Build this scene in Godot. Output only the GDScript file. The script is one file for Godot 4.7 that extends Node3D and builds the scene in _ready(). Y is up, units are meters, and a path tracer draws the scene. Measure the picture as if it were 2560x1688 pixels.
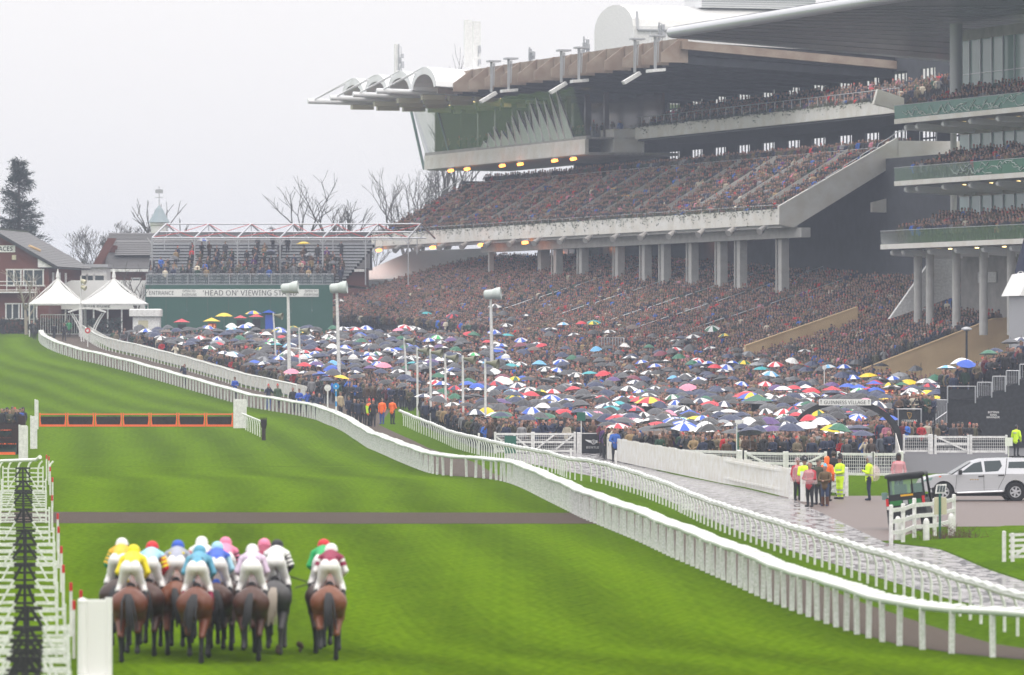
extends Node3D
# A racecourse on a wet grey day: the runners go away from us, the crowd and the stands lie beyond the rails.
# Units are metres. The lens stands 6.8 m above the lower turf and looks level along -Z.
const LENS := 14211.0
const EYE := 6.8

var M := {}
var taken := {}
var rng := RandomNumberGenerator.new()
var crowd_at: Array = []      # [position, turn, zone]
var canopy_at: Array = []     # [position, size, kind, zone]

# ---------------------------------------------------------------- mesh building
class MB:
	var v := PackedVector3Array()
	var n := PackedVector3Array()
	var c := PackedColorArray()
	var paint := Color.WHITE
	var painted := false

	func tri(a: Vector3, b: Vector3, d: Vector3) -> void:
		var m := (b - a).cross(d - a).normalized()
		v.append(a); v.append(d); v.append(b)
		n.append(m); n.append(m); n.append(m)
		if painted:
			c.append(paint); c.append(paint); c.append(paint)

	func trin(a: Vector3, b: Vector3, d: Vector3, na: Vector3, nb: Vector3, nd: Vector3) -> void:
		v.append(a); v.append(d); v.append(b)
		n.append(na); n.append(nd); n.append(nb)
		if painted:
			c.append(paint); c.append(paint); c.append(paint)

	func quad(a: Vector3, b: Vector3, d: Vector3, e: Vector3) -> void:
		tri(a, b, d); tri(a, d, e)

	func slab(o: Vector3, x: Vector3, y: Vector3, z: Vector3) -> void:  # a box from a corner and three edges
		if x.cross(y).dot(z) < 0:
			var t := x; x = y; y = t
		quad(o, o + y, o + x + y, o + x)
		quad(o + z, o + x + z, o + x + y + z, o + y + z)
		quad(o, o + x, o + x + z, o + z)
		quad(o + y, o + y + z, o + x + y + z, o + x + y)
		quad(o, o + z, o + y + z, o + y)
		quad(o + x, o + x + y, o + x + y + z, o + x + z)

	func box(m: Vector3, s: Vector3, turn := 0.0) -> void:
		var b := Basis(Vector3.UP, turn)
		slab(m - b * (s / 2), b * Vector3(s.x, 0, 0), b * Vector3(0, s.y, 0), b * Vector3(0, 0, s.z))

	func soft(m: Vector3, s: Vector3, r: float) -> void:  # a box with chamfered upright edges and top
		var p := PackedVector2Array([Vector2(-s.x / 2 + r, -s.z / 2), Vector2(s.x / 2 - r, -s.z / 2), Vector2(s.x / 2, -s.z / 2 + r), Vector2(s.x / 2, s.z / 2 - r), Vector2(s.x / 2 - r, s.z / 2), Vector2(-s.x / 2 + r, s.z / 2), Vector2(-s.x / 2, s.z / 2 - r), Vector2(-s.x / 2, -s.z / 2 + r)])
		var lo := m.y - s.y / 2
		var hi := m.y + s.y / 2
		for i in 8:
			var a := p[i]
			var b := p[(i + 1) % 8]
			var k := 1.0 - r / maxf(s.x, s.z) * 2.0
			quad(Vector3(m.x + a.x, lo, m.z + a.y), Vector3(m.x + a.x, hi - r, m.z + a.y), Vector3(m.x + b.x, hi - r, m.z + b.y), Vector3(m.x + b.x, lo, m.z + b.y))
			quad(Vector3(m.x + a.x, hi - r, m.z + a.y), Vector3(m.x + a.x * k, hi, m.z + a.y * k), Vector3(m.x + b.x * k, hi, m.z + b.y * k), Vector3(m.x + b.x, hi - r, m.z + b.y))
			tri(Vector3(m.x, hi, m.z), Vector3(m.x + b.x * k, hi, m.z + b.y * k), Vector3(m.x + a.x * k, hi, m.z + a.y * k))

	func bar(a: Vector3, b: Vector3, w: float, h: float) -> void:  # a rectangular bar between two points
		var d := b - a
		var side := d.cross(Vector3.UP)
		side = Vector3.RIGHT if side.length() < 1e-4 else side.normalized()
		var up := side.cross(d).normalized()
		slab(a - side * w / 2 - up * h / 2, side * w, up * h, d)

	func tube(a: Vector3, b: Vector3, r: float, r2 := -1.0, k := 6) -> void:
		sweep([a, b], r, r2, k)

	func sweep(p: Array, r: float, r2 := -1.0, k := 6) -> void:
		if r2 < 0:
			r2 = r
		var m := p.size()
		var rings := []
		var side := Vector3.ZERO
		for i in m:
			var d: Vector3 = (p[mini(i + 1, m - 1)] - p[maxi(i - 1, 0)]).normalized()
			if side == Vector3.ZERO:
				side = d.cross(Vector3.UP if absf(d.y) < 0.9 else Vector3.RIGHT).normalized()
			side = (side - d * side.dot(d)).normalized()
			var up := side.cross(d)
			var rr := lerpf(r, r2, float(i) / (m - 1))
			var ring := []
			for j in k:
				var t := TAU * j / k
				var o := side * cos(t) + up * sin(t)
				ring.append([p[i] + o * rr, o])
			rings.append(ring)
		for i in m - 1:
			for j in k:
				var q: Array = rings[i][j]
				var w: Array = rings[i][(j + 1) % k]
				var x: Array = rings[i + 1][(j + 1) % k]
				var y: Array = rings[i + 1][j]
				trin(q[0], y[0], x[0], q[1], y[1], x[1])
				trin(q[0], x[0], w[0], q[1], x[1], w[1])
		for j in range(1, k - 1):
			tri(rings[0][0][0], rings[0][j][0], rings[0][j + 1][0])
			tri(rings[m - 1][0][0], rings[m - 1][j + 1][0], rings[m - 1][j][0])

	func lathe(o: Vector3, prof: Array, k := 12, axis := Vector3.UP) -> void:  # prof: [radius, height] along the axis
		var u := axis.cross(Vector3.RIGHT if absf(axis.x) < 0.9 else Vector3.FORWARD).normalized()
		var w := u.cross(axis)
		for i in prof.size() - 1:
			var r0: float = prof[i][0]
			var r1: float = prof[i + 1][0]
			var y0: float = prof[i][1]
			var y1: float = prof[i + 1][1]
			var tilt := Vector2(y1 - y0, r0 - r1).normalized()
			for j in k:
				var e0 := u * cos(TAU * j / k) + w * sin(TAU * j / k)
				var e1 := u * cos(TAU * (j + 1) / k) + w * sin(TAU * (j + 1) / k)
				var n0 := e0 * tilt.x + axis * tilt.y
				var n1 := e1 * tilt.x + axis * tilt.y
				var a := o + e0 * r0 + axis * y0
				var b := o + e1 * r0 + axis * y0
				var x := o + e1 * r1 + axis * y1
				var y := o + e0 * r1 + axis * y1
				if r0 > 1e-5:
					trin(a, x, b, n0, n1, n1)
				if r1 > 1e-5:
					trin(a, y, x, n0, n0, n1)

	func prism(p: PackedVector2Array, o: Vector3, ex: Vector3, ey: Vector3, depth: Vector3) -> void:  # outline extruded along depth
		var ids := Geometry2D.triangulate_polygon(p)
		var flip := ex.cross(ey).dot(depth) < 0
		for i in range(0, ids.size(), 3):
			var a := o + ex * p[ids[i]].x + ey * p[ids[i]].y
			var b := o + ex * p[ids[i + 1]].x + ey * p[ids[i + 1]].y
			var d := o + ex * p[ids[i + 2]].x + ey * p[ids[i + 2]].y
			var front := (b - a).cross(d - a).dot(depth) > 0
			if front:
				tri(a + depth, b + depth, d + depth); tri(a, d, b)
			else:
				tri(a + depth, d + depth, b + depth); tri(a, b, d)
		var ccw := not Geometry2D.is_polygon_clockwise(p)
		for i in p.size():
			var a := o + ex * p[i].x + ey * p[i].y
			var j := (i + 1) % p.size()
			var b := o + ex * p[j].x + ey * p[j].y
			if ccw != flip:
				quad(a, b, b + depth, a + depth)
			else:
				quad(b, a, a + depth, b + depth)

	func ball(o: Vector3, s: Vector3, k := 8) -> void:
		for i in k / 2:
			var t0 := PI * i / (k / 2)
			var t1 := PI * (i + 1) / (k / 2)
			for j in k:
				var e := []
				for q in [[t0, j], [t0, j + 1], [t1, j + 1], [t1, j]]:
					e.append(Vector3(sin(q[0]) * cos(TAU * q[1] / k), cos(q[0]), sin(q[0]) * sin(TAU * q[1] / k)))
				trin(o + e[0] * s, o + e[1] * s, o + e[2] * s, e[0], e[1], e[2])
				trin(o + e[0] * s, o + e[2] * s, o + e[3] * s, e[0], e[2], e[3])

	func mesh(into: ArrayMesh = null) -> ArrayMesh:
		var out := into if into else ArrayMesh.new()
		if v.size() == 0:
			return out
		var a := []
		a.resize(Mesh.ARRAY_MAX)
		a[Mesh.ARRAY_VERTEX] = v
		a[Mesh.ARRAY_NORMAL] = n
		if painted:
			a[Mesh.ARRAY_COLOR] = c
		out.add_surface_from_arrays(Mesh.PRIMITIVE_TRIANGLES, a)
		return out


# one continuous skin over a skeleton: tapered capsules joined by a smooth minimum and meshed as surface nets
class Body:
	var bones := []

	func bone(a: Vector3, b: Vector3, ra: float, rb: float, cloth: int, k := 0.04) -> void:
		bones.append([a, b, ra, rb, cloth, k])

	func pair(a: Vector3, b: Vector3, ra: float, rb: float, cloth: int, k := 0.04) -> void:
		bone(a, b, ra, rb, cloth, k)
		bone(Vector3(-a.x, a.y, a.z), Vector3(-b.x, b.y, b.z), ra, rb, cloth, k)

	func skin(cell: float, cloths: int) -> ArrayMesh:
		var lo := Vector3.INF
		var hi := -Vector3.INF
		for b in bones:
			var r: float = maxf(b[2], b[3]) + cell * 3
			for p in [b[0], b[1]]:
				lo = lo.min(p - Vector3.ONE * r)
				hi = hi.max(p + Vector3.ONE * r)
		var nx := int((hi.x - lo.x) / cell) + 2
		var ny := int((hi.y - lo.y) / cell) + 2
		var nz := int((hi.z - lo.z) / cell) + 2
		var f := PackedFloat32Array()
		f.resize(nx * ny * nz)
		f.fill(9.0)
		var near := PackedFloat32Array()
		near.resize(f.size())
		near.fill(9.0)
		var tag := PackedByteArray()
		tag.resize(f.size())
		for b in bones:
			var a: Vector3 = b[0]
			var ab: Vector3 = b[1] - a
			var l2 := maxf(ab.length_squared(), 1e-9)
			var ra: float = b[2]
			var rb: float = b[3]
			var k: float = b[5]
			var reach := maxf(ra, rb) + maxf(cell * 2.2, k * 1.2)
			var p0 := ((a.min(b[1]) - Vector3.ONE * reach - lo) / cell).floor()
			var p1 := ((a.max(b[1]) + Vector3.ONE * reach - lo) / cell).ceil()
			for z in range(maxi(0, int(p0.z)), mini(nz, int(p1.z) + 1)):
				for y in range(maxi(0, int(p0.y)), mini(ny, int(p1.y) + 1)):
					for x in range(maxi(0, int(p0.x)), mini(nx, int(p1.x) + 1)):
						var q := lo + Vector3(x, y, z) * cell - a
						var t := clampf(q.dot(ab) / l2, 0.0, 1.0)
						var d := (q - ab * t).length() - (ra + (rb - ra) * t)
						var i := x + nx * (y + ny * z)
						var o := f[i]
						if d < near[i]:
							near[i] = d
							tag[i] = b[4]
						var h := maxf(k - absf(o - d), 0.0) / k
						f[i] = minf(o, d) - h * h * k * 0.25
		var at := {}
		var pos := PackedVector3Array()
		var nor := PackedVector3Array()
		var cl := PackedByteArray()
		var sx := 1
		var sy := nx
		var sz := nx * ny
		for z in nz - 1:
			for y in ny - 1:
				for x in nx - 1:
					var i := x + sy * y + sz * z
					var inside := 0
					var sum := Vector3.ZERO
					var cnt := 0
					for q in 8:
						if f[i + (q & 1) + sy * ((q >> 1) & 1) + sz * (q >> 2)] < 0.0:
							inside += 1
					if inside == 0 or inside == 8:
						continue
					for e in [[0, 1], [2, 3], [4, 5], [6, 7], [0, 2], [1, 3], [4, 6], [5, 7], [0, 4], [1, 5], [2, 6], [3, 7]]:
						var q0: int = e[0]
						var q1: int = e[1]
						var f0 := f[i + (q0 & 1) + sy * ((q0 >> 1) & 1) + sz * (q0 >> 2)]
						var f1 := f[i + (q1 & 1) + sy * ((q1 >> 1) & 1) + sz * (q1 >> 2)]
						if (f0 < 0.0) != (f1 < 0.0):
							var t := f0 / (f0 - f1)
							var c0 := Vector3(q0 & 1, (q0 >> 1) & 1, q0 >> 2)
							var c1 := Vector3(q1 & 1, (q1 >> 1) & 1, q1 >> 2)
							sum += c0.lerp(c1, t)
							cnt += 1
					at[i] = pos.size()
					pos.append(lo + (Vector3(x, y, z) + sum / cnt) * cell)
					nor.append(Vector3(f[i + sx] - f[i], f[i + sy] - f[i], f[i + sz] - f[i]).normalized())
					cl.append(tag[i])
		var idx := []
		for k in cloths:
			idx.append([])
		for i in at:
			var x: int = i % nx
			var y: int = (i / nx) % ny
			var z: int = i / sz
			for ax in 3:
				var s1: int = [sx, sy, sz][ax]
				var u: int = [sy, sz, sx][ax]
				var w: int = [sz, sx, sy][ax]
				if [y, z, x][ax] == 0 or [z, x, y][ax] == 0:
					continue
				var f0 := f[i]
				var f1 := f[i + s1]
				if (f0 < 0.0) == (f1 < 0.0):
					continue
				if not (at.has(i - u) and at.has(i - w) and at.has(i - u - w)):
					continue
				var a: int = at[i]
				var b: int = at[i - u]
				var d: int = at[i - u - w]
				var e: int = at[i - w]
				if f0 < 0.0:
					idx[cl[a]].append_array([a, d, b, a, e, d])
				else:
					idx[cl[a]].append_array([a, b, d, a, d, e])
		var out := ArrayMesh.new()
		for k in cloths:
			var src: Array = idx[k]
			var arr := []
			arr.resize(Mesh.ARRAY_MAX)
			if src.size() == 0:
				src = [0, 0, 0]
			var mp := {}
			var vv := PackedVector3Array()
			var nn := PackedVector3Array()
			var ii := PackedInt32Array()
			for j in src:
				if not mp.has(j):
					mp[j] = vv.size()
					vv.append(pos[j])
					nn.append(nor[j])
				ii.append(mp[j])
			arr[Mesh.ARRAY_VERTEX] = vv
			arr[Mesh.ARRAY_NORMAL] = nn
			arr[Mesh.ARRAY_INDEX] = ii
			out.add_surface_from_arrays(Mesh.PRIMITIVE_TRIANGLES, arr)
		return out


# ---------------------------------------------------------------- things and parts
func numbered(called: String) -> String:
	if not taken.has(called):
		taken[called] = 0
		return called
	taken[called] += 1
	return "%s_%03d" % [called, taken[called]]

func thing(called: String, label: String, category: String, where := Transform3D(), group := "") -> Node3D:
	var o := Node3D.new()
	o.name = numbered(called)
	add_child(o)
	o.transform = where
	tag(o, label, category, group)
	return o

func tag(o: Node3D, label: String, category: String, group := "") -> void:
	o.set_meta("label", label)
	o.set_meta("category", category)
	if group:
		o.set_meta("group", group)

func obj(called: String, mesh: Mesh, material: Material, parent: Node = null, label := "") -> MeshInstance3D:
	var o := MeshInstance3D.new()
	o.mesh = mesh
	if material:
		o.material_override = material
	if parent:
		o.name = called
		parent.add_child(o, true)
	else:
		o.name = numbered(called)
		add_child(o)
	if label:
		o.set_meta("label", label)
	return o

func part(called: String, b: MB, material: Material, parent: Node, label := "") -> MeshInstance3D:
	return obj(called, b.mesh(), material, parent, label)

func struct(called: String, b: MB, material: Material) -> MeshInstance3D:
	var o := obj(called, b.mesh(), material)
	o.set_meta("kind", "structure")
	return o

func at(p: Vector3, turn := 0.0) -> Transform3D:
	return Transform3D(Basis(Vector3.UP, turn), p)

func words(text: String, high: float, font_name: String, bold: bool, material: Material, parent: Node, where: Transform3D, depth := 0.012) -> MeshInstance3D:
	var f := SystemFont.new()
	f.font_names = PackedStringArray([font_name])
	f.font_weight = 700 if bold else 400
	var t := TextMesh.new()
	t.text = text
	t.font = f
	t.font_size = 48
	t.pixel_size = high / 34.5     # capital letters come out as high as asked
	t.depth = depth
	t.curve_step = 1.5
	var o := obj("lettering", t, material, parent)
	o.transform = where
	return o

# ---------------------------------------------------------------- the lie of the land
const RISE := [[-2000.0, 0.0], [350.0, 0.0], [370.0, 0.3], [389.0, 0.7], [418.0, 1.05], [440.0, 1.45], [474.0, 2.7], [530.0, 4.7], [592.0, 7.1], [640.0, 8.0], [720.0, 8.6], [3000.0, 9.0]]

func high(d: float) -> float:
	for i in RISE.size() - 1:
		if d < RISE[i + 1][0]:
			var t: float = (d - RISE[i][0]) / (RISE[i + 1][0] - RISE[i][0])
			return lerpf(RISE[i][1], RISE[i + 1][1], t)
	return 9.0

func land(x: float, z: float) -> Vector3:
	return Vector3(x, high(-z), z)

func spot(px: float, py: float) -> Vector3:  # where a line of sight meets the ground
	var d := 60.0
	while d < 900.0 and EYE + (844.0 - py) / LENS * d > high(d):
		d += 1.0
	return land((px - 1280.0) / LENS * d, -d)

func sight(px: float, py: float, d: float) -> Vector3:
	return Vector3((px - 1280.0) / LENS * d, EYE + (844.0 - py) / LENS * d, -d)

# the stands: a runs along the front away from us, b runs back into the building
const SO := Vector3(25.05, 0, -528.0)
const SA := Vector3(-0.3025, 0, -0.9532)
const SB := Vector3(0.9532, 0, -0.3025)

func stand_frame(a := 0.0, y := 0.0, b := 0.0) -> Transform3D:
	return Transform3D(Basis(SA, Vector3.UP, SB), SO + SA * a + SB * b + Vector3.UP * y)

func terrace(a: float, b: float) -> float:
	return high(-(SO + SA * a + SB * b).z) + 0.295 * maxf(0.0, b + 14.0)

# ---------------------------------------------------------------- materials
func mat(r: float, g: float, b: float, rough := 0.7, metal := 0.0) -> StandardMaterial3D:
	var m := StandardMaterial3D.new()
	m.albedo_color = Color(r, g, b).linear_to_srgb()
	m.roughness = rough
	m.metallic = metal
	return m

func grain(seed_: int, freq: float, size := 512, oct := 4) -> FastNoiseLite:
	var f := FastNoiseLite.new()
	f.seed = seed_
	f.frequency = freq
	f.fractal_octaves = oct
	return f

func mottle(m: StandardMaterial3D, seed_: int, metres: float, low: float, freq := 0.02, tint := Color.WHITE, oct := 5) -> StandardMaterial3D:
	var t := NoiseTexture2D.new()
	t.width = 512
	t.height = 512
	t.seamless = true
	t.noise = grain(seed_, freq, 512, oct)
	var g := Gradient.new()
	g.set_color(0, Color(low, low, low).lerp(tint * low, 0.6))
	g.set_color(1, Color.WHITE)
	g.set_offset(0, 0.2)
	g.set_offset(1, 0.8)
	t.color_ramp = g
	m.albedo_texture = t
	m.uv1_triplanar = true
	m.uv1_world_triplanar = true
	m.uv1_scale = Vector3.ONE / metres
	return m

func relief(m: StandardMaterial3D, seed_: int, cm: float, freq := 0.06) -> StandardMaterial3D:
	var t := NoiseTexture2D.new()
	t.width = 512
	t.height = 512
	t.seamless = true
	t.noise = grain(seed_, freq, 512, 4)
	m.heightmap_enabled = true
	m.heightmap_texture = t
	m.heightmap_scale = cm
	m.uv1_triplanar = true
	m.uv1_world_triplanar = true
	return m

func pane(r: float, g: float, b: float, a: float) -> StandardMaterial3D:
	var m := mat(r, g, b, 0.06)
	m.albedo_color.a = a
	m.transparency = BaseMaterial3D.TRANSPARENCY_ALPHA
	return m

func glow(r: float, g: float, b: float, e: float) -> StandardMaterial3D:
	var m := mat(0.6, 0.5, 0.4, 0.5)
	m.emission_enabled = true
	m.emission = Color(r, g, b).linear_to_srgb()
	m.emission_energy_multiplier = e
	return m

func materials() -> void:
	M.white = mottle(mat(0.78, 0.78, 0.77, 0.45), 3, 1.7, 0.88, 0.012)
	M.rail = mottle(mat(0.8, 0.81, 0.8, 0.4), 4, 0.9, 0.86, 0.02, Color(0.95, 1.0, 0.92))
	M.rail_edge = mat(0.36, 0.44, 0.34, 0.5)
	M.picket = mottle(mat(0.8, 0.8, 0.79, 0.5), 5, 9.0, 0.93, 0.02, Color(1, 0.97, 0.9))
	M.grey = mat(0.42, 0.43, 0.45, 0.4, 0.3)
	M.steel = mat(0.5, 0.51, 0.54, 0.35, 0.7)
	M.black = mat(0.012, 0.012, 0.014, 0.6)
	M.black_wall = mottle(mat(0.022, 0.024, 0.03, 0.7), 6, 3.1, 0.6, 0.02)
	M.concrete = mottle(mat(0.42, 0.4, 0.38, 0.8), 7, 15.0, 0.88, 0.02)
	M.fin = mottle(mat(0.33, 0.27, 0.22, 0.8), 8, 19.0, 0.86, 0.015, Color(0.95, 0.85, 0.8))
	M.fascia = mottle(mat(0.78, 0.77, 0.74, 0.7), 9, 17.0, 0.94, 0.014, Color(0.98, 0.95, 0.9))
	M.column = mottle(mat(0.5, 0.49, 0.47, 0.75), 10, 11.0, 0.92, 0.02)
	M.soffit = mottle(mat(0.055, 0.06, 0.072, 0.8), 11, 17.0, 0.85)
	M.deck = mottle(mat(0.11, 0.11, 0.12, 0.85), 12, 1.6, 0.7)
	M.vault = mat(0.78, 0.79, 0.8, 0.35)
	M.cream = mat(0.5, 0.47, 0.33, 0.5)
	M.glass = pane(0.10, 0.17, 0.17, 0.16)
	M.dark_glass = mat(0.035, 0.05, 0.055, 0.06)
	M.pale_glass = mat(0.24, 0.36, 0.34, 0.08)
	M.green_glass = mat(0.03, 0.15, 0.09, 0.12)
	M.etched = mat(0.5, 0.58, 0.54, 0.4)
	M.bronze_glass = mat(0.10, 0.06, 0.045, 0.1)
	M.tan = mottle(mat(0.62, 0.45, 0.25, 0.85), 13, 23.0, 0.92, 0.012, Color(0.95, 0.9, 0.85))
	M.plants = mat(0.04, 0.055, 0.025, 0.8)
	M.brick = mottle(mat(0.175, 0.06, 0.045, 0.9), 14, 0.8, 0.75, 0.05)
	M.tile = mottle(mat(0.15, 0.145, 0.145, 0.45), 15, 1.3, 0.6, 0.03)
	M.hoarding = mat(0.014, 0.085, 0.06, 0.6)
	M.canvas = mat(0.8, 0.8, 0.79, 0.6)
	M.canvas.backlight_enabled = true
	M.canvas.backlight = Color(0.35, 0.35, 0.35)
	M.sign_white = mat(0.74, 0.75, 0.72, 0.5)
	M.ink = mat(0.03, 0.032, 0.035, 0.6)
	M.red = mat(0.55, 0.015, 0.02, 0.45)
	M.orange = mat(0.85, 0.13, 0.02, 0.5)
	M.birch = mottle(mat(0.06, 0.03, 0.018, 0.95), 16, 0.5, 0.4, 0.08)
	M.spruce = mottle(mat(0.02, 0.065, 0.045, 0.9), 17, 0.5, 0.4, 0.08)
	M.bark = mat(0.055, 0.048, 0.042, 0.9)
	M.twig = mat(0.085, 0.075, 0.07, 0.9)
	M.pale_bark = mat(0.34, 0.3, 0.25, 0.8)
	M.conifer = mat(0.012, 0.026, 0.018, 0.8)
	M.gold = mat(0.42, 0.26, 0.08, 0.4, 0.4)
	M.tyre = mat(0.014, 0.014, 0.015, 0.8)
	M.silver = mat(0.56, 0.57, 0.6, 0.28, 0.55)
	M.green = mat(0.012, 0.15, 0.03, 0.45)
	M.sign_green = mat(0.012, 0.11, 0.075, 0.55)
	M.yellow = mat(0.8, 0.42, 0.01, 0.5)
	M.blue = mat(0.02, 0.28, 0.65, 0.5)
	M.hiviz = mat(0.62, 0.9, 0.015, 0.6)
	M.skin = mat(0.33, 0.185, 0.14, 0.6)
	M.skin_dark = mat(0.06, 0.032, 0.022, 0.55)
	M.hair = mat(0.035, 0.025, 0.018, 0.7)
	M.hair_grey = mat(0.33, 0.31, 0.29, 0.8)
	M.tweed = mat(0.11, 0.095, 0.065, 0.9)
	M.legs = mat(0.022, 0.023, 0.03, 0.8)
	M.boots = mat(0.012, 0.011, 0.011, 0.4)
	M.coat = mat(1, 1, 1, 0.85)
	M.coat.vertex_color_use_as_albedo = true
	M.cloth = mat(1, 1, 1, 0.6)
	M.cloth.vertex_color_use_as_albedo = true
	M.shaft = mat(0.15, 0.15, 0.16, 0.4, 0.6)
	M.poncho = pane(0.8, 0.62, 0.64, 0.3)
	M.poncho.roughness = 0.35
	M.heat = glow(1.0, 0.28, 0.03, 6.0)
	M.lamp = glow(1.0, 0.72, 0.3, 5.0)
	M.led = glow(0.9, 0.35, 0.02, 1.2)
	M.panel_red = mat(0.5, 0.02, 0.015, 0.5)

# ---------------------------------------------------------------- camera, sky, light
func view() -> void:
	var cam := Camera3D.new()
	cam.name = "camera"
	cam.position = Vector3(0, EYE, 0)
	cam.keep_aspect = Camera3D.KEEP_HEIGHT
	cam.fov = rad_to_deg(2.0 * atan(844.0 / LENS))
	cam.near = 1.0
	cam.far = 4000.0
	var at_ := CameraAttributesPhysical.new()
	at_.frustum_focal_length = 12.0 * LENS / 844.0
	at_.frustum_focus_distance = 330.0
	at_.exposure_aperture = 2.2
	at_.frustum_near = 1.0
	at_.frustum_far = 4000.0
	cam.attributes = at_
	add_child(cam)
	cam.current = true
	var env := WorldEnvironment.new()
	env.name = "air"
	var e := Environment.new()
	e.background_mode = Environment.BG_SKY
	var sky := Sky.new()
	var s := ProceduralSkyMaterial.new()
	# an even overcast: the zenith about two and a half times as bright as the horizon, as under real cloud
	s.sky_top_color = Color(1.04, 1.03, 1.03)
	s.sky_horizon_color = Color(0.655, 0.648, 0.648)
	s.sky_energy_multiplier = 1.47
	s.sky_curve = 0.6
	s.ground_horizon_color = Color(0.3, 0.36, 0.22)
	s.ground_bottom_color = Color(0.25, 0.32, 0.15)
	s.ground_energy_multiplier = 1.0
	s.sun_angle_max = 0.1
	sky.sky_material = s
	e.sky = sky
	e.tonemap_mode = Environment.TONE_MAPPER_LINEAR
	e.tonemap_exposure = 1.0
	e.fog_enabled = true
	e.fog_density = 0.00029
	e.fog_light_color = Color(0.88, 0.92, 1.0)
	e.sdfgi_enabled = true
	e.ssao_enabled = true
	e.ssil_enabled = true
	env.environment = e
	add_child(env)
	var sun := DirectionalLight3D.new()
	sun.name = "veiled_sun"
	sun.light_energy = 0.5
	sun.light_color = Color(1.0, 0.97, 0.93)
	sun.light_angular_distance = 20.0
	sun.shadow_enabled = true
	sun.rotation_degrees = Vector3(-58, 24, 0)
	add_child(sun)

# ---------------------------------------------------------------- ground
func strip(b: MB, d0: float, d1: float, lx: Callable, rx: Callable, lift: float, nx := 1, tint = null) -> void:
	var d := d0
	while d < d1 - 0.01:
		var step := 2.0 if d < 700 else 40.0
		var e := minf(d + step, d1)
		for i in nx:
			var p := []
			for q in [[d, i], [d, i + 1], [e, i + 1], [e, i]]:
				var t := float(q[1]) / nx
				var l: float = lx.call(q[0])
				var r: float = rx.call(q[0])
				var x := lerpf(l, r, t)
				p.append(Vector3(x, high(q[0]) + lift, -q[0]))
			if tint != null:
				b.paint = tint.call(p[0])
			b.tri(p[0], p[1], p[2])
			b.tri(p[0], p[2], p[3])
		d = e

func along(poly: Array) -> Callable:  # poly: [d, x] rising in d; x as a function of d
	return func(d: float) -> float:
		if d <= poly[0][0]:
			return poly[0][1]
		for i in poly.size() - 1:
			if d < poly[i + 1][0]:
				return lerpf(poly[i][1], poly[i + 1][1], (d - poly[i][0]) / (poly[i + 1][0] - poly[i][0]))
		return poly[-1][1]

func flat(px: float, py: float) -> Array:  # a place on the level ground as [d, x]
	var d := LENS * EYE / (py - 844.0)
	return [d, (px - 1280.0) / LENS * d]

func level(list: Array) -> Array:
	var out := []
	for p in list:
		out.append(flat(p[0], p[1]))
	out.sort_custom(func(a, b): return a[0] < b[0])
	return out

var rail_line: Array = []
var rail2_line: Array = []
var rail3_line: Array = []

func as_curve(line: Array) -> Callable:
	var q := []
	for p in line:
		q.append([-p.z, p.x])
	q.sort_custom(func(a, b): return a[0] < b[0])
	return along(q)

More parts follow.
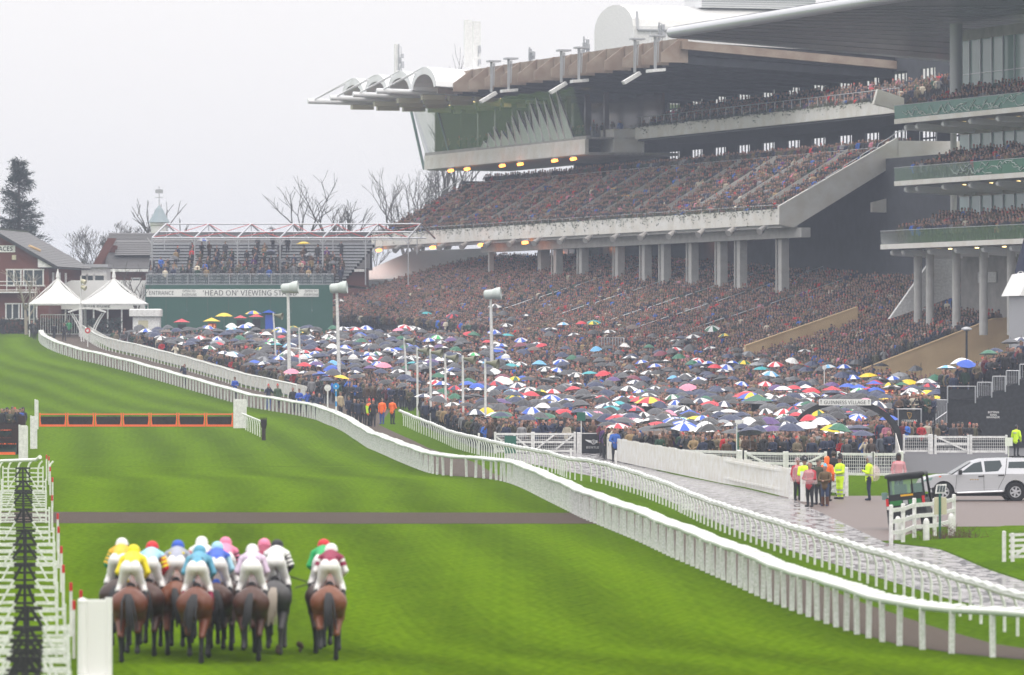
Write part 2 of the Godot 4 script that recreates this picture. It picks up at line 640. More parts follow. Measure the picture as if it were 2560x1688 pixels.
func ground() -> void:
	for p in [[2850, 1700], [2700, 1676], [2538, 1655], [2387, 1637], [2227, 1612], [2095, 1575], [1937, 1513], [1835, 1466], [1730, 1418], [1677, 1394], [1610, 1363], [1537, 1331], [1454, 1297], [1419, 1278], [1364, 1251], [1307, 1222], [1269, 1208], [1230, 1200], [1167, 1194], [1120, 1191], [1069, 1183], [1001, 1156], [935, 1127], [867, 1085], [815, 1061], [791, 1051], [744, 1040], [677, 1028], [636, 1021], [568, 1003], [446, 967], [326, 932], [255, 913.5], [184, 896], [131, 878], [104, 862], [97, 850]]:
		rail_line.append(spot(p[0], p[1]))
	for p in [[2700, 1640], [2498, 1578], [2269, 1495], [2170, 1463], [2077, 1428], [2008, 1404], [1963, 1388], [1888, 1362], [1804, 1332], [1741, 1302], [1688, 1276], [1643, 1258], [1602, 1241], [1568, 1229], [1527, 1216], [1486, 1207], [1450, 1202], [1417, 1196], [1386, 1184], [1330, 1172], [1270, 1158], [1194, 1137], [1167, 1130], [1126, 1117], [1086, 1098], [1045, 1082], [1004, 1063]]:
		rail2_line.append(spot(p[0], p[1]))
	for p in [[742, 1002], [700, 992], [642, 979], [593, 968], [562, 957], [520, 945], [444, 922], [388, 907], [347, 895], [306, 886], [255, 874], [222, 855], [198, 838]]:
		rail3_line.append(spot(p[0], p[1]))
	var grass := mat(1, 1, 1, 0.9)
	grass.vertex_color_use_as_albedo = true
	mottle(grass, 21, 5.0, 0.78, 0.03, Color(0.92, 1.0, 0.8), 5)
	relief(grass, 22, 2.0, 0.09)
	grass.uv1_scale = Vector3.ONE / 5.0
	grass.specular_mode = BaseMaterial3D.SPECULAR_DISABLED
	M.grass = grass
	var n1 := grain(31, 0.02)
	var n2 := grain(32, 0.11)
	var rx := as_curve(rail_line)
	# rough ground everywhere, out to where the land drops from view
	var g := MB.new()
	g.painted = true
	g.paint = Color(0.045, 0.085, 0.014)
	strip(g, 40, 700, func(_d): return -420.0, func(_d): return 420.0, 0.0, 1, func(p): return Color(0.095, 0.165, 0.01) * (1.0 + 0.25 * n1.get_noise_2d(p.x, p.z)))
	strip(g, 700, 2600, func(_d): return -1500.0, func(_d): return 1500.0, -0.05)
	struct("ground", g, grass)
	# the mown course; the stripes lean with the running line
	var t := MB.new()
	t.painted = true
	var stripe := func(p: Vector3) -> Color:
		var off: float = p.x - rx.call(-p.z)
		var s := sin(off * 1.55 + n1.get_noise_2d(p.x * 3, p.z * 0.4) * 1.6)
		var w := 1.0 + 0.16 * s + 0.14 * n1.get_noise_2d(p.x * 2.0, p.z * 0.6) + 0.10 * n2.get_noise_2d(p.x * 4.0, p.z)
		return Color(0.1 * w, 0.168 * w, 0.004)
	strip(t, 70, 640, func(d): return -34.0 if d < 300 else -60.0, rx, 0.006, 110, stripe)
	struct("turf_course", t, grass)
	# earth crossing
	var earth := mottle(mat(0.15, 0.098, 0.062, 0.95), 23, 1.1, 0.55, 0.05, Color(0.95, 0.85, 0.75))
	relief(earth, 24, 5.0, 0.12)
	earth.uv1_scale = Vector3.ONE / 1.1
	M.earth = earth
	var c := MB.new()
	var steps := 90
	for i in steps:
		var q := []
		for j in [i, i + 1]:
			var x := lerpf(-36.0, rx.call(214.0) + 1.0, float(j) / steps)
			var wob := 0.35 * n2.get_noise_2d(x * 3, 1.0)
			q.append([x, 207.2 + wob * 1.6 - x * 0.05, 220.3 + 0.35 * n2.get_noise_2d(x * 3, 9.0) - x * 0.05])
		c.quad(Vector3(q[0][0], 0.012, -q[0][1]), Vector3(q[1][0], 0.012, -q[1][1]), Vector3(q[1][0], 0.012, -q[1][2]), Vector3(q[0][0], 0.012, -q[0][2]))
	struct("dirt_crossing", c, earth)
	# horse walk between the rails
	var w := MB.new()
	var r2x := as_curve(rail2_line)
	var r3x := as_curve(rail3_line)
	var inner := func(d: float) -> float: return rx.call(d) + 0.1
	var outer := func(d: float) -> float:
		if d < 262.0:
			return rx.call(d) + 2.3
		if d < 430.0:
			return lerpf(rx.call(d) + 2.3, r2x.call(d) - 1.6, smoothstep(262.0, 320.0, d))
		return lerpf(r2x.call(430.0) - 1.6, r3x.call(d) + 0.4, smoothstep(430.0, 452.0, d))
	strip(w, 96, 600, inner, outer, 0.010, 3)
	var walk := mottle(mat(0.16, 0.118, 0.086, 0.9), 25, 1.3, 0.6, 0.05, Color(0.95, 0.9, 0.85))
	relief(walk, 26, 4.0, 0.12)
	walk.uv1_scale = Vector3.ONE / 1.3
	struct("dirt_walkway", w, walk)
	# wet tarmac with standing water
	var tarmac := mottle(mat(0.26, 0.245, 0.25, 0.3), 27, 9.0, 0.8, 0.012)
	var wet := NoiseTexture2D.new()
	wet.width = 512
	wet.height = 512
	wet.seamless = true
	wet.noise = grain(28, 0.012, 512, 5)
	var ramp := Gradient.new()
	ramp.set_color(0, Color(0.14, 0.14, 0.14))
	ramp.set_color(1, Color(0.62, 0.62, 0.62))
	ramp.set_offset(0, 0.42)
	ramp.set_offset(1, 0.75)
	wet.color_ramp = ramp
	tarmac.roughness = 1.0
	tarmac.roughness_texture = wet
	tarmac.metallic_specular = 0.75
	tarmac.uv1_scale = Vector3(1 / 4.0, 1 / 4.0, 1 / 13.0)
	M.tarmac = tarmac
	var red_pave := mottle(mat(0.155, 0.11, 0.095, 0.55), 29, 1.5, 0.7, 0.05)
	var edge_l := level([[1262, 1147], [1420, 1180], [1480, 1191], [1550, 1211], [1640, 1238], [1722, 1276], [1800, 1310], [1890, 1345], [1970, 1375], [2153, 1432], [2368, 1497], [2560, 1540], [2760, 1590]])
	var edge_r := level([[1518, 1143], [1680, 1186], [1863, 1222], [1986, 1251], [2215, 1359], [2290, 1366], [2347, 1373], [2412, 1400], [2470, 1425], [2560, 1455], [2760, 1520]])
	var r := MB.new()
	strip(r, 100, 336, along(edge_l), along(edge_r), 0.011, 4)
	struct("wet_road", r, tarmac)
	var pv := MB.new()
	strip(pv, 190, 244, func(d): return along(edge_r).call(d) - 0.6, func(d): return 30.0 if d > 204 else lerpf(along(edge_r).call(d) + 0.4, 15.0, (d - 190.0) / 14.0), 0.0075, 3)
	struct("red_paving", pv, red_pave)
	# paved yard under the crowd
	var yard := MB.new()
	strip(yard, 284, 335, func(d): return maxf(along(edge_r).call(minf(d, 323.0)), 5.5) if d > 318 else lerpf(13.0, 6.5, (d - 284) / 34.0), func(_d): return 60.0, 0.0075, 2)
	strip(yard, 335, 520, func(d): return r2x.call(minf(d, 440.0)) + 1.2 if d < 440 else r3x.call(d) + 0.9, func(_d): return 70.0, 0.0075, 3)
	strip(yard, 520, 660, func(d): return r3x.call(d) + 0.9, func(_d): return 80.0, 0.0075, 3)
	struct("paved_yard", yard, M.deck)
	# verge banks at the lower edge of the road
	var bank := MB.new()
	bank.painted = true
	var bp := []
	for i in 26:
		var row := []
		var d := 100.0 + i * 4.2
		var l: float = along(edge_r).call(d) + (0.1 if d < 190 else 0.4 + (d - 190) * 0.35)
		for j in 13:
			var x := l + j * 0.8 * (1.0 + j * 0.12)
			var k := clampf((x - l) / 3.0, 0, 1)
			row.append(Vector3(x, 0.016 + 0.5 * k * k * (3 - 2 * k) * clampf((196.0 - d) / 26.0, 0, 1) + 0.07 * n2.get_noise_2d(x * 6, d * 3) * k, -d))
		bp.append(row)
	for i in 25:
		for j in 12:
			var k: float = 1.0 + 0.3 * n2.get_noise_2d(bp[i][j].x * 5, bp[i][j].z * 2)
			bank.paint = Color(0.095 * k, 0.17 * k, 0.008)
			bank.quad(bp[i][j], bp[i][j + 1], bp[i + 1][j + 1], bp[i + 1][j])
	struct("grass_bank", bank, grass)

# ---------------------------------------------------------------- the grandstand
func grandstand() -> void:
	var t := thing("grandstand", "long concrete grandstand with a dark cantilevered roof and columns", "grandstand", stand_frame())
	# all below in (a, height, b)
	var b := MB.new()
	# open terrace under and in front of the upper tier
	var rows := 30
	var st := MB.new()
	for i in rows:
		var b0 := -14.0 + i * 0.8
		var a := -52.0
		while a < 150:
			var e := a + 6.0
			var y0 := terrace(a, b0) + 0.12
			var y1 := terrace(e, b0) + 0.12
			var z0 := terrace(a, b0 + 0.8) + 0.12
			var z1 := terrace(e, b0 + 0.8) + 0.12
			st.quad(Vector3(a, y0, b0), Vector3(a, y0, b0 + 0.8), Vector3(e, y1, b0 + 0.8), Vector3(e, y1, b0))
			st.quad(Vector3(a, y0, b0 + 0.8), Vector3(a, z0, b0 + 0.8), Vector3(e, z1, b0 + 0.8), Vector3(e, y1, b0 + 0.8))
			a = e
	var terr := MeshInstance3D.new()
	part("terrace_steps", st, M.deck, t)
	# rear wall of the lower terrace, with glazed openings at the far end
	b = MB.new()
	b.slab(Vector3(-34, 8, 10.2), Vector3(132, 0, 0), Vector3(0, 15.5, 0), Vector3(0, 0, 0.5))
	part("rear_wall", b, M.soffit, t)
	for i in 3:
		b = MB.new()
		for j in 3:
			b.slab(Vector3(76 + i * 8 + j * 2.2, 15.2, 10.05), Vector3(1.9, 0, 0), Vector3(0, 1.5, 0), Vector3(0, 0, 0.08))
		part("window", b, M.pale_glass, t)
	# white fascia of the upper tier, planter, plants
	for i in 23:
		b = MB.new()
		var a0 := i * 6.0
		b.slab(Vector3(a0 + 0.02, 17.3, -0.35), Vector3(minf(5.96, 137.0 - a0), 0, 0), Vector3(0, 1.45, 0), Vector3(0, 0, 0.35))
		part("fascia_panel", b, M.fascia, t)
	b = MB.new()
	b.slab(Vector3(0, 17.0, 0.0), Vector3(137, 0, 0), Vector3(0, 0.35, 0), Vector3(0, 0, 1.6))
	b.slab(Vector3(-1.5, 16.1, 1.4), Vector3(100, 0, 0), Vector3(0, 0.9, 0), Vector3(0, 0, 0.9))
	part("edge_beam", b, M.column, t)
	var pl := MB.new()
	rng.seed = 5
	for i in 5200:
		var a := rng.randf() * 137.0
		var drop := pow(rng.randf(), 3.0) * (0.7 + 0.5 * sin(a * 1.7) + 0.4 * sin(a * 4.1))
		var o := Vector3(a, 18.72 + rng.randf() * 0.5 - drop, -0.38 - rng.randf() * 0.14 + (0.5 * rng.randf() if drop < 0.1 else 0.0))
		var s := 0.09 + rng.randf() * 0.1
		var d1 := Vector3(rng.randf() - 0.5, rng.randf() - 0.5, rng.randf() - 0.5).normalized() * s
		var d2 := Vector3(rng.randf() - 0.5, rng.randf() - 0.8, rng.randf() - 0.5).normalized() * s
		pl.tri(o, o + d1, o + d2)
	part("trailing_plants", pl, M.plants, t).set_meta("kind", "stuff")
	# underside and steps of the upper tier
	b = MB.new()
	b.prism(PackedVector2Array([Vector2(0, 17.35), Vector2(1.6, 17.35), Vector2(11, 22.6), Vector2(11, 23.0), Vector2(0, 17.8)]), Vector3(0.1, 0, 0), Vector3(0, 0, 1), Vector3(0, 1, 0), Vector3(136.8, 0, 0))
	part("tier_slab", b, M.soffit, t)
	st = MB.new()
	for i in 13:
		var b0 := 0.4 + i * 0.8
		var y := 17.9 + i * 0.48
		st.quad(Vector3(0.3, y, b0), Vector3(0.3, y, b0 + 0.8), Vector3(136.7, y, b0 + 0.8), Vector3(136.7, y, b0))
		st.quad(Vector3(0.3, y - 0.48, b0), Vector3(0.3, y, b0), Vector3(136.7, y, b0), Vector3(136.7, y - 0.48, b0))
	st.quad(Vector3(0.3, 23.7, 10.8), Vector3(0.3, 23.7, 22), Vector3(136.7, 23.7, 22), Vector3(136.7, 23.7, 10.8))
	part("upper_steps", st, M.deck, t)
	# stair gangways in the tier
	for i in 13:
		var a0 := 8.0 + i * 9.8
		b = MB.new()
		for s in [0.0, 1.5]:
			b.prism(PackedVector2Array([Vector2(2.2, 18.95), Vector2(10.2, 23.75), Vector2(10.2, 24.7), Vector2(2.2, 19.9)]), Vector3(a0 + s, 0, 0), Vector3(0, 0, 1), Vector3(0, 1, 0), Vector3(0.1, 0, 0))
		part("stair_wall", b, M.concrete, t)
	# sloping white parapet that ends the tier, and its landings
	b = MB.new()
	b.prism(PackedVector2Array([Vector2(-0.4, 17.3), Vector2(1.0, 17.0), Vector2(11.4, 23.1), Vector2(11.4, 25.5), Vector2(-0.4, 19.0)]), Vector3(-0.45, 0, 0), Vector3(0, 0, 1), Vector3(0, 1, 0), Vector3(0.5, 0, 0))
	part("sloping_parapet", b, M.fascia, t)
	b = MB.new()
	b.slab(Vector3(-0.5, 23.3, 11.42), Vector3(0.5, 0, 0), Vector3(0, 1.9, 0), Vector3(0, 0, 6.4))
	b.slab(Vector3(-38, 23.3, 17.9), Vector3(37.9, 0, 0), Vector3(0, 1.9, 0), Vector3(0, 0, 0.4))
	part("upper_landing", b, M.fascia, t)
	b = MB.new()
	b.prism(PackedVector2Array([Vector2(8.8, 18.5), Vector2(18.2, 18.3), Vector2(18.2, 20.2), Vector2(12, 20.2), Vector2(8.8, 19.4)]), Vector3(-0.6, 0, 0), Vector3(0, 0, 1), Vector3(0, 1, 0), Vector3(0.5, 0, 0))
	b.slab(Vector3(-0.66, 19.35, 10.5), Vector3(0.05, 0, 0), Vector3(0, 0.06, 0), Vector3(0, 0, 7.7))
	part("lower_landing", b, M.fascia, t)
	# the level above: white balcony band, floor, plants
	for i in 14:
		b = MB.new()
		var a0 := 0.2 + i * 5.8
		b.slab(Vector3(a0 + 0.02, 27.9, 12.0), Vector3(5.76, 0, 0), Vector3(0, 1.3, 0), Vector3(0, 0, 0.3))
		part("balcony_panel", b, M.fascia, t)
	b = MB.new()
	b.prism(PackedVector2Array([Vector2(9.0, 28.6), Vector2(12.0, 27.9), Vector2(12, 29.2), Vector2(9.4, 30.0)]), Vector3(-0.5, 0, 0), Vector3(0, 0, 1), Vector3(0, 1, 0), Vector3(0.5, 0, 0))
	b.prism(PackedVector2Array([Vector2(9.6, 26.2), Vector2(13, 26.2), Vector2(13, 29.0), Vector2(9.6, 29.0)]), Vector3(77.2, 0, 0), Vector3(0, 0, 1), Vector3(0, 1, 0), Vector3(4.5, 0, 0))
	part("balcony_end", b, M.fascia, t)
	b = MB.new()
	b.slab(Vector3(0.2, 27.7, 12.31), Vector3(82, 0, 0), Vector3(0, 0.4, 0), Vector3(0, 0, 10))
	for i in 4:
		b.slab(Vector3(0.2, 28.1, 14.5 + i * 1.1), Vector3(78, 0, 0), Vector3(0, 0.45 * (i + 1), 0), Vector3(0, 0, 1.1))
	part("balcony_floor", b, M.deck, t)
	pl = MB.new()
	for i in 2200:
		var a := 0.5 + rng.randf() * 78.0
		var o := Vector3(a, 29.15 + rng.randf() * 0.35 - pow(rng.randf(), 4) * 0.9 * (0.5 + 0.5 * sin(a * 1.3)), 11.92 - rng.randf() * 0.15)
		var s := 0.09 + rng.randf() * 0.1
		pl.tri(o, o + Vector3(rng.randf() - 0.5, rng.randf() - 0.5, 0.2).normalized() * s, o + Vector3(rng.randf() - 0.5, rng.randf() - 0.8, -0.2).normalized() * s)
	part("balcony_plants", pl, M.plants, t).set_meta("kind", "stuff")
	# rear wall of the upper floors: piers with open glazing through to the sky
	b = MB.new()
	for y in [[23.7, 1.3], [27.2, 3.4], [33.0, 1.6]]:
		b.slab(Vector3(-2, y[0], 22), Vector3(108, 0, 0), Vector3(0, y[1], 0), Vector3(0, 0, 0.3))
	var a1 := -2.0
	while a1 < 100:
		for y in [[25.0, 2.2], [30.6, 2.4]]:
			b.slab(Vector3(a1, y[0], 22), Vector3(3.6, 0, 0), Vector3(0, y[1], 0), Vector3(0, 0, 0.3))
			for m in [4.3, 5.3, 6.3]:
				b.slab(Vector3(a1 + m, y[0], 22.1), Vector3(0.16, 0, 0), Vector3(0, y[1], 0), Vector3(0, 0, 0.1))
			b.slab(Vector3(a1 + 3.6, y[0] + y[1] * 0.5, 22.05), Vector3(3.9, 0, 0), Vector3(0, 0.16, 0), Vector3(0, 0, 0.2))
		a1 += 7.5
	part("upper_rear_wall", b, M.soffit, t)
	b = MB.new()
	b.slab(Vector3(104, 23.7, 14), Vector3(0.3, 0, 0), Vector3(0, 11, 0), Vector3(0, 0, 10))
	b.slab(Vector3(136.4, 19, 11), Vector3(0.3, 0, 0), Vector3(0, 6, 0), Vector3(0, 0, 12))
	part("end_wall", b, M.soffit, t)
	# roof: dark slab, stepped brown fins along the front, pale near edge
	b = MB.new()
	b.prism(PackedVector2Array([Vector2(0.6, 34.4), Vector2(24, 33.0), Vector2(24, 34.6), Vector2(0.6, 35.6)]), Vector3(27.4, 0, 0), Vector3(0, 0, 1), Vector3(0, 1, 0), Vector3(76, 0, 0))
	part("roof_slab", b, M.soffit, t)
	b = MB.new()
	b.prism(PackedVector2Array([Vector2(-0.4, 34.9), Vector2(24.2, 33.1), Vector2(24.2, 33.9), Vector2(-0.4, 35.7)]), Vector3(26.7, 0, 0), Vector3(0, 0, 1), Vector3(0, 1, 0), Vector3(0.7, 0, 0))
	b.prism(PackedVector2Array([Vector2(1.0, 36.0), Vector2(24.2, 34.3), Vector2(24.2, 34.5), Vector2(1.0, 36.2)]), Vector3(26.9, 0, 0), Vector3(0, 0, 1), Vector3(0, 1, 0), Vector3(0.4, 0, 0))
	part("roof_edge_beam", b, M.fin, t)
	for i in 14:
		var a0 := 27.4 + i * 5.75
		b = MB.new()
		# a panel that swells down from the roof edge, and the raking blade beside it
		var arc := PackedVector2Array([Vector2(0, 36.0), Vector2(0, 34.0), Vector2(1.2, 34.0)])
		for k in 7:
			arc.append(Vector2(1.2 + k * 0.72, 34.15 + 0.9 * sin(k / 6.0 * PI * 0.5)))
		arc.append(Vector2(5.6, 36.0))
		b.prism(arc, Vector3(a0, 0, -0.3), Vector3(1, 0, 0), Vector3(0, 1, 0), Vector3(0, 0, 0.5))
		b.prism(PackedVector2Array([Vector2(-0.3, 36.05), Vector2(-2.4, 34.5), Vector2(-2.4, 33.6), Vector2(0.4, 33.6), Vector2(0.4, 36.05)]), Vector3(a0 - 0.1, 0, 0), Vector3(0, 0, 1), Vector3(0, 1, 0), Vector3(0.22, 0, 0))
		part("roof_fin", b, M.fin, t)
		b = MB.new()
		b.slab(Vector3(a0 + 0.6, 33.5, 0.3), Vector3(0.9, 0, 0), Vector3(0, 0.75, 0), Vector3(0, -1.1, 22))
		part("roof_rib", b, M.soffit, t)
	# vaulted canopies over the restaurant
	for i in 4:
		var a0 := 134.6 - i * 9.4
		var v := MB.new()
		var rim := MB.new()
		for k in 12:
			var t0 := PI * k / 12
			var t1 := PI * (k + 1) / 12
			var p0 := Vector3(a0 - 4.7 + 4.7 * cos(t0), 34.2 + 2.3 * sin(t0), 0)
			var p1 := Vector3(a0 - 4.7 + 4.7 * cos(t1), 34.2 + 2.3 * sin(t1), 0)
			var r0 := Vector3(a0 - 4.7 + 3.9 * cos(t0), 34.1 + 1.6 * sin(t0), 0)
			var r1 := Vector3(a0 - 4.7 + 3.9 * cos(t1), 34.1 + 1.6 * sin(t1), 0)
			var f := Vector3(0, 0, -4.2)
			var r := Vector3(0, -0.9, 13)
			v.quad(p0 + f, p0 + r, p1 + r, p1 + f)
			v.quad(r0 + f, r1 + f, r1 + r, r0 + r)
			rim.quad(p0 + f, p1 + f, r1 + f, r0 + f)
			rim.quad(p0 + f + Vector3(0, 0, -0.03), r0 + f + Vector3(0, 0, -0.03), r1 + f + Vector3(0, 0, -0.03), p1 + f + Vector3(0, 0, -0.03))
		part("vault_shell", v, M.vault, t)
		part("vault_rim", rim, M.vault, t)
		b = MB.new()
		b.tube(Vector3(a0, 34.0, -8.2), Vector3(a0, 33.6, 13), 0.3, -1, 8)
		b.tube(Vector3(a0, 34.1, -7.6), Vector3(a0 - 1.6, 36.0, -4.2), 0.1)
		b.tube(Vector3(a0, 34.1, -7.6), Vector3(a0 - 4.7, 36.5, -4.2), 0.07)
		part("vault_gutter", b, M.vault, t)
		b = MB.new()
		for k in 5:
			b.slab(Vector3(a0 - 0.4, 33.1 - k * 0.08, -3.0 + k * 3.1), Vector3(0.8, 0, 0), Vector3(0, 0.55, 0), Vector3(0, 0, 2.6))
		part("gutter_panel", b, M.cream, t)
	# the glazed restaurant hung over the tier
	b = MB.new()
	for i in 12:
		var q := MB.new()
		var a0 := 77.3 + i * 5.0
		q.slab(Vector3(a0 + 0.015, 26.3, 6.4), Vector3(4.97 if i < 11 else 4.4, 0, 0), Vector3(0, 1.6, 0), Vector3(0, 0, 0.4))
		part("restaurant_panel", q, M.fascia, t)
		q = MB.new()
		q.quad(Vector3(a0 + 0.03, 28.0, 6.6), Vector3(a0 + 0.03, 34.0, 4.9), Vector3(minf(a0 + 4.97, 136.9), 34.0, 4.9), Vector3(minf(a0 + 4.97, 136.9), 28.0, 6.6))
		part("restaurant_pane", q, M.glass, t)
	b.slab(Vector3(77.2, 27.9, 6.5), Vector3(59.6, 0, 0), Vector3(0, 0.35, 0), Vector3(0, 0, 0.5))
	b.slab(Vector3(77.2, 26.2, 6.81), Vector3(59.6, 0, 0), Vector3(0, 0.3, 0), Vector3(0, 0, 10))
	b.slab(Vector3(77.2, 27.9, 7.1), Vector3(59.6, 0, 0), Vector3(0, 0.2, 0), Vector3(0, 0, 10))
	part("restaurant_floor", b, M.concrete, t)
	b = MB.new()
	b.slab(Vector3(77.2, 28.1, 15), Vector3(59.6, 0, 0), Vector3(0, 5.6, 0), Vector3(0, 0, 0.3))
	b.slab(Vector3(77.2, 33.7, 5.2), Vector3(59.6, 0, 0), Vector3(0, 0.4, 0), Vector3(0, 0, 10))
	for i in 9:
		b.slab(Vector3(80 + i * 6.5, 28.1, 9.5), Vector3(0.5, 0, 0), Vector3(0, 5.6, 0), Vector3(0, 0, 0.5))
	b.slab(Vector3(136.2, 28.1, 7.6), Vector3(0.3, 0, 0), Vector3(0, 5.6, 0), Vector3(0, 0, 8))
	part("restaurant_interior", b, M.bronze_glass, t)
	b = MB.new()
	b.bar(Vector3(137.0, 26.3, 6.5), Vector3(137.3, 34.0, 4.8), 0.3, 0.3)
	b.bar(Vector3(127.5, 28.2, 6.5), Vector3(127.5, 32.6, 5.2), 0.12, 0.12)
	part("corner_mullion", b, M.pale_glass, t)
	b = MB.new()
	b.quad(Vector3(137.05, 28, 6.7), Vector3(137.05, 28, 15), Vector3(137.2, 34, 15), Vector3(137.2, 34, 4.9))
	part("restaurant_pane", b, M.glass, t)
	b = MB.new()
	b.quad(Vector3(77.25, 28, 6.7), Vector3(77.1, 34, 4.9), Vector3(77.1, 34, 13), Vector3(77.25, 28, 13))
	part("restaurant_pane", b, M.glass, t)
	# etched peaks on the glass
	rng.seed = 11
	for i in 13:
		var a0 := 83.0 + i * 2.5
		var hh := clampf(5.4 - absf(a0 - 84) * 0.15 + rng.randf_range(-0.6, 0.5), 0.8, 5.4)
		b = MB.new()
		var w := 1.0 + rng.randf()
		var pts := [Vector2(-w, 0.05), Vector2(w, 0.05), Vector2(w * 0.55, hh * 0.45), Vector2(w * 0.2, hh * 0.7), Vector2(0.1, hh), Vector2(-w * 0.15, hh * 0.75), Vector2(-w * 0.7, hh * 0.35)]
		var o := Vector3(a0, 28.05, 6.53)
		var up := Vector3(0, 1, -0.283)
		b.prism(PackedVector2Array(pts), o, Vector3(1, 0, 0), up, Vector3(0, 0, -0.02))
		part("etched_peak", b, M.etched, t)
		b = MB.new()
		for k in 6:
			var p0: Vector2 = pts[k + 1 if k < 6 else 6]
			var p1: Vector2 = pts[(k + 2) % 7]
			b.tube(o + Vector3(p0.x, p0.y, -0.06 - 0.283 * p0.y), o + Vector3(p1.x, p1.y, -0.06 - 0.283 * p1.y), 0.05, -1, 4)
		part("etched_line", b, M.vault, t)
	# ceiling lights in the restaurant
	for i in 16:
		b = MB.new()
		var p := Vector3(79 + i * 3.4, 33.5, 7.2 + (i % 3) * 2.0)
		b.slab(p, Vector3(2.4 if i % 5 == 0 else 0.3, 0, 0), Vector3(0, 0.12, 0), Vector3(0, 0, 0.3))
		part("ceiling_lamp", b, M.lamp, t)
	# columns
	var col_x := [1387, 1451, 1541, 1608, 1656, 1725, 1797, 1846, 1950]
	for x in col_x:
		var k: float = (x - 1280.0) / LENS
		var bb := 2.0
		var a0: float = (SO.x + SB.x * bb - k * (-SO.z - SB.z * bb)) / (-SA.x + k * -SA.z)
		b = MB.new()
		b.slab(Vector3(a0 - 0.45, terrace(a0, bb) - 0.3, bb), Vector3(1.0, 0, 0), Vector3(0, 17.05 - terrace(a0, bb), 0), Vector3(0, 0, 0.75))
		b.tube(Vector3(a0 + 0.62, terrace(a0, bb) - 0.3, bb - 0.12), Vector3(a0 + 0.62, 17.0, bb - 0.12), 0.1, -1, 8)
		part("column", b, M.column, t)
	b = MB.new()
	b.slab(Vector3(96, 14, 1.6), Vector3(0.5, 0, 0), Vector3(0, 3, 0), Vector3(0, 0, 0.5))
	b.slab(Vector3(82, 11, 3), Vector3(1.2, 0, 0), Vector3(0, 6, 0), Vector3(0, 0, 1.0))
	part("column", b, M.column, t)
	# hand rails
	b = MB.new()
	for s in [[0.5, 136.5, 19.15, -0.05], [1, 134, 24.65, 10.75], [1, 77, 30.2, 12.1]]:
		var a: float = s[0]
		while a < s[1]:
			var e: float = minf(a + 2.4, s[1])
			b.tube(Vector3(a, s[2], s[3]), Vector3(e, s[2], s[3]), 0.035, -1, 4)
			b.tube(Vector3(a, s[2] - 0.9, s[3]), Vector3(a, s[2], s[3]), 0.035, -1, 4)
			a = e
	b.tube(Vector3(136.9, 18.6, -0.2), Vector3(136.9, 25.6, 11.6), 0.06, -1, 5)
	for i in 5:
		b.tube(Vector3(136.9, 18.0 + i * 1.4, i * 2.4), Vector3(136.9, 19.0 + i * 1.4, i * 2.4), 0.04, -1, 4)
	for i in 6:
		var y := 19.6 + i * 1.05
		b.sweep([Vector3(-0.2, y - 0.6, 0.6 + i * 1.75), Vector3(-0.2, y, 0.8 + i * 1.75), Vector3(-0.2, y + 0.8, 2.2 + i * 1.75), Vector3(-0.2, y + 0.3, 2.3 + i * 1.75)], 0.04, -1, 4)
	b.sweep([Vector3(-0.2, 25.4, 10.6), Vector3(-0.2, 26.0, 11.4), Vector3(-0.2, 26.4, 13.6), Vector3(-0.2, 26.4, 17.8)], 0.05, -1, 5)
	for i in 4:
		b.tube(Vector3(-0.2, 25.2, 12 + i * 1.7), Vector3(-0.2, 26.3, 12 + i * 1.7), 0.035, -1, 4)
	part("hand_rail", b, M.steel, t)
	rng.seed = 21
	for i in 30:   # crush barriers among the seats, some of them yellow
		var row := 1 + (i * 5) % 8
		var a0 := 6.0 + i * 4.35
		b = MB.new()
		var y := 17.9 + row * 0.48
		var bb := 0.8 + row * 0.8
		b.sweep([Vector3(a0, y, bb), Vector3(a0, y + 1.15, bb), Vector3(a0 + 2.2, y + 1.15, bb), Vector3(a0 + 2.2, y, bb)], 0.045, -1, 4)
		part("crush_barrier", b, M.yellow if i in [9, 11, 12, 14, 15, 16, 18, 23] else M.steel, t)
	# terrace rails and gangway walls on the lower steps
	for s in [[0.0, -13.0, 5.0, true], [13.0, -10, 8, false], [24.0, -9, 8, false], [40.0, -9, 8, false], [58, -9, 8, false]]:
		b = MB.new()
		var a0: float = s[0]
		var lo: float = s[1]
		var hi: float = s[2]
		b.prism(PackedVector2Array([Vector2(lo, terrace(a0, lo) - 0.1), Vector2(hi, terrace(a0, hi) - 0.1), Vector2(hi, terrace(a0, hi) + 1.1), Vector2(lo, terrace(a0, lo) + 1.1)]), Vector3(a0, 0, 0), Vector3(0, 0, 1), Vector3(0, 1, 0), Vector3(0.15, 0, 0))
		part("gangway_wall", b, M.brick if s[3] else M.concrete, t)
		b = MB.new()
		var x := lo
		while x < hi - 2.0:
			b.sweep([Vector3(a0 - 0.05, terrace(a0, x) + 1.0, x), Vector3(a0 - 0.05, terrace(a0, x) + 1.6, x + 0.2), Vector3(a0 - 0.05, terrace(a0, x + 3.4) + 1.6, x + 3.4), Vector3(a0 - 0.05, terrace(a0, x + 3.4) + 1.1, x + 3.5)], 0.045, -1, 5)
			x += 3.9
		part("gangway_rail", b, M.steel, t)
	b = MB.new()   # raised control platform in the crowd
	b.slab(Vector3(-3, terrace(-3, -15) - 0.3, -16.5), Vector3(7.0, 0, 0), Vector3(0, 1.6, 0), Vector3(0, 0, 3.2))
	part("platform", b, M.brick, t)
	b = MB.new()
	for i in 9:
		var a0 := -3.0 + i * 0.8
		var y := terrace(-3, -15) + 1.3
		b.sweep([Vector3(a0, y, -16.5), Vector3(a0, y + 1.1, -16.5), Vector3(a0 + 0.7, y + 1.15, -16.5), Vector3(a0 + 0.7, y, -16.5)], 0.04, -1, 5)
	part("platform_rail", b, M.steel, t)

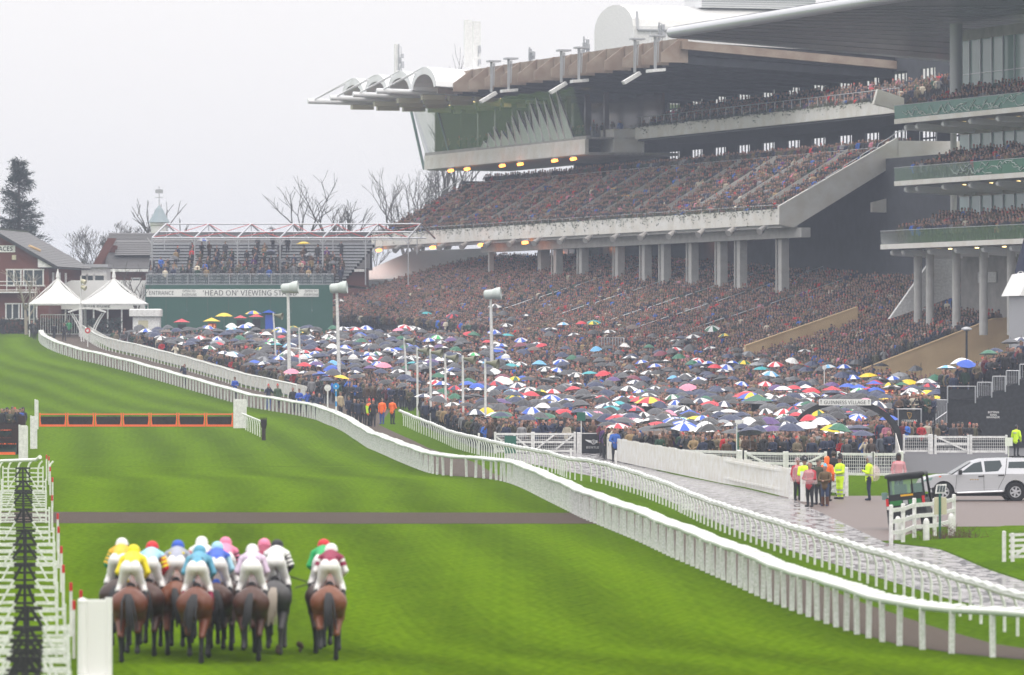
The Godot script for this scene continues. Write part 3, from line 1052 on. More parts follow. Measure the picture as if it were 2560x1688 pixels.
	# lights slung from the roof edge, each a thing of its own
	for i in 6:
		var px: float = [1233, 1276, 1408, 1452, 1592, 1643][i]
		var k: float = (px - 1280.0) / LENS
		var a0: float = (SO.x + SB.x * -2.6 - k * (-SO.z - SB.z * -2.6)) / (-SA.x + k * -SA.z)
		var l := thing("roof_floodlight", ["tilted floodlight on twin rods, first from the vaulted canopies", "level floodlight beside the tilted one nearest the vaulted canopies", "tilted floodlight on rods under the middle of the roof edge", "level floodlight under the middle of the roof edge, below a twiggy aerial", "tilted floodlight on rods close to the big metal roof", "level floodlight closest to the big metal roof"][i], "floodlight", stand_frame(a0, 0, 0), "floodlights slung from the roof edge")
		b = MB.new()
		b.slab(Vector3(-0.6, 36.1, -3.2), Vector3(1.2, 0, 0), Vector3(0, 0.18, 0), Vector3(0, 0, 1.3))
		part("bracket", b, M.grey, l)
		b = MB.new()
		for q in [-0.22, 0.22]:
			b.tube(Vector3(q, 36.1, -2.8), Vector3(q, 32.9, -2.8), 0.07)
			b.tube(Vector3(q, 36.0, -2.5), Vector3(q, 33.6, -2.6), 0.05)
		part("rod", b, M.grey, l)
		b = MB.new()
		if i % 2 == 0:
			b.slab(Vector3(-0.35, 31.7, -3.9), Vector3(0.7, 0, 0), Vector3(0, 1.0, 1.7), Vector3(0, 0.3, -0.2))
		else:
			b.slab(Vector3(-0.5, 32.6, -3.6), Vector3(1.0, 0, 0), Vector3(0, 0.3, 0), Vector3(0, 0.15, 1.7))
		part("lamp_head", b, M.white, l)
	# aerials on the roof
	for i in 5:
		var px: float = [997, 1190, 1324, 1460, 1648][i]
		var k: float = (px - 1280.0) / LENS
		var bb := 4.0
		var a0: float = (SO.x + SB.x * bb - k * (-SO.z - SB.z * bb)) / (-SA.x + k * -SA.z)
		var m := thing("roof_aerial", ["slim aerial mast standing behind the white vaulted canopies", "twin tall white aerial panels on the roof end", "twiggy aerial cluster over the third roof fin group", "twiggy aerial cluster on the middle of the roof edge", "twiggy aerial cluster in front of the white barrel roof"][i], "aerial", stand_frame(a0, 35.6 if i else 34.0, bb), "aerials along the grandstand roof")
		b = MB.new()
		var high_: float = [7.0, 4.0, 2.6, 2.8, 3.0][i]
		b.tube(Vector3.ZERO, Vector3(0, high_, 0), 0.12, 0.08)
		for q in 6:
			var w := rng.randf_range(0.3, 0.7)
			var y := high_ * rng.randf_range(0.5, 1.0)
			b.sweep([Vector3(0, y * 0.5, 0), Vector3(w * (1 if q % 2 else -1), y * 0.7, 0.1), Vector3(w * (1 if q % 2 else -1), y, 0.1), Vector3(0, y + 0.1, 0)], 0.045, -1, 4)
			b.slab(Vector3(w * (0.8 if q % 2 else -1.2), y * 0.8, 0.1), Vector3(0.3, 0, 0), Vector3(0, 0.5, 0), Vector3(0, 0, 0.3))
		part("mast", b, M.grey, m)
		if i == 1:
			for q in [0.0, 3.2]:
				b = MB.new()
				b.slab(Vector3(-0.5 + q, 1.0 + q * 0.1, -0.5), Vector3(0.3, 0, 0), Vector3(0, 5.4, 0), Vector3(0, 0, 0.9))
				part("aerial_panel", b, M.white, m)
		elif i == 0:
			b = MB.new()
			b.slab(Vector3(0.3, 2.4, -0.4), Vector3(0.25, 0, 0), Vector3(0, 4.6, 0), Vector3(0, 0, 0.5))
			part("aerial_panel", b, M.white, m)
	# infra-red heaters, lit, and cold floodlights under the white fascia
	var hx := [[951, 645, -0.5, 0.0], [1086, 624, -0.5, 0.0], [1207, 620, -0.5, 0.0], [1317, 612, -0.5, 0.0], [1757, 613, 9.0, 0.0], [1131, 423, 6.4, 1.0], [1172, 421, 6.4, 1.0], [1260, 415, 6.4, 1.0], [1305, 412, 6.6, 1.0], [1391, 406, 6.4, 1.0], [1438, 402, 6.4, 1.0]]
	for i in hx.size():
		var k: float = (hx[i][0] - 1280.0) / LENS
		var bb: float = hx[i][2]
		var a0: float = (SO.x + SB.x * bb - k * (-SO.z - SB.z * bb)) / (-SA.x + k * -SA.z)
		var y := 17.05 if hx[i][3] == 0.0 else 26.1
		var where: String = "under the white fascia" if i < 4 else ("deep under the upper tier" if i == 4 else "under the glass restaurant")
		var h := thing("infrared_heater", "glowing orange heater %s, %s" % [where, ["furthest from the columns", "second along from the white marquee end", "third along from the white marquee end", "beside the first column", "between two columns", "at the outer corner", "next to the outer corner one", "third from the outer corner", "fourth from the outer corner", "largest glow of the row", "closest to the inner corner"][i]], "heater", stand_frame(a0, y, bb), "infra-red heaters on the stand")
		b = MB.new()
		b.slab(Vector3(-0.7, -0.05, -0.3), Vector3(1.4, 0, 0), Vector3(0, 0.1, 0), Vector3(0, 0.1, 0.5))
		b.tube(Vector3(0, 0, 0), Vector3(0, 0.4, 0.2), 0.05)
		part("hood", b, M.grey, h)
		b = MB.new()
		b.slab(Vector3(-0.66, -0.4, -0.3), Vector3(1.3, 0, 0), Vector3(0, 0.24, -0.1), Vector3(0, 0.1, 0.3))
		part("heating_lamp", b, M.heat, h)
		var o := OmniLight3D.new()
		o.name = "heater_light"
		o.light_color = Color(1, 0.5, 0.2)
		o.light_energy = 1.2
		o.light_size = 0.3
		o.omni_range = 60.0
		o.omni_attenuation = 2.0
		o.shadow_enabled = true
		h.add_child(o)
		o.position = Vector3(0, -0.6, -0.6)
	for i in 15:
		var a0 := 3.0 + i * 8.6
		var f := thing("fascia_floodlight", "small round floodlight bolted below the white fascia of the upper tier", "floodlight", stand_frame(a0, 17.0, -0.5), "floodlights below the white fascia")
		b = MB.new()
		b.tube(Vector3(0.2, 0.1, 0), Vector3(-0.3, -0.35, -0.7), 0.24, 0.34, 8)
		part("lamp_head", b, M.concrete, f)
		b = MB.new()
		b.tube(Vector3(0.2, 0.3, 0.3), Vector3(0, -0.1, 0), 0.06)
		part("bracket", b, M.grey, f)
	# white barrel-roofed plant room on top
	var pr := thing("barrel_roof_building", "white barrel roofed hall standing behind the grandstand roof", "building", stand_frame(119, 33.5, 26))
	b = MB.new()
	var q := PackedVector2Array([Vector2(0, 0), Vector2(14, 0), Vector2(14, 8.4)])
	for i in 11:
		q.append(Vector2(7 + 7.0 * cos(PI * i / 10.0), 8.9 + 2.8 * sin(PI * i / 10.0)))
	q.append(Vector2(0, 8.4))
	b.prism(q, Vector3.ZERO, Vector3(1, 0, 0), Vector3(0, 1, 0), Vector3(0, 0, 40))
	part("wall", b, M.white, pr)
	for i in 20:
		b = MB.new()
		b.slab(Vector3(-0.06, 1, i * 2.0), Vector3(0.05, 0, 0), Vector3(0, 7.4, 0), Vector3(0, 0, 0.12))
		b.slab(Vector3(0.3, 9.3, i * 2.0), Vector3(0.35, 0.55, 0), Vector3(0.05, 0.05, 0), Vector3(0, 0, 0.12))
		part("cladding_rib", b, M.vault, pr)
	b = MB.new()
	b.slab(Vector3(-0.3, 8.4, 0.5), Vector3(0.4, 0, 0), Vector3(0, 0.16, 0), Vector3(0, 0, 39.5))
	b.slab(Vector3(-0.1, 8.6, 0.4), Vector3(0.3, 2.0, 0), Vector3(0.1, 0.05, 0), Vector3(0, 0, 0.3))
	part("gutter", b, M.grey, pr)
	b = MB.new()
	b.slab(Vector3(2, 11.3, 9), Vector3(6, 0, 0), Vector3(0, 1.4, 0), Vector3(0, 0, 14))
	part("roof_vent", b, M.vault, pr)
	b = MB.new()
	b.slab(Vector3(1.5, 12.7, 8.5), Vector3(7, 0, 0), Vector3(0, 0.2, 0), Vector3(0, 0, 15))
	for i in 5:
		b.slab(Vector3(1.95, 11.45 + i * 0.25, 9), Vector3(0.04, 0, 0), Vector3(0, 0.08, 0), Vector3(0, 0, 14))
	part("vent_cap", b, M.grey, pr)
	# scaffold frame and tall hut seen over the metal roof
	var sc := thing("roof_scaffold", "light scaffold frame and box standing above the big metal roof", "scaffold", stand_frame(-20, 34, 22))
	b = MB.new()
	for i in 6:
		for j in 3:
			b.tube(Vector3(i * -1.0, 0, i * 2.2 + j * 0.3), Vector3(i * -1.0, 8.6, i * 2.2 + j * 0.3), 0.06, -1, 4)
		b.tube(Vector3(i * -1.0, 2.5 + i * 0.9, i * 2.2), Vector3(i * -1.0 - 1, 2.5 + i * 0.9, i * 2.2 + 2.4), 0.05, -1, 4)
		b.tube(Vector3(0, 3 + i * 0.9, 0), Vector3(-6, 3 + i * 0.9, 13), 0.05, -1, 4)
	part("pole_frame", b, M.grey, sc)
	b = MB.new()
	b.slab(Vector3(-7, 0, 9), Vector3(5, 0, 0), Vector3(0, 10, 0), Vector3(0, 0, 16))
	part("hut", b, M.white, sc)
	# parapet walls in tan stone that end the near terraces
	for w in [[-52.0, -14.6, 4.2, "long tan stone wall sloping up beside the packed terrace", 0.0], [-27.0, -13.5, -3.0, "shorter tan stone wall sloping up through the middle of the crowd", 0.0]]:
		var tw := thing("terrace_wall", w[3], "wall", stand_frame(w[0], 0, 0), "tan walls of the lower terrace")
		b = MB.new()
		var ya: float = terrace(w[0], w[1])
		var yb: float = terrace(w[0], w[2])
		b.prism(PackedVector2Array([Vector2(w[1], ya - 3), Vector2(w[2], ya - 3), Vector2(w[2], yb + 0.95), Vector2(w[2] - 3.2, yb + 0.1), Vector2(w[2] - 4.6, yb + 0.02), Vector2(w[1], ya + 0.5)] if w[0] < -40 else [Vector2(w[1], ya - 2), Vector2(w[2], ya - 2), Vector2(w[2], yb + 2.5), Vector2(w[1], ya + 2.3)]), Vector3(0, 0, 0), Vector3(0, 0, 1), Vector3(0, 1, 0), Vector3(-0.4, 0, 0))
		part("wall_face", b, M.tan, tw)
		b = MB.new()
		var pts := [Vector3(-0.2, ya + 0.56, w[1]), Vector3(-0.2, yb + 0.09, w[2] - 4.6), Vector3(-0.2, yb + 0.17, w[2] - 3.2), Vector3(-0.2, yb + 1.02, w[2])] if w[0] < -40 else [Vector3(-0.2, ya + 2.35, w[1]), Vector3(-0.2, yb + 2.55, w[2])]
		for i in pts.size() - 1:
			b.bar(pts[i], pts[i + 1], 0.5, 0.1)
		part("coping", b, M.tan, tw)
		if w[0] < -40:
			for i in 4:
				b = MB.new()
				b.slab(Vector3(-0.415, ya - 1, w[1] + 3.4 + i * 4.2), Vector3(0.012, 0, 0), Vector3(0, 1.9 + i * 1.1, 0), Vector3(0, 0, 0.04))
				part("wall_joint", b, M.ink, tw)

# ---------------------------------------------------------------- the newer stand with three balconies
const TIERS := [25.2, 19.85, 14.4]

func balcony_stand() -> void:
	var t := thing("balcony_stand", "modern stand with three glass fronted balconies under a big metal roof", "grandstand", stand_frame())
	var b := MB.new()
	var near := -90.0
	var far := -38.7
	for i in 3:
		var y: float = TIERS[i]
		var fb := -4.0 if i < 2 else -5.0
		var fe := far if i < 2 else far + 0.7
		b = MB.new()
		b.slab(Vector3(near, y, fb), Vector3(fe - near, 0, 0), Vector3(0, 0.42, 0), Vector3(0, 0, 0.3))
		part("balcony_edge", b, M.fascia, t)
		b = MB.new()
		b.slab(Vector3(near, y + 0.06, fb + 0.31), Vector3(fe - near, 0, 0), Vector3(0, 0.3, 0), Vector3(0, 0, 7))
		for k in 5:
			b.slab(Vector3(near, y + 0.36, fb + 2.0 + k * 0.75), Vector3(fe - near - 0.4, 0, 0), Vector3(0, 0.3 * (k + 1), 0), Vector3(0, 0, 0.75))
		part("balcony_floor", b, M.concrete, t)
		var gm: Material = M.green_glass if i == 0 else M.glass
		for k in 17:
			b = MB.new()
			var a0 := fe - 3.0 * (k + 1)
			b.slab(Vector3(a0 + 0.02, y + 0.44, fb + 0.05), Vector3(2.96, 0, 0), Vector3(0, 1.12, -0.06), Vector3(0, 0, 0.03))
			part("balustrade_pane", b, M.green_glass if (i == 1 and k > 5) else gm, t)
		b = MB.new()
		b.slab(Vector3(fe - 0.03, y + 0.44, fb + 0.1), Vector3(0.03, 0, 0), Vector3(0, 1.12, 0), Vector3(0, 0, 4.0))
		part("balustrade_pane", b, gm, t)
		b = MB.new()
		b.tube(Vector3(near, y + 1.58, fb), Vector3(fe, y + 1.58, fb), 0.03, -1, 5)
		b.tube(Vector3(fe, y + 1.58, fb), Vector3(fe, y + 1.58, fb + 4), 0.03, -1, 5)
		part("top_rail", b, M.steel, t)
		# white horse-and-rider like scribbles printed on the glass
		rng.seed = 40 + i
		if i < 2:
			b = MB.new()
			var a := far - (2.0 if i == 0 else 13.0)
			for k in 26:
				var p := Vector3(a, y + 0.6 + rng.randf() * 0.7, fb - 0.04)
				var line := [p]
				for s in 5:
					p += Vector3(-0.3 - rng.randf() * 0.25, rng.randf_range(-0.42, 0.42), 0)
					p.y = clampf(p.y, y + 0.55, y + 1.45)
					line.append(p)
				b.sweep(line, 0.022, 0.05, 4)
				a -= rng.randf_range(0.5, 1.6)
				if a < -88.0:
					break
			part("printed_line", b, M.etched, t)
		# rounded white brackets below
		for k in 9:
			b = MB.new()
			var a0 := fe - 0.9 - k * 6.0
			if k > 0:
				a0 += 3.4
			b.slab(Vector3(a0 - 0.28, y - 0.55, fb + 0.9), Vector3(0.56, 0, 0), Vector3(0, 0.5, 0), Vector3(0, -0.25, 5.2))
			b.tube(Vector3(a0 - 0.28, y - 0.3, fb + 0.9), Vector3(a0 + 0.28, y - 0.3, fb + 0.9), 0.26, -1, 10)
			part("bracket", b, M.vault, t)
			b = MB.new()
			b.slab(Vector3(a0 - 2.6, y - 0.06, fb + 4.0), Vector3(0.4, 0, 0), Vector3(0, 0.08, 0), Vector3(0, 0, 0.2))
			part("soffit_lamp", b, M.lamp, t)
		# glazed wall behind
		b = MB.new()
		var y0: float = y + 0.4
		var y1: float = TIERS[i - 1] if i > 0 else 33.3
		b.slab(Vector3(near, y1 - 0.9, 2.0), Vector3(far - near, 0, 0), Vector3(0, 0.9, 0), Vector3(0, 0, 0.3))
		part("window_head", b, M.concrete, t)
		for k in 20:
			var a0 := far - 2.5 * (k + 1)
			b = MB.new()
			b.slab(Vector3(a0 + 0.06, y0, 2.05), Vector3(2.38, 0, 0), Vector3(0, y1 - 0.9 - y0, 0), Vector3(0, 0, 0.04))
			var w := part("window", b, M.pale_glass, t)
			b = MB.new()
			b.slab(Vector3(a0 - 0.05, y0, 1.92), Vector3(0.1, 0, 0), Vector3(0, y1 - 0.9 - y0, 0), Vector3(0, 0, 0.2))
			b.slab(Vector3(a0 + 0.05, lerpf(y0, y1, 0.5), 1.95), Vector3(2.4, 0, 0), Vector3(0, 0.07, 0), Vector3(0, 0, 0.1))
			part("frame", b, M.steel, w)
	# ground floor: wall, round columns, dark entrances
	for a0 in [-40.2, -43.0, -49.0, -55.0, -61.0, -67.0, -73.0]:
		b = MB.new()
		b.tube(Vector3(a0, 7, -2.4), Vector3(a0, 14.4, -2.4), 0.36, -1, 12)
		part("round_column", b, M.column, t)
	b = MB.new()
	b.slab(Vector3(near, 6, 2.2), Vector3(far - near, 0, 0), Vector3(0, 8, 0), Vector3(0, 0, 0.3))
	part("ground_floor_wall", b, M.concrete, t)
	for i in 6:
		b = MB.new()
		b.slab(Vector3(-62 - i * 4.2, 9.0, 2.1), Vector3(3.4, 0, 0), Vector3(0, 3.6, 0), Vector3(0, 0, 0.06))
		part("entrance_glass", b, M.dark_glass, t)
	b = MB.new()
	b.prism(PackedVector2Array([Vector2(-4, 8.4), Vector2(2.2, 10.4), Vector2(2.2, 14.2), Vector2(0.4, 14.2)]), Vector3(-37.6, 0, 0), Vector3(0, 0, 1), Vector3(0, 1, 0), Vector3(0.4, 0, 0))
	b.slab(Vector3(-47, 11.5, 2.0), Vector3(4, 0, 0), Vector3(0, 0.9, 0), Vector3(0, 0, 0.15))
	part("white_stair_wall", b, M.white, t)
	for a0 in [-44.5, -62.0]:
		b = MB.new()
		b.tube(Vector3(a0, 25.6, -0.6), Vector3(a0, 33.6, -0.6), 0.55, -1, 14)
		part("round_column", b, M.grey, t)
	for y in [[20.3, 25.2], [14.8, 19.8]]:
		b = MB.new()
		b.tube(Vector3(-36.5, y[0], 2.4), Vector3(-36.5, y[1], 2.4), 0.28, -1, 12)
		part("round_column", b, M.column, t)
	# roof
	b = MB.new()
	var under := MB.new()
	var c := [Vector3(-3.4, 34.4, -12), Vector3(-56.5, 34.4, -12.5), Vector3(-98, 34.4, -12.5), Vector3(-98, 33.2, 20), Vector3(-3.4, 32.6, 16)]
	for i in 3:
		pass
	under.quad(c[0], c[4], c[3], c[1])
	under.tri(c[1], c[3], c[2])
	for i in 12:   # fine seams of the metal lining
		var f := (i + 1) / 13.0
		var p0: Vector3 = c[0].lerp(c[1], f)
		var p1: Vector3 = c[4].lerp(c[3], f)
		under.bar(p0 - Vector3(0, 0.03, 0), p1 - Vector3(0, 0.03, 0), 0.08, 0.05)
	M.lining = mottle(mat(0.2, 0.2, 0.215, 0.3, 0.55), 44, 2.4, 0.72, 0.02)
	M.lining.uv1_scale = Vector3(0.9, 0.9, 0.06)
	part("roof_lining", under, M.lining, t)
	b.quad(c[0] + Vector3(0, 0.9, 0), c[1] + Vector3(0, 0.9, 0), c[3] + Vector3(0, 1.4, 0), c[4] + Vector3(0, 1.4, 0))
	b.tri(c[1] + Vector3(0, 0.9, 0), c[2] + Vector3(0, 0.9, 0), c[3] + Vector3(0, 1.4, 0))
	part("roof_deck", b, M.grey, t)
	b = MB.new()
	for e in [[c[0], c[1]], [c[1], c[2]], [c[4], c[0]]]:
		b.tube(e[0] + Vector3(0, 0.36, 0), e[1] + Vector3(0, 0.36, 0), 0.5, -1, 12)
	part("roof_nose", b, M.silver, t)
	# glazed link between the two stands
	var l := thing("bronze_glass_link", "bronze glass stair block between the grandstand and the balcony stand", "building", stand_frame(-24, 24, 16.8))
	b = MB.new()
	b.slab(Vector3(-14, 0, 0), Vector3(12, 0, 0), Vector3(0, 9.2, 0), Vector3(0, 0, 5))
	part("wall", b, M.bronze_glass, l)
	b = MB.new()
	for i in 5:
		b.slab(Vector3(-14 + i * 3.0, 5.6, -0.12), Vector3(0.12, 0, 0), Vector3(0, 3.2, 0), Vector3(0, 0, 0.12))
	b.slab(Vector3(-14, 5.5, -0.14), Vector3(12.1, 0, 0), Vector3(0, 0.14, 0), Vector3(0, 0, 0.14))
	part("frame", b, M.grey, l)
	for i in 4:
		b = MB.new()
		b.slab(Vector3(-13.8 + i * 3.0, 5.75, -0.05), Vector3(2.7, 0, 0), Vector3(0, 2.7, 0), Vector3(0, 0, 0.04))
		part("pane", b, M.cream, l)
	# corrugated cabin at the frame's edge with its white awning
	var k := thing("corrugated_cabin", "grey corrugated cabin with a white awning above the black stand", "cabin", at(Vector3(36.8, 2.0, -408), 0.1))
	b = MB.new()
	b.slab(Vector3(0, 0, 0), Vector3(6, 0, 0), Vector3(0, 8.0, 0), Vector3(0, 0, -6))
	part("wall", b, M.grey, k)
	for i in 12:
		b = MB.new()
		b.slab(Vector3(0.15 + i * 0.5, 0.1, 0), Vector3(0.24, 0, 0), Vector3(0, 7.9, 0), Vector3(0, 0, 0.09))
		part("corrugation", b, M.steel, k)
	b = MB.new()
	b.prism(PackedVector2Array([Vector2(-0.5, 7.8), Vector2(6.2, 7.8), Vector2(6.2, 10.2), Vector2(0.3, 9.4)]), Vector3(0, 0, -6.4), Vector3(1, 0, 0), Vector3(0, 1, 0), Vector3(0, 0, 7.2))
	part("awning", b, M.canvas, k)
	# dark feather banner
	var fb := thing("feather_banner", "tall dark blue feather banner with a white letter beside the balconies", "banner", at(sight(2548, 745, 420), 0))
	b = MB.new()
	b.prism(PackedVector2Array([Vector2(-0.1, 0), Vector2(0.9, 0), Vector2(1.0, 4.4), Vector2(0.4, 4.6), Vector2(-0.3, 2.0)]), Vector3.ZERO, Vector3(1, 0, 0), Vector3(0, 1, 0), Vector3(0, 0, 0.03))
	part("cloth", b, mat(0.015, 0.02, 0.05, 0.7), fb)
	b = MB.new()
	b.tube(Vector3(1.0, -3, 0), Vector3(1.0, 5.2, 0), 0.04)
	part("pole", b, M.steel, fb)
	words("Gu", 0.55, "Droid Serif", true, M.white, fb, Transform3D(Basis(), Vector3(0.35, 1.7, 0.05)))

# ---------------------------------------------------------------- far left: houses, trees, tents, head-on stand
func roof_slope(t: Node3D, a: Vector3, b: Vector3, up: Vector3, courses: int) -> void:  # tiled slope from eave edge a-b along up, in courses
	for i in courses:
		var q := MB.new()
		var f := float(i) / courses
		var n := (b - a).cross(up).normalized()
		if n.y < 0:
			n = -n
		var w := up / courses
		q.slab(a + up * f + n * 0.05, b - a, w * 1.02 - n * 0.04, n * 0.075)
		part("tile_course", q, M.tile, t)

func house_window(t: Node3D, x: float, y: float, z: float, w: float, h: float, lights: int) -> void:
	var g := MB.new()
	g.slab(Vector3(x, y, z), Vector3(w, 0, 0), Vector3(0, h, 0), Vector3(0, 0, 0.04))
	var win := part("window", g, M.dark_glass, t)
	var f := MB.new()
	for i in lights + 1:
		f.slab(Vector3(x - 0.06 + w * i / lights, y, z + 0.02), Vector3(0.14, 0, 0), Vector3(0, h, 0), Vector3(0, 0, 0.08))
	f.slab(Vector3(x - 0.1, y - 0.1, z + 0.02), Vector3(w + 0.24, 0, 0), Vector3(0, 0.14, 0), Vector3(0, 0, 0.1))
	f.slab(Vector3(x - 0.1, y + h, z + 0.02), Vector3(w + 0.24, 0, 0), Vector3(0, 0.14, 0), Vector3(0, 0, 0.1))
	part("frame", f, M.white, win)

func houses() -> void:
	var h := thing("brick_house", "red brick gable house with a white RACES sign and a tiled roof", "house", at(Vector3(-54.9, 7.1, -600), -0.116), "brick houses")
	var b := MB.new()
	b.prism(PackedVector2Array([Vector2(-6.1, 0), Vector2(6.1, 0), Vector2(6.1, 7.6), Vector2(0, 11.0), Vector2(-6.1, 7.6)]), Vector3(0, 0, 0), Vector3(1, 0, 0), Vector3(0, 1, 0), Vector3(0, 0, -18))
	part("wall", b, M.brick, h)
	roof_slope(h, Vector3(7.1, 7.1, 0.5), Vector3(7.1, 7.1, -18.5), Vector3(-7.1, 4.0, 0), 20)
	roof_slope(h, Vector3(-7.1, 7.1, -18.5), Vector3(-7.1, 7.1, 0.5), Vector3(7.1, 4.0, 0), 20)
	b = MB.new()
	b.bar(Vector3(0, 11.2, 0.45), Vector3(0, 11.2, -18.5), 0.3, 0.2)
	part("ridge", b, M.plants, h)
	b = MB.new()
	b.bar(Vector3(7.1, 7.0, 0.5), Vector3(0, 11.05, 0.5), 0.16, 0.3)
	b.slab(Vector3(5.2, 7.0, 0.3), Vector3(2.0, 0, 0), Vector3(0, 0.1, 0), Vector3(0, 0, -18))
	part("bargeboard", b, M.ink, h)
	b = MB.new()
	b.prism(PackedVector2Array([Vector2(5.0, 7.1), Vector2(6.9, 7.1), Vector2(5.0, 8.0)]), Vector3(0, 0, 0.32), Vector3(1, 0, 0), Vector3(0, 1, 0), Vector3(0, 0, 0.1))
	part("eave_box", b, M.white, h)
	house_window(h, 1.6, 5.2, 0.02, 1.5, 1.6, 2)
	house_window(h, 3.4, 5.2, 0.02, 2.1, 1.6, 2)
	house_window(h, 1.5, 1.7, 0.02, 1.4, 1.5, 2)
	house_window(h, 3.2, 1.7, 0.02, 1.6, 1.5, 2)
	house_window(h, -2.0, 5.2, 0.02, 2.4, 1.6, 2)
	b = MB.new()
	for y in [4.7, 5.2, 5.6]:
		b.tube(Vector3(-2.4, y, 0.9), Vector3(4.9, y, 0.9), 0.05, -1, 4)
	for i in 8:
		b.tube(Vector3(-2.4 + i * 1.04, 4.6, 0.9), Vector3(-2.4 + i * 1.04, 5.65, 0.9), 0.05, -1, 4)
	b.slab(Vector3(-2.4, 4.4, 0), Vector3(7.3, 0, 0), Vector3(0, 0.15, 0), Vector3(0, 0, 0.95))
	part("balcony_rail", b, M.white, h)
	for i in 3:
		b = MB.new()
		b.slab(Vector3(6.12, 3.4, -1.6 - i * 3.4), Vector3(0.06, 0, 0), Vector3(0, 3.2, 0), Vector3(0, 0, -1.0))
		part("window", b, M.white, h)
	b = MB.new()
	b.slab(Vector3(-3.4, 8.7, 0.03), Vector3(5.9, 0, 0), Vector3(0, 0.72, 0), Vector3(0, 0, 0.06))
	var sg := part("sign_board", b, M.sign_white, h)
	words("MRACES", 0.46, "Droid Sans", true, M.ink, sg, Transform3D(Basis(), Vector3(1.0, 9.06, 0.1)))
	b = MB.new()
	b.slab(Vector3(2.2, 7.9, 0.02), Vector3(0.4, 0, 0), Vector3(0, 0.5, 0), Vector3(0, 0, 0.25))
	part("flood_lamp", b, M.cream, h)
	b = MB.new()
	b.tube(Vector3(3.4, 9.35, -3.0), Vector3(4.2, 8.9, -4.4), 0.22, -1, 8)
	part("roof_vent", b, M.tan, h)

	h = thing("brick_house", "wide brick building with a big grey tiled roof behind the viewing stand", "house", at(Vector3(-46.0, 8.0, -640)), "brick houses")
	b = MB.new()
	b.slab(Vector3(0.6, -1, 0), Vector3(29, 0, 0), Vector3(0, 7.5, 0), Vector3(0, 0, -11))
	part("wall", b, M.brick, h)
	roof_slope(h, Vector3(0.2, 6.5, 0.7), Vector3(30, 6.5, 0.7), Vector3(0, 4.1, -6.2), 26)
	b = MB.new()
	b.quad(Vector3(0.2, 6.5, -12), Vector3(0.2, 10.6, -5.5), Vector3(30, 10.6, -5.5), Vector3(30, 6.5, -12))
	b.bar(Vector3(5.6, 10.7, -5.5), Vector3(30, 10.7, -5.5), 0.3, 0.22)
	part("rear_roof", b, M.tile, h)
	b = MB.new()
	b.prism(PackedVector2Array([Vector2(0, 5.0), Vector2(1.0, 5.0), Vector2(3.6, 9.6), Vector2(2.6, 9.6)]), Vector3(-2.2, 0.4, -1.0), Vector3(1, 0, 0), Vector3(0, 1, 0), Vector3(0, 0, -0.3))
	b.prism(PackedVector2Array([Vector2(0.5, 1), Vector2(3.4, 1), Vector2(3.4, 9.2), Vector2(2.9, 9.2), Vector2(0.5, 5.0)]), Vector3(-2.0, 0, -2.0), Vector3(1, 0, 0), Vector3(0, 1, 0), Vector3(0, 0, -6))
	part("side_gable", b, M.brick, h)
	roof_slope(h, Vector3(1.2, 8.0, -0.9), Vector3(7, 8.0, -0.9), Vector3(0, 1.7, -3), 8)
	b = MB.new()
	b.slab(Vector3(0.4, 6.2, 0.5), Vector3(29, 0, 0), Vector3(0, 0.3, 0), Vector3(0, 0, 0.3))
	part("gutter", b, M.white, h)
	house_window(h, 3.2, 4.4, 0.02, 0.9, 1.0, 1)
	house_window(h, 6.3, 3.4, 0.02, 1.0, 2.6, 2)
	house_window(h, 10.6, 3.6, 0.02, 2.2, 2.4, 1)

	h = thing("link_building", "low white link building with a row of windows between the brick houses", "building", at(Vector3(-50.4, 7.6, -624)))
	b = MB.new()
	b.slab(Vector3(0, 0, 0), Vector3(5.9, 0, 0), Vector3(0, 6.9, 0), Vector3(0, 0, -6))
	part("wall", b, M.white, h)
	b = MB.new()
	b.slab(Vector3(-0.5, 6.9, 0.4), Vector3(6.6, 0, 0), Vector3(0, 0.35, 0), Vector3(0, 0, -7))
	part("flat_roof", b, M.grey, h)
	for w in [[0.15, 1.1], [1.5, 0.9], [2.6, 1.1], [3.75, 0.7], [4.55, 1.1]]:
		house_window(h, w[0], 4.2, 0.02, w[1], 1.8, 1)

	h = thing("cupola_tower", "white cupola with a grey ogee cap and a weathervane above the roofs", "tower", at(Vector3(-41.1, 10.4, -662)))
	b = MB.new()
	b.lathe(Vector3.ZERO, [[1.0, 0], [1.0, 9.4], [1.12, 9.5], [1.12, 9.8]], 10)
	part("shaft", b, M.white, h)
	b = MB.new()
	b.lathe(Vector3.ZERO, [[1.3, 9.8], [1.0, 10.3], [0.66, 10.9], [0.42, 11.4], [0.2, 11.6], [0.0, 11.9]], 10)
	part("cap", b, mat(0.24, 0.3, 0.33, 0.5), h)
	b = MB.new()
	b.tube(Vector3(0, 11.7, 0), Vector3(0, 14, 0), 0.05)
	b.tube(Vector3(-0.5, 12.7, 0), Vector3(0.5, 12.7, 0), 0.04)
	b.slab(Vector3(-0.45, 13.2, 0), Vector3(0.9, 0, 0), Vector3(0, 0.45, 0), Vector3(0, 0, 0.04))
	part("weathervane", b, M.grey, h)

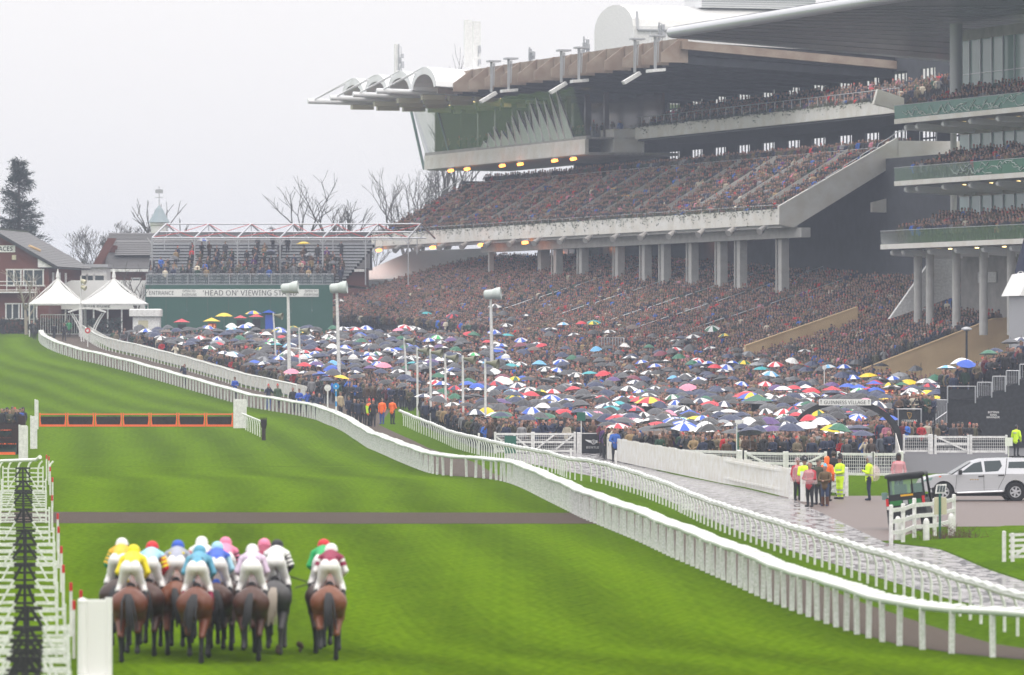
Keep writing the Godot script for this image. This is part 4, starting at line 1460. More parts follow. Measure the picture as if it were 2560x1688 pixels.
func bare_tree(label: String, p: Vector3, tall: float, spread: float, seed_: int, depth: int, dark: Material, group := "bare winter trees") -> void:
	var t := thing("bare_tree", label, "tree", at(p), group)
	rng.seed = seed_
	var tr := MB.new()
	var cr := MB.new()
	var todo := [[Vector3.ZERO, Vector3(0, 1, 0), tall * 0.44, tall * 0.034, 0]]
	while todo.size():
		var s: Array = todo.pop_back()
		var a: Vector3 = s[0]
		var d: Vector3 = s[1]
		var l: float = s[2]
		var r: float = s[3]
		var k: int = s[4]
		var bend := Vector3(rng.randfn(0, 0.16), rng.randfn(0, 0.08), rng.randfn(0, 0.16))
		var m := a + (d + bend * 0.5).normalized() * l * 0.5
		var e := m + (d + bend).normalized() * l * 0.5
		(tr if k < 2 else cr).sweep([a, m, e], r, r * 0.66, 5 if k < 2 else 3)
		if k >= depth:
			continue
		var n := 3 if k < 2 else (2 if rng.randf() < 0.35 else 3)
		for i in n:
			var out := Vector3(rng.randfn(0, 1), 0, rng.randfn(0, 1)).normalized()
			var nd := (d * 0.75 + out * spread * rng.randf_range(0.35, 1.0) + Vector3(0, rng.randf_range(0.05, 0.35), 0)).normalized()
			todo.append([e if i < 2 else m, nd, l * rng.randf_range(0.62, 0.86), maxf(r * 0.6, 0.026), k + 1])
	part("trunk", tr, dark, t)
	part("crown", cr, dark, t).set_meta("kind", "stuff")

func trees() -> void:
	var t := thing("conifer_tree", "tall dark cedar tree behind the brick gable house", "tree", at(Vector3(-59.0, 8.2, -680)))
	rng.seed = 77
	var tr := MB.new()
	tr.tube(Vector3.ZERO, Vector3(0, 19.5, 0), 0.55, 0.06, 7)
	part("trunk", tr, M.bark, t)
	var lf := MB.new()
	var br := MB.new()
	for i in 260:
		var y := lerpf(2.5, 19.6, pow(rng.randf(), 0.9))
		var f := 1.0 - y / 20.0
		var long := (0.5 + 5.0 * pow(f, 0.8)) * rng.randf_range(0.55, 1.15)
		var ang := rng.randf() * TAU
		var dir := Vector3(cos(ang), rng.randf_range(-0.05, 0.5), sin(ang))
		br.tube(Vector3(0, y, 0), Vector3(0, y, 0) + dir * long * 0.9, 0.06, 0.02, 3)
		for q in 46:
			var u := pow(rng.randf(), 0.6)
			var o := Vector3(0, y, 0) + dir * long * u + Vector3(rng.randfn(0, 0.28), rng.randfn(-0.1, 0.2), rng.randfn(0, 0.28)) * (1.2 - u * 0.5)
			var s := rng.randf_range(0.14, 0.36)
			var d1 := (dir + Vector3(rng.randfn(0, 0.6), rng.randfn(-0.25, 0.5), rng.randfn(0, 0.6))).normalized() * s * 1.7
			var d2 := Vector3(rng.randfn(0, 1), rng.randfn(0, 0.5), rng.randfn(0, 1)).normalized() * s * 0.6
			lf.tri(o, o + d1, o + d2)
	part("branch", br, M.bark, t)
	part("crown", lf, M.conifer, t).set_meta("kind", "stuff")
	bare_tree("dense bare tree between the cedar and the wide tiled roof", Vector3(-52.5, 8.4, -690), 9.8, 0.8, 5, 7, M.twig)
	bare_tree("small bare tree leaning out behind the dense bare tree", Vector3(-49.0, 8.4, -700), 6.2, 0.9, 15, 6, M.twig)
	bare_tree("gnarled pollarded tree above the middle of the viewing stand roof", Vector3(-25.6, 8.6, -720), 13.4, 0.75, 9, 5, M.bark)
	bare_tree("smaller gnarled tree with a bushy trunk right beside the pollarded one", Vector3(-22.2, 8.6, -724), 11.4, 0.6, 29, 4, M.bark)
	bare_tree("hazy bare tree close to the outer stair rail of the grandstand", Vector3(-13.4, 9, -740), 14.5, 0.6, 19, 6, M.twig)
	bare_tree("taller hazy bare tree under the corner of the glass restaurant", Vector3(-9.2, 9, -750), 19.5, 0.5, 23, 6, M.twig)
	bare_tree("low hazy bare tree where the stair rail meets the white fascia", Vector3(-17.5, 9, -745), 9.0, 0.7, 33, 5, M.twig)
	bare_tree("small pale branched tree in front of the brick gable wall", Vector3(-50.6, 7.0, -592), 6.2, 1.0, 41, 4, M.pale_bark)
	bare_tree("little leafless sapling behind the second pagoda tent", Vector3(-39.7, 7.2, -600), 5.4, 0.7, 43, 4, M.twig)
	bare_tree("spiky little tree top above the ridge of the wide tiled roof", Vector3(-43.3, 8.6, -720), 13.0, 0.5, 47, 4, M.twig)
	var hedge := MB.new()
	for i in 5000:
		var o := Vector3(-56 + rng.randf() * 15, 7 + rng.randf() * 1.8, -596 - rng.randf() * 1.5)
		var s := 0.12 + rng.randf() * 0.15
		hedge.tri(o, o + Vector3(rng.randfn(0, 1), rng.randfn(0, 1), rng.randfn(0, 1)).normalized() * s, o + Vector3(rng.randfn(0, 1), rng.randfn(0, 1), rng.randfn(0, 1)).normalized() * s)
	var hg := obj("hedge", hedge.mesh(), M.conifer)
	tag(hg, "dark clipped hedge at the foot of the brick gable house", "hedge")

func pagoda(label: String, p: Vector3, w: float) -> void:
	var t := thing("pagoda_tent", label, "tent", at(p), "white pagoda tents")
	var b := MB.new()
	var n := 9
	for i in n:
		var f0 := float(i) / n
		var f1 := float(i + 1) / n
		var r0 := w / 2 * pow(1.0 - f0, 1.75) + 0.1
		var r1 := w / 2 * pow(1.0 - f1, 1.75) + 0.1
		var y0 := 3.4 + 2.8 * f0
		var y1 := 3.4 + 2.8 * f1
		for k in 4:
			var e0 := Vector3(cos(PI / 4 + PI / 2 * k), 0, -sin(PI / 4 + PI / 2 * k)) * sqrt(2.0)
			var e1 := Vector3(cos(PI / 4 + PI / 2 * (k + 1)), 0, -sin(PI / 4 + PI / 2 * (k + 1))) * sqrt(2.0)
			b.quad(e0 * r0 + Vector3.UP * y0, e1 * r0 + Vector3.UP * y0, e1 * r1 + Vector3.UP * y1, e0 * r1 + Vector3.UP * y1)
	part("canopy", b, M.canvas, t)
	b = MB.new()
	b.lathe(Vector3(0, 6.1, 0), [[0.22, 0], [0.16, 0.4], [0.05, 0.8], [0.0, 0.95]], 8)
	part("finial", b, M.white, t)
	for k in 4:
		b = MB.new()
		var e := Vector3(cos(PI / 4 + PI / 2 * k), 0, sin(PI / 4 + PI / 2 * k)) * w * 0.5 * sqrt(2.0)
		b.tube(e, e + Vector3(0, 3.4, 0), 0.07)
		part("leg", b, M.white, t)
		b = MB.new()
		b.tube(e + Vector3(0, 3.35, 0), Vector3(e.x * 0.05, 5.9, e.z * 0.05), 0.05)
		part("stay", b, M.white, t)
	b = MB.new()
	for k in 4:
		var e0 := Vector3(cos(PI / 4 + PI / 2 * k), 0, sin(PI / 4 + PI / 2 * k)) * w * 0.5 * sqrt(2.0)
		var e1 := Vector3(cos(PI / 4 + PI / 2 * (k + 1)), 0, sin(PI / 4 + PI / 2 * (k + 1))) * w * 0.5 * sqrt(2.0)
		b.bar(e0 + Vector3.UP * 3.3, e1 + Vector3.UP * 3.3, 0.06, 0.14)
	part("valance", b, M.white, t)

func tents() -> void:
	pagoda("white pagoda tent nearest the brick gable house", Vector3(-47.0, 6.9, -588), 5.4)
	pagoda("white pagoda tent beside the white kiosk, closer to the viewing stand", Vector3(-41.2, 6.9, -588), 6.6)
	var m := thing("long_marquee", "long flat white marquee behind the two pagoda tents", "tent", at(Vector3(-49.2, 7.3, -606)))
	var b := MB.new()
	b.prism(PackedVector2Array([Vector2(0, 3.2), Vector2(0, 4.6), Vector2(2.2, 5.6), Vector2(11.0, 5.6), Vector2(11.0, 3.4)]), Vector3.ZERO, Vector3(1, 0, 0), Vector3(0, 1, 0), Vector3(0, 0, -6))
	part("canopy", b, M.canvas, m)
	b = MB.new()
	b.slab(Vector3(0, 2.5, 0.02), Vector3(10.8, 0, 0), Vector3(0, 0.75, 0), Vector3(0, 0, 0.06))
	var bd := part("sign_board", b, M.sign_white, m)
	words("YOUR HOME", 0.36, "Droid Sans", true, M.ink, bd, Transform3D(Basis(), Vector3(4.9, 2.87, 0.1)))
	for i in 8:
		b = MB.new()
		b.slab(Vector3(i * 1.5, 0, -0.1), Vector3(0.15, 0, 0), Vector3(0, 3.3, 0), Vector3(0, 0, -0.15))
		part("post", b, M.white, m)
	b = MB.new()
	b.slab(Vector3(0.2, 0, -4), Vector3(10.6, 0, 0), Vector3(0, 3.2, 0), Vector3(0, 0, 0.1))
	part("rear_wall", b, M.brick, m)
	var k := thing("ticket_kiosk", "square white kiosk with an overhanging flat roof by the crowd's edge", "kiosk", at(Vector3(-38.4, 6.3, -570)))
	b = MB.new()
	b.soft(Vector3(1.7, 1.3, -1.3), Vector3(2.7, 2.6, 2.4), 0.06)
	part("wall", b, M.white, k)
	b = MB.new()
	b.soft(Vector3(1.6, 3.0, -1.3), Vector3(3.2, 0.75, 3.0), 0.12)
	part("flat_roof", b, M.white, k)
	b = MB.new()
	b.slab(Vector3(0.9, 1.5, -0.09), Vector3(1.0, 0, 0), Vector3(0, 0.7, 0), Vector3(0, 0, 0.03))
	part("hatch", b, M.cream, k)
	var g := thing("entrance_arch", "curved white steel entrance arch on twin bowed legs beside the kiosk", "arch", at(Vector3(-42.6, 6.4, -570)))
	b = MB.new()
	var top := []
	for i in 9:
		top.append(Vector3(-1.9 + i * 0.47, 2.95 + 0.42 * sin(PI * i / 8.0), 0))
	for i in 8:
		b.bar(top[i], top[i + 1], 0.9, 0.16)
	part("canopy", b, M.white, g)
	for s in [-1, 1]:
		for o in [0.0, 0.22]:
			b = MB.new()
			var leg := []
			for i in 7:
				leg.append(Vector3(s * (0.35 + o + 1.15 * pow(i / 6.0, 1.8)), i * 0.48, 0))
			b.sweep(leg, 0.07, -1, 6)
			part("bowed_leg", b, M.white, g)
	# white banner fence and barred gate at the end of the walk
	var f := thing("banner_fence", "low white solid banner fence at the far end of the turf", "fence", at(Vector3(-54.6, 7.25, -602)))
	for i in 4:
		b = MB.new()
		b.slab(Vector3(i * 1.05, 0.0, 0.0), Vector3(1.03, 0, 0), Vector3(0, 2.0 - i * 0.12, 0), Vector3(0, 0, 0.08))
		part("panel", b, M.white, f)
	f = thing("barred_gate", "tall white barred gate closing the far end of the horse walk", "gate", at(spot(152, 838) + Vector3(0, 0, 0)))
	for i in 17:
		b = MB.new()
		b.tube(Vector3(-2.1 + i * 0.25, 0.1, 0), Vector3(-2.1 + i * 0.25, 2.1, 0), 0.035, -1, 5)
		part("bar", b, M.white, f)
	b = MB.new()
	for y in [0.1, 2.1]:
		b.tube(Vector3(-2.1, y, 0), Vector3(1.95, y, 0), 0.05, -1, 5)
	part("frame", b, M.white, f)
	# big marquee beyond the grandstand
	m = thing("big_marquee", "big white marquee showing under the end of the grandstand", "tent", at(Vector3(0, 0, 0)))
	b = MB.new()
	var d := 652.0
	var c0 := sight(846, 706, d)
	var c1 := sight(1030, 627, d + 6)
	var c2 := sight(1240, 620, d + 6)
	var e1 := sight(985, 699, d)
	var e2 := sight(1240, 690, d)
	b.quad(c0, e1, c1 + (e1 - c1) * 0.001, c1)
	b.quad(e1, e2, c2, c1)
	b.quad(c0, c1, c1 + Vector3(0, -4, -9), c0 + Vector3(0, -0.4, -9))
	b.quad(c1, c2, c2 + Vector3(0, -4, -9), c1 + Vector3(0, -4, -9))
	part("canopy", b, M.canvas, m)
	b = MB.new()
	b.bar(c0, e1, 0.1, 0.25)
	b.bar(e1, e2, 0.1, 0.25)
	part("valance", b, M.canvas, m)
	b = MB.new()
	for i in 8:
		var p := c0.lerp(e2, i / 7.0)
		b.slab(Vector3(p.x, 8, p.z - 0.2), Vector3(0.25, 0, 0), Vector3(0, p.y - 8, 0), Vector3(0, 0, -0.2))
	part("leg", b, M.white, m)
	var sc := thing("walkway_canopy", "curved pale walkway canopy on slim legs before the big marquee", "canopy", at(sight(826, 716, 640)))
	b = MB.new()
	b.prism(PackedVector2Array([Vector2(-0.8, 0.2), Vector2(1.0, 0.0), Vector2(4.0, -0.35), Vector2(4.2, -0.15), Vector2(1.0, 0.35), Vector2(-0.6, 0.35)]), Vector3.ZERO, Vector3(1, 0, 0), Vector3(0, 1, 0), Vector3(0, 0, -4))
	part("roof", b, M.white, sc)
	for x in [1.6, 3.4]:
		b = MB.new()
		b.tube(Vector3(x, -0.3, -1), Vector3(x - 0.2, -4.5, -1), 0.12, -1, 6)
		part("leg", b, M.grey, sc)

func head_on_stand() -> void:
	var t := thing("head_on_stand", "scaffold viewing stand with a bare truss roof and a long white sign", "viewing stand", at(Vector3(-38.2, 7.25, -600)))
	var b := MB.new()
	for i in 9:
		b = MB.new()
		b.slab(Vector3(-0.5 + i * 2.2, 0, 0.3), Vector3(2.18, 0, 0), Vector3(0, 5.1, 0), Vector3(0, 0, -0.1))
		part("hoarding_panel", b, M.hoarding, t)
	b = MB.new()
	b.slab(Vector3(-0.4, 3.85, 0.32), Vector3(18.2, 0, 0), Vector3(0, 0.8, 0), Vector3(0, 0, 0.06))
	var sg := part("sign_board", b, M.sign_white, t)
	words("ENTRANCE", 0.4, "Droid Sans", false, M.ink, sg, Transform3D(Basis(), Vector3(1.2, 4.25, 0.4)))
	words("OPEN TO", 0.24, "Droid Sans", false, M.ink, sg, Transform3D(Basis(), Vector3(4.1, 4.45, 0.4)))
	words("EVERYONE", 0.24, "Droid Sans", false, M.ink, sg, Transform3D(Basis(), Vector3(4.15, 4.07, 0.4)))
	words("'HEAD ON' VIEWING STAND", 0.55, "Droid Sans", false, M.ink, sg, Transform3D(Basis().scaled(Vector3(1.06, 1, 1)), Vector3(10.55, 4.25, 0.4)))
	words("OPEN TO", 0.24, "Droid Sans", false, M.ink, sg, Transform3D(Basis(), Vector3(17.0, 4.45, 0.4)))
	words("EVERYONE", 0.24, "Droid Sans", false, M.ink, sg, Transform3D(Basis(), Vector3(17.0, 4.07, 0.4)))
	for i in 14:
		b = MB.new()
		b.slab(Vector3(-0.5, 5.1 + i * 0.34, -0.6 - i * 0.75), Vector3(20.6 + i * 0.26, 0, 0), Vector3(0, 0.1, 0), Vector3(0, 0, -0.7))
		b.slab(Vector3(-0.5, 5.25 + i * 0.34, -1.25 - i * 0.75), Vector3(20.6 + i * 0.26, 0, 0), Vector3(0, 0.06, 0), Vector3(0, 0, -0.05))
		part("bench_row", b, M.steel, t)
		b = MB.new()
		b.slab(Vector3(-0.5, 4.8 + i * 0.34, -1.3 - i * 0.75), Vector3(20.6 + i * 0.26, 0, 0), Vector3(0, 0.38, 0), Vector3(0, 0, -0.03))
		part("riser", b, M.black_wall, t)
	for i in 9:
		b = MB.new()
		b.slab(Vector3(-0.3 + i * 2.2, 5.2, 0.15), Vector3(2.1, 0, 0), Vector3(0, 1.0, 0), Vector3(0, 0, 0.03))
		part("balustrade_pane", b, M.glass, t)
		b = MB.new()
		b.tube(Vector3(-0.4 + i * 2.2, 5.1, 0.2), Vector3(-0.4 + i * 2.2, 6.3, 0.2), 0.05, -1, 5)
		b.tube(Vector3(-0.4 + i * 2.2, 6.25, 0.2), Vector3(1.8 + i * 2.2, 6.25, 0.2), 0.035, -1, 5)
		part("rail_post", b, M.steel, t)
	for i in 7:
		var x := 0.1 + i * 4.52
		b = MB.new()
		b.tube(Vector3(x, 5.1, -1.5), Vector3(x, 10.1, -1.5), 0.08, -1, 6)
		b.tube(Vector3(x + 0.8, 8.5, -10), Vector3(x + 0.8, 10.4, -10), 0.06, -1, 5)
		b.sweep([Vector3(x, 9.4, -1.5), Vector3(x + 0.5, 10.1, -1.5)], 0.04)
		b.sweep([Vector3(x, 9.4, -1.5), Vector3(x - 0.5, 10.1, -1.5)], 0.04)
		part("post", b, M.steel, t)
		b = MB.new()
		var apex := Vector3(x + 1.25, 11.65, -5.5)
		b.tube(Vector3(x, 10.1, -1.5), apex, 0.1, -1, 6)
		b.tube(apex, Vector3(x + 2.7, 10.2, -10), 0.1, -1, 6)
		b.tube(apex, apex + Vector3(0.05, -1.2, 0), 0.05)
		b.tube(Vector3(x + 1.9, 10.95, -8), Vector3(x + 1.3, 10.2, -3), 0.05)
		part("truss", b, M.steel, t)
		if i < 6:
			b = MB.new()
			b.sweep([apex, Vector3(x + 3.4, 10.5, -3), Vector3(x + 4.5, 10.15, -1.6)], 0.03, -1, 4)
			b.sweep([apex + Vector3(4.5, 0, 0), Vector3(x + 2.6, 10.6, -3), Vector3(x + 0.2, 10.2, -1.6)], 0.03, -1, 4)
			part("red_tie", b, M.red, t)
	b = MB.new()
	b.tube(Vector3(0.1, 10.1, -1.5), Vector3(27.3, 10.1, -1.5), 0.09, -1, 6)
	b.tube(Vector3(0.1, 9.9, -1.5), Vector3(27.3, 9.9, -1.5), 0.05, -1, 6)
	b.tube(Vector3(0.8, 10.75, -3.4), Vector3(28, 10.75, -3.4), 0.1, -1, 6)
	b.tube(Vector3(1.25, 11.65, -5.5), Vector3(28.4, 11.65, -5.5), 0.09, -1, 6)
	b.tube(Vector3(2.7, 10.25, -10), Vector3(29, 10.25, -10), 0.09, -1, 6)
	part("purlin", b, M.steel, t)
	# stair of pale treads up the middle
	b = MB.new()
	for i in 7:
		b.slab(Vector3(4.3, 6.6 + i * 0.24, -2.0 - i * 0.5), Vector3(1.0, 0, 0), Vector3(0, 0.07, 0), Vector3(0, 0, -0.3))
	part("stair_tread", b, M.white, t)

# ---------------------------------------------------------------- rails, fences, gates, poles
func resample(line: Array, gap: float) -> Array:
	var out := [line[0]]
	var left := gap
	for i in line.size() - 1:
		var a: Vector3 = line[i]
		var b: Vector3 = line[i + 1]
		var l := a.distance_to(b)
		var u := 0.0
		while u + left <= l:
			u += left
			left = gap
			out.append(land(lerpf(a.x, b.x, u / l), lerpf(a.z, b.z, u / l)))
		left -= l - u
	return out

func smooth_line(line: Array, n := 5) -> Array:
	var out := []
	for i in line.size() - 1:
		var p0: Vector3 = line[maxi(i - 1, 0)]
		var p3: Vector3 = line[mini(i + 2, line.size() - 1)]
		for k in n:
			var p: Vector3 = line[i].cubic_interpolate(line[i + 1], p0, p3, float(k) / n)
			out.append(land(p.x, p.z))
	out.append(line[-1])
	return out

func rails() -> void:
	# broad topped running rail: flat boards, a rounded front rail and slats laid across the top
	var pts := resample(smooth_line(rail_line), 1.62)
	var t := thing("running_rail", "long white running rail with a slatted top beside the racing turf", "rail", Transform3D())
	var pm := MB.new()
	pm.soft(Vector3(0, 0.46, 0), Vector3(0.13, 0.92, 0.05), 0.012)
	var post_mesh := pm.mesh()
	var count := 0
	var top := []
	var back := []
	var stuff := MB.new()
	for i in pts.size():
		var a: Vector3 = pts[maxi(i - 1, 0)]
		var b: Vector3 = pts[mini(i + 1, pts.size() - 1)]
		var d := (b - a).normalized()
		var side := Vector3(-d.z, 0, d.x).normalized()     # towards the walkway
		if side.x < 0 and absf(side.x) > absf(side.z):
			side = -side
		var p: Vector3 = pts[i]
		var lift := 0.93 + 0.02 * sin(i * 0.55) + 0.012 * sin(i * 1.7)
		top.append(p + Vector3.UP * lift)
		back.append(p + Vector3.UP * (lift + 0.04) + side * 0.42)
		if count < 300:
			var o := obj("post", post_mesh, M.rail, t)
			o.position = p
			o.rotation = Vector3(0.03 * sin(i * 2.3), 0.15 * sin(i * 1.1), 0.035 * sin(i * 3.1))
			count += 1
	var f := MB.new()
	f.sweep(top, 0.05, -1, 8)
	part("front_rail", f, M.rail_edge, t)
	f = MB.new()
	var lid := []
	for p in top:
		lid.append(p + Vector3(0, 0.04, 0))
	f.sweep(lid, 0.055, -1, 6)
	f.sweep(back, 0.04, -1, 6)
	part("top_rail", f, M.rail, t)
	var made := 0
	for i in top.size() - 1:
		for h in 2:
			var u := 0.25 + 0.5 * h
			var a: Vector3 = top[i].lerp(top[i + 1], u)
			var b: Vector3 = back[i].lerp(back[i + 1], u)
			var along_: Vector3 = (top[i + 1] - top[i]).normalized() * 0.46
			var s := MB.new()
			s.slab(a - along_ / 2 + Vector3(0, 0.05 + 0.006 * sin(i * 3.3 + h), 0), along_, Vector3(0, 0.035, 0), b - a)
			if made < 290 and h == 0 or made < 60:
				part("slat", s, M.rail, t)
				made += 1
			else:
				stuff.slab(a - along_ / 2 + Vector3(0, 0.05, 0), along_, Vector3(0, 0.035, 0), b - a)
	part("slats", stuff, M.rail, t).set_meta("kind", "stuff")

	# tubular rail with looped posts on the far side of the walk
	pts = resample(smooth_line(rail2_line), 1.85)
	t = thing("tubular_rail", "white tubular rail curving beside the wet road and horse walk", "rail", Transform3D())
	top = []
	for i in pts.size():
		var d: Vector3 = (pts[mini(i + 1, pts.size() - 1)] - pts[maxi(i - 1, 0)]).normalized()
		var side := Vector3(-d.z, 0, d.x)
		if side.x > 0:
			side = -side
		var p: Vector3 = pts[i]
		top.append(p + Vector3(0, 1.0 + 0.014 * sin(i * 1.3), 0) + side * 0.3)
		var b := MB.new()
		b.sweep([p, p + Vector3(0, 0.62, 0), p + Vector3(0, 0.86, 0) + side * 0.08, p + Vector3(0, 1.0, 0) + side * 0.26], 0.042, 0.038, 6)
		part("post", b, M.rail, t)
	f = MB.new()
	f.sweep(top, 0.075, -1, 8)
	part("rail_tube", f, M.rail, t)
	f = MB.new()
	for i in top.size() - 1:   # the sagging covers laid over the tube
		f.sweep([top[i] + Vector3(0, 0.03, 0), top[i].lerp(top[i + 1], 0.5) + Vector3(0, 0.075, 0), top[i + 1] + Vector3(0, 0.03, 0)], 0.085, 0.07, 6)
	part("rail_cover", f, M.rail, t)

	# rail and picket barrier before the far crowd
	pts = resample(smooth_line(rail3_line), 1.9)
	t = thing("far_running_rail", "white running rail holding back the crowd at the far walk", "rail", Transform3D())
	top = []
	var fence := thing("far_picket_fence", "white picket crowd fence standing just behind the far running rail", "fence", Transform3D())
	var shift := Vector3(0.75, 0, -0.4)
	for i in pts.size():
		var p: Vector3 = pts[i]
		top.append(p + Vector3(0, 1.2 + 0.02 * sin(i * 1.1), 0))
		var b := MB.new()
		b.slab(p + Vector3(-0.05, 0, 0), Vector3(0.1, 0, 0), Vector3(0, 1.18, 0), Vector3(0, 0, 0.06))
		part("post", b, M.rail, t)
		if i < pts.size() - 1:
			b = MB.new()
			var q: Vector3 = pts[i + 1]
			var v := q - p
			for k in 4:
				b.slab(p + shift + v * k / 4.0 + Vector3(0, 0.12, 0), v * 0.21, Vector3(0, 1.0, 0), Vector3(0.03, 0, -0.03))
			b.bar(p + shift + Vector3(0.05, 1.0, 0), q + shift + Vector3(0.05, 1.0, 0), 0.05, 0.08)
			part("picket_panel", b, M.picket, fence)
	f = MB.new()
	f.sweep(top, 0.07, -1, 6)
	part("top_rail", f, M.rail, t)

	# close boarded white fence by the wet road
	var edge := [[1517, 1150], [1600, 1169], [1682, 1186.5], [1804, 1212], [1863, 1222], [1975, 1249]]
	var line := []
	for e in edge:
		line.append(spot(e[0], e[1]))
	pts = resample(line, 0.285)
	t = thing("boarded_fence", "white close boarded fence along the edge of the wet road", "fence", Transform3D())
	for i in pts.size() - 1:
		var b := MB.new()
		var v: Vector3 = pts[i + 1] - pts[i]
		var o: Vector3 = pts[i]
		var tall := 1.22 + 0.02 * sin(i * 2.7) + (0.03 if (i / 10) % 2 else 0.0)
		b.slab(o + Vector3(0, 0.06, 0), v * 0.86, Vector3(0, tall, 0), Vector3(0.03, 0, -0.01))
		part("board", b, M.picket, t)
	f = MB.new()
	for y in [0.32, 1.12]:
		f.bar(pts[0] + Vector3(0.06, y, 0), pts[-1] + Vector3(0.06, y, 0), 0.05, 0.1)
	part("cross_rail", f, M.picket, t)
	f = MB.new()
	f.soft(pts[-1] + Vector3(0.05, 0.66, 0.15), Vector3(0.2, 1.32, 0.2), 0.03)
	part("end_post", f, M.white, t)
	var g := thing("boarded_gate_leaf", "short white boarded gate leaf beside the man in the red poncho", "gate", at(spot(2018, 1258)))
	for i in 7:
		var b := MB.new()
		b.slab(Vector3(-0.28 + i * 0.115, 0.05, i * 0.32), Vector3(0.11, 0, 0.3), Vector3(0, 1.24, 0), Vector3(0.04, 0, 0))
		part("board", b, M.picket, g)
	f = MB.new()
	f.soft(Vector3(0.58, 0.64, 2.4), Vector3(0.14, 1.3, 0.14), 0.02)
	part("post", f, M.white, g)

func mesh_panel(t: Node3D, a: Vector3, b: Vector3, lo: float, hi: float, called := "wire_mesh") -> void:
	var m := MB.new()
	var n := int(a.distance_to(b) / 0.11)
	for i in n:
		var p := a.lerp(b, (i + 0.5) / n)
		m.tube(p + Vector3.UP * lo, p + Vector3.UP * hi, 0.011, -1, 3)
	var k := int((hi - lo) / 0.16)
	for i in k:
		m.tube(a + Vector3.UP * lerpf(lo, hi, (i + 0.5) / k), b + Vector3.UP * lerpf(lo, hi, (i + 0.5) / k), 0.013, -1, 3)
	part(called, m, M.white, t)

func gate_run(called: String, label: String, cat: String, a: Vector3, b: Vector3, tall: float, diagonals: Array, group := "white mesh gates and fences") -> Node3D:
	var t := thing(called, label, cat, Transform3D(), group)
	var m := MB.new()
	for y in [0.16, tall - 0.08] + ([tall * 0.55] if diagonals.size() else []):
		m.bar(a + Vector3.UP * y, b + Vector3.UP * y, 0.05, 0.13)
	part("bar", m, M.white, t)
	for e in [a, b]:
		m = MB.new()
		m.soft(e + Vector3.UP * (tall / 2 + 0.02), Vector3(0.14, tall + 0.06, 0.14), 0.02)
		part("post", m, M.white, t)
	for d in diagonals:
		m = MB.new()
		m.bar(a.lerp(b, d[0]) + Vector3(0, d[1], 0.05), a.lerp(b, d[2]) + Vector3(0, d[3], 0.05), 0.04, 0.1)
		part("brace", m, M.white, t)
	mesh_panel(t, a, b, 0.22, tall - 0.14)
	return t

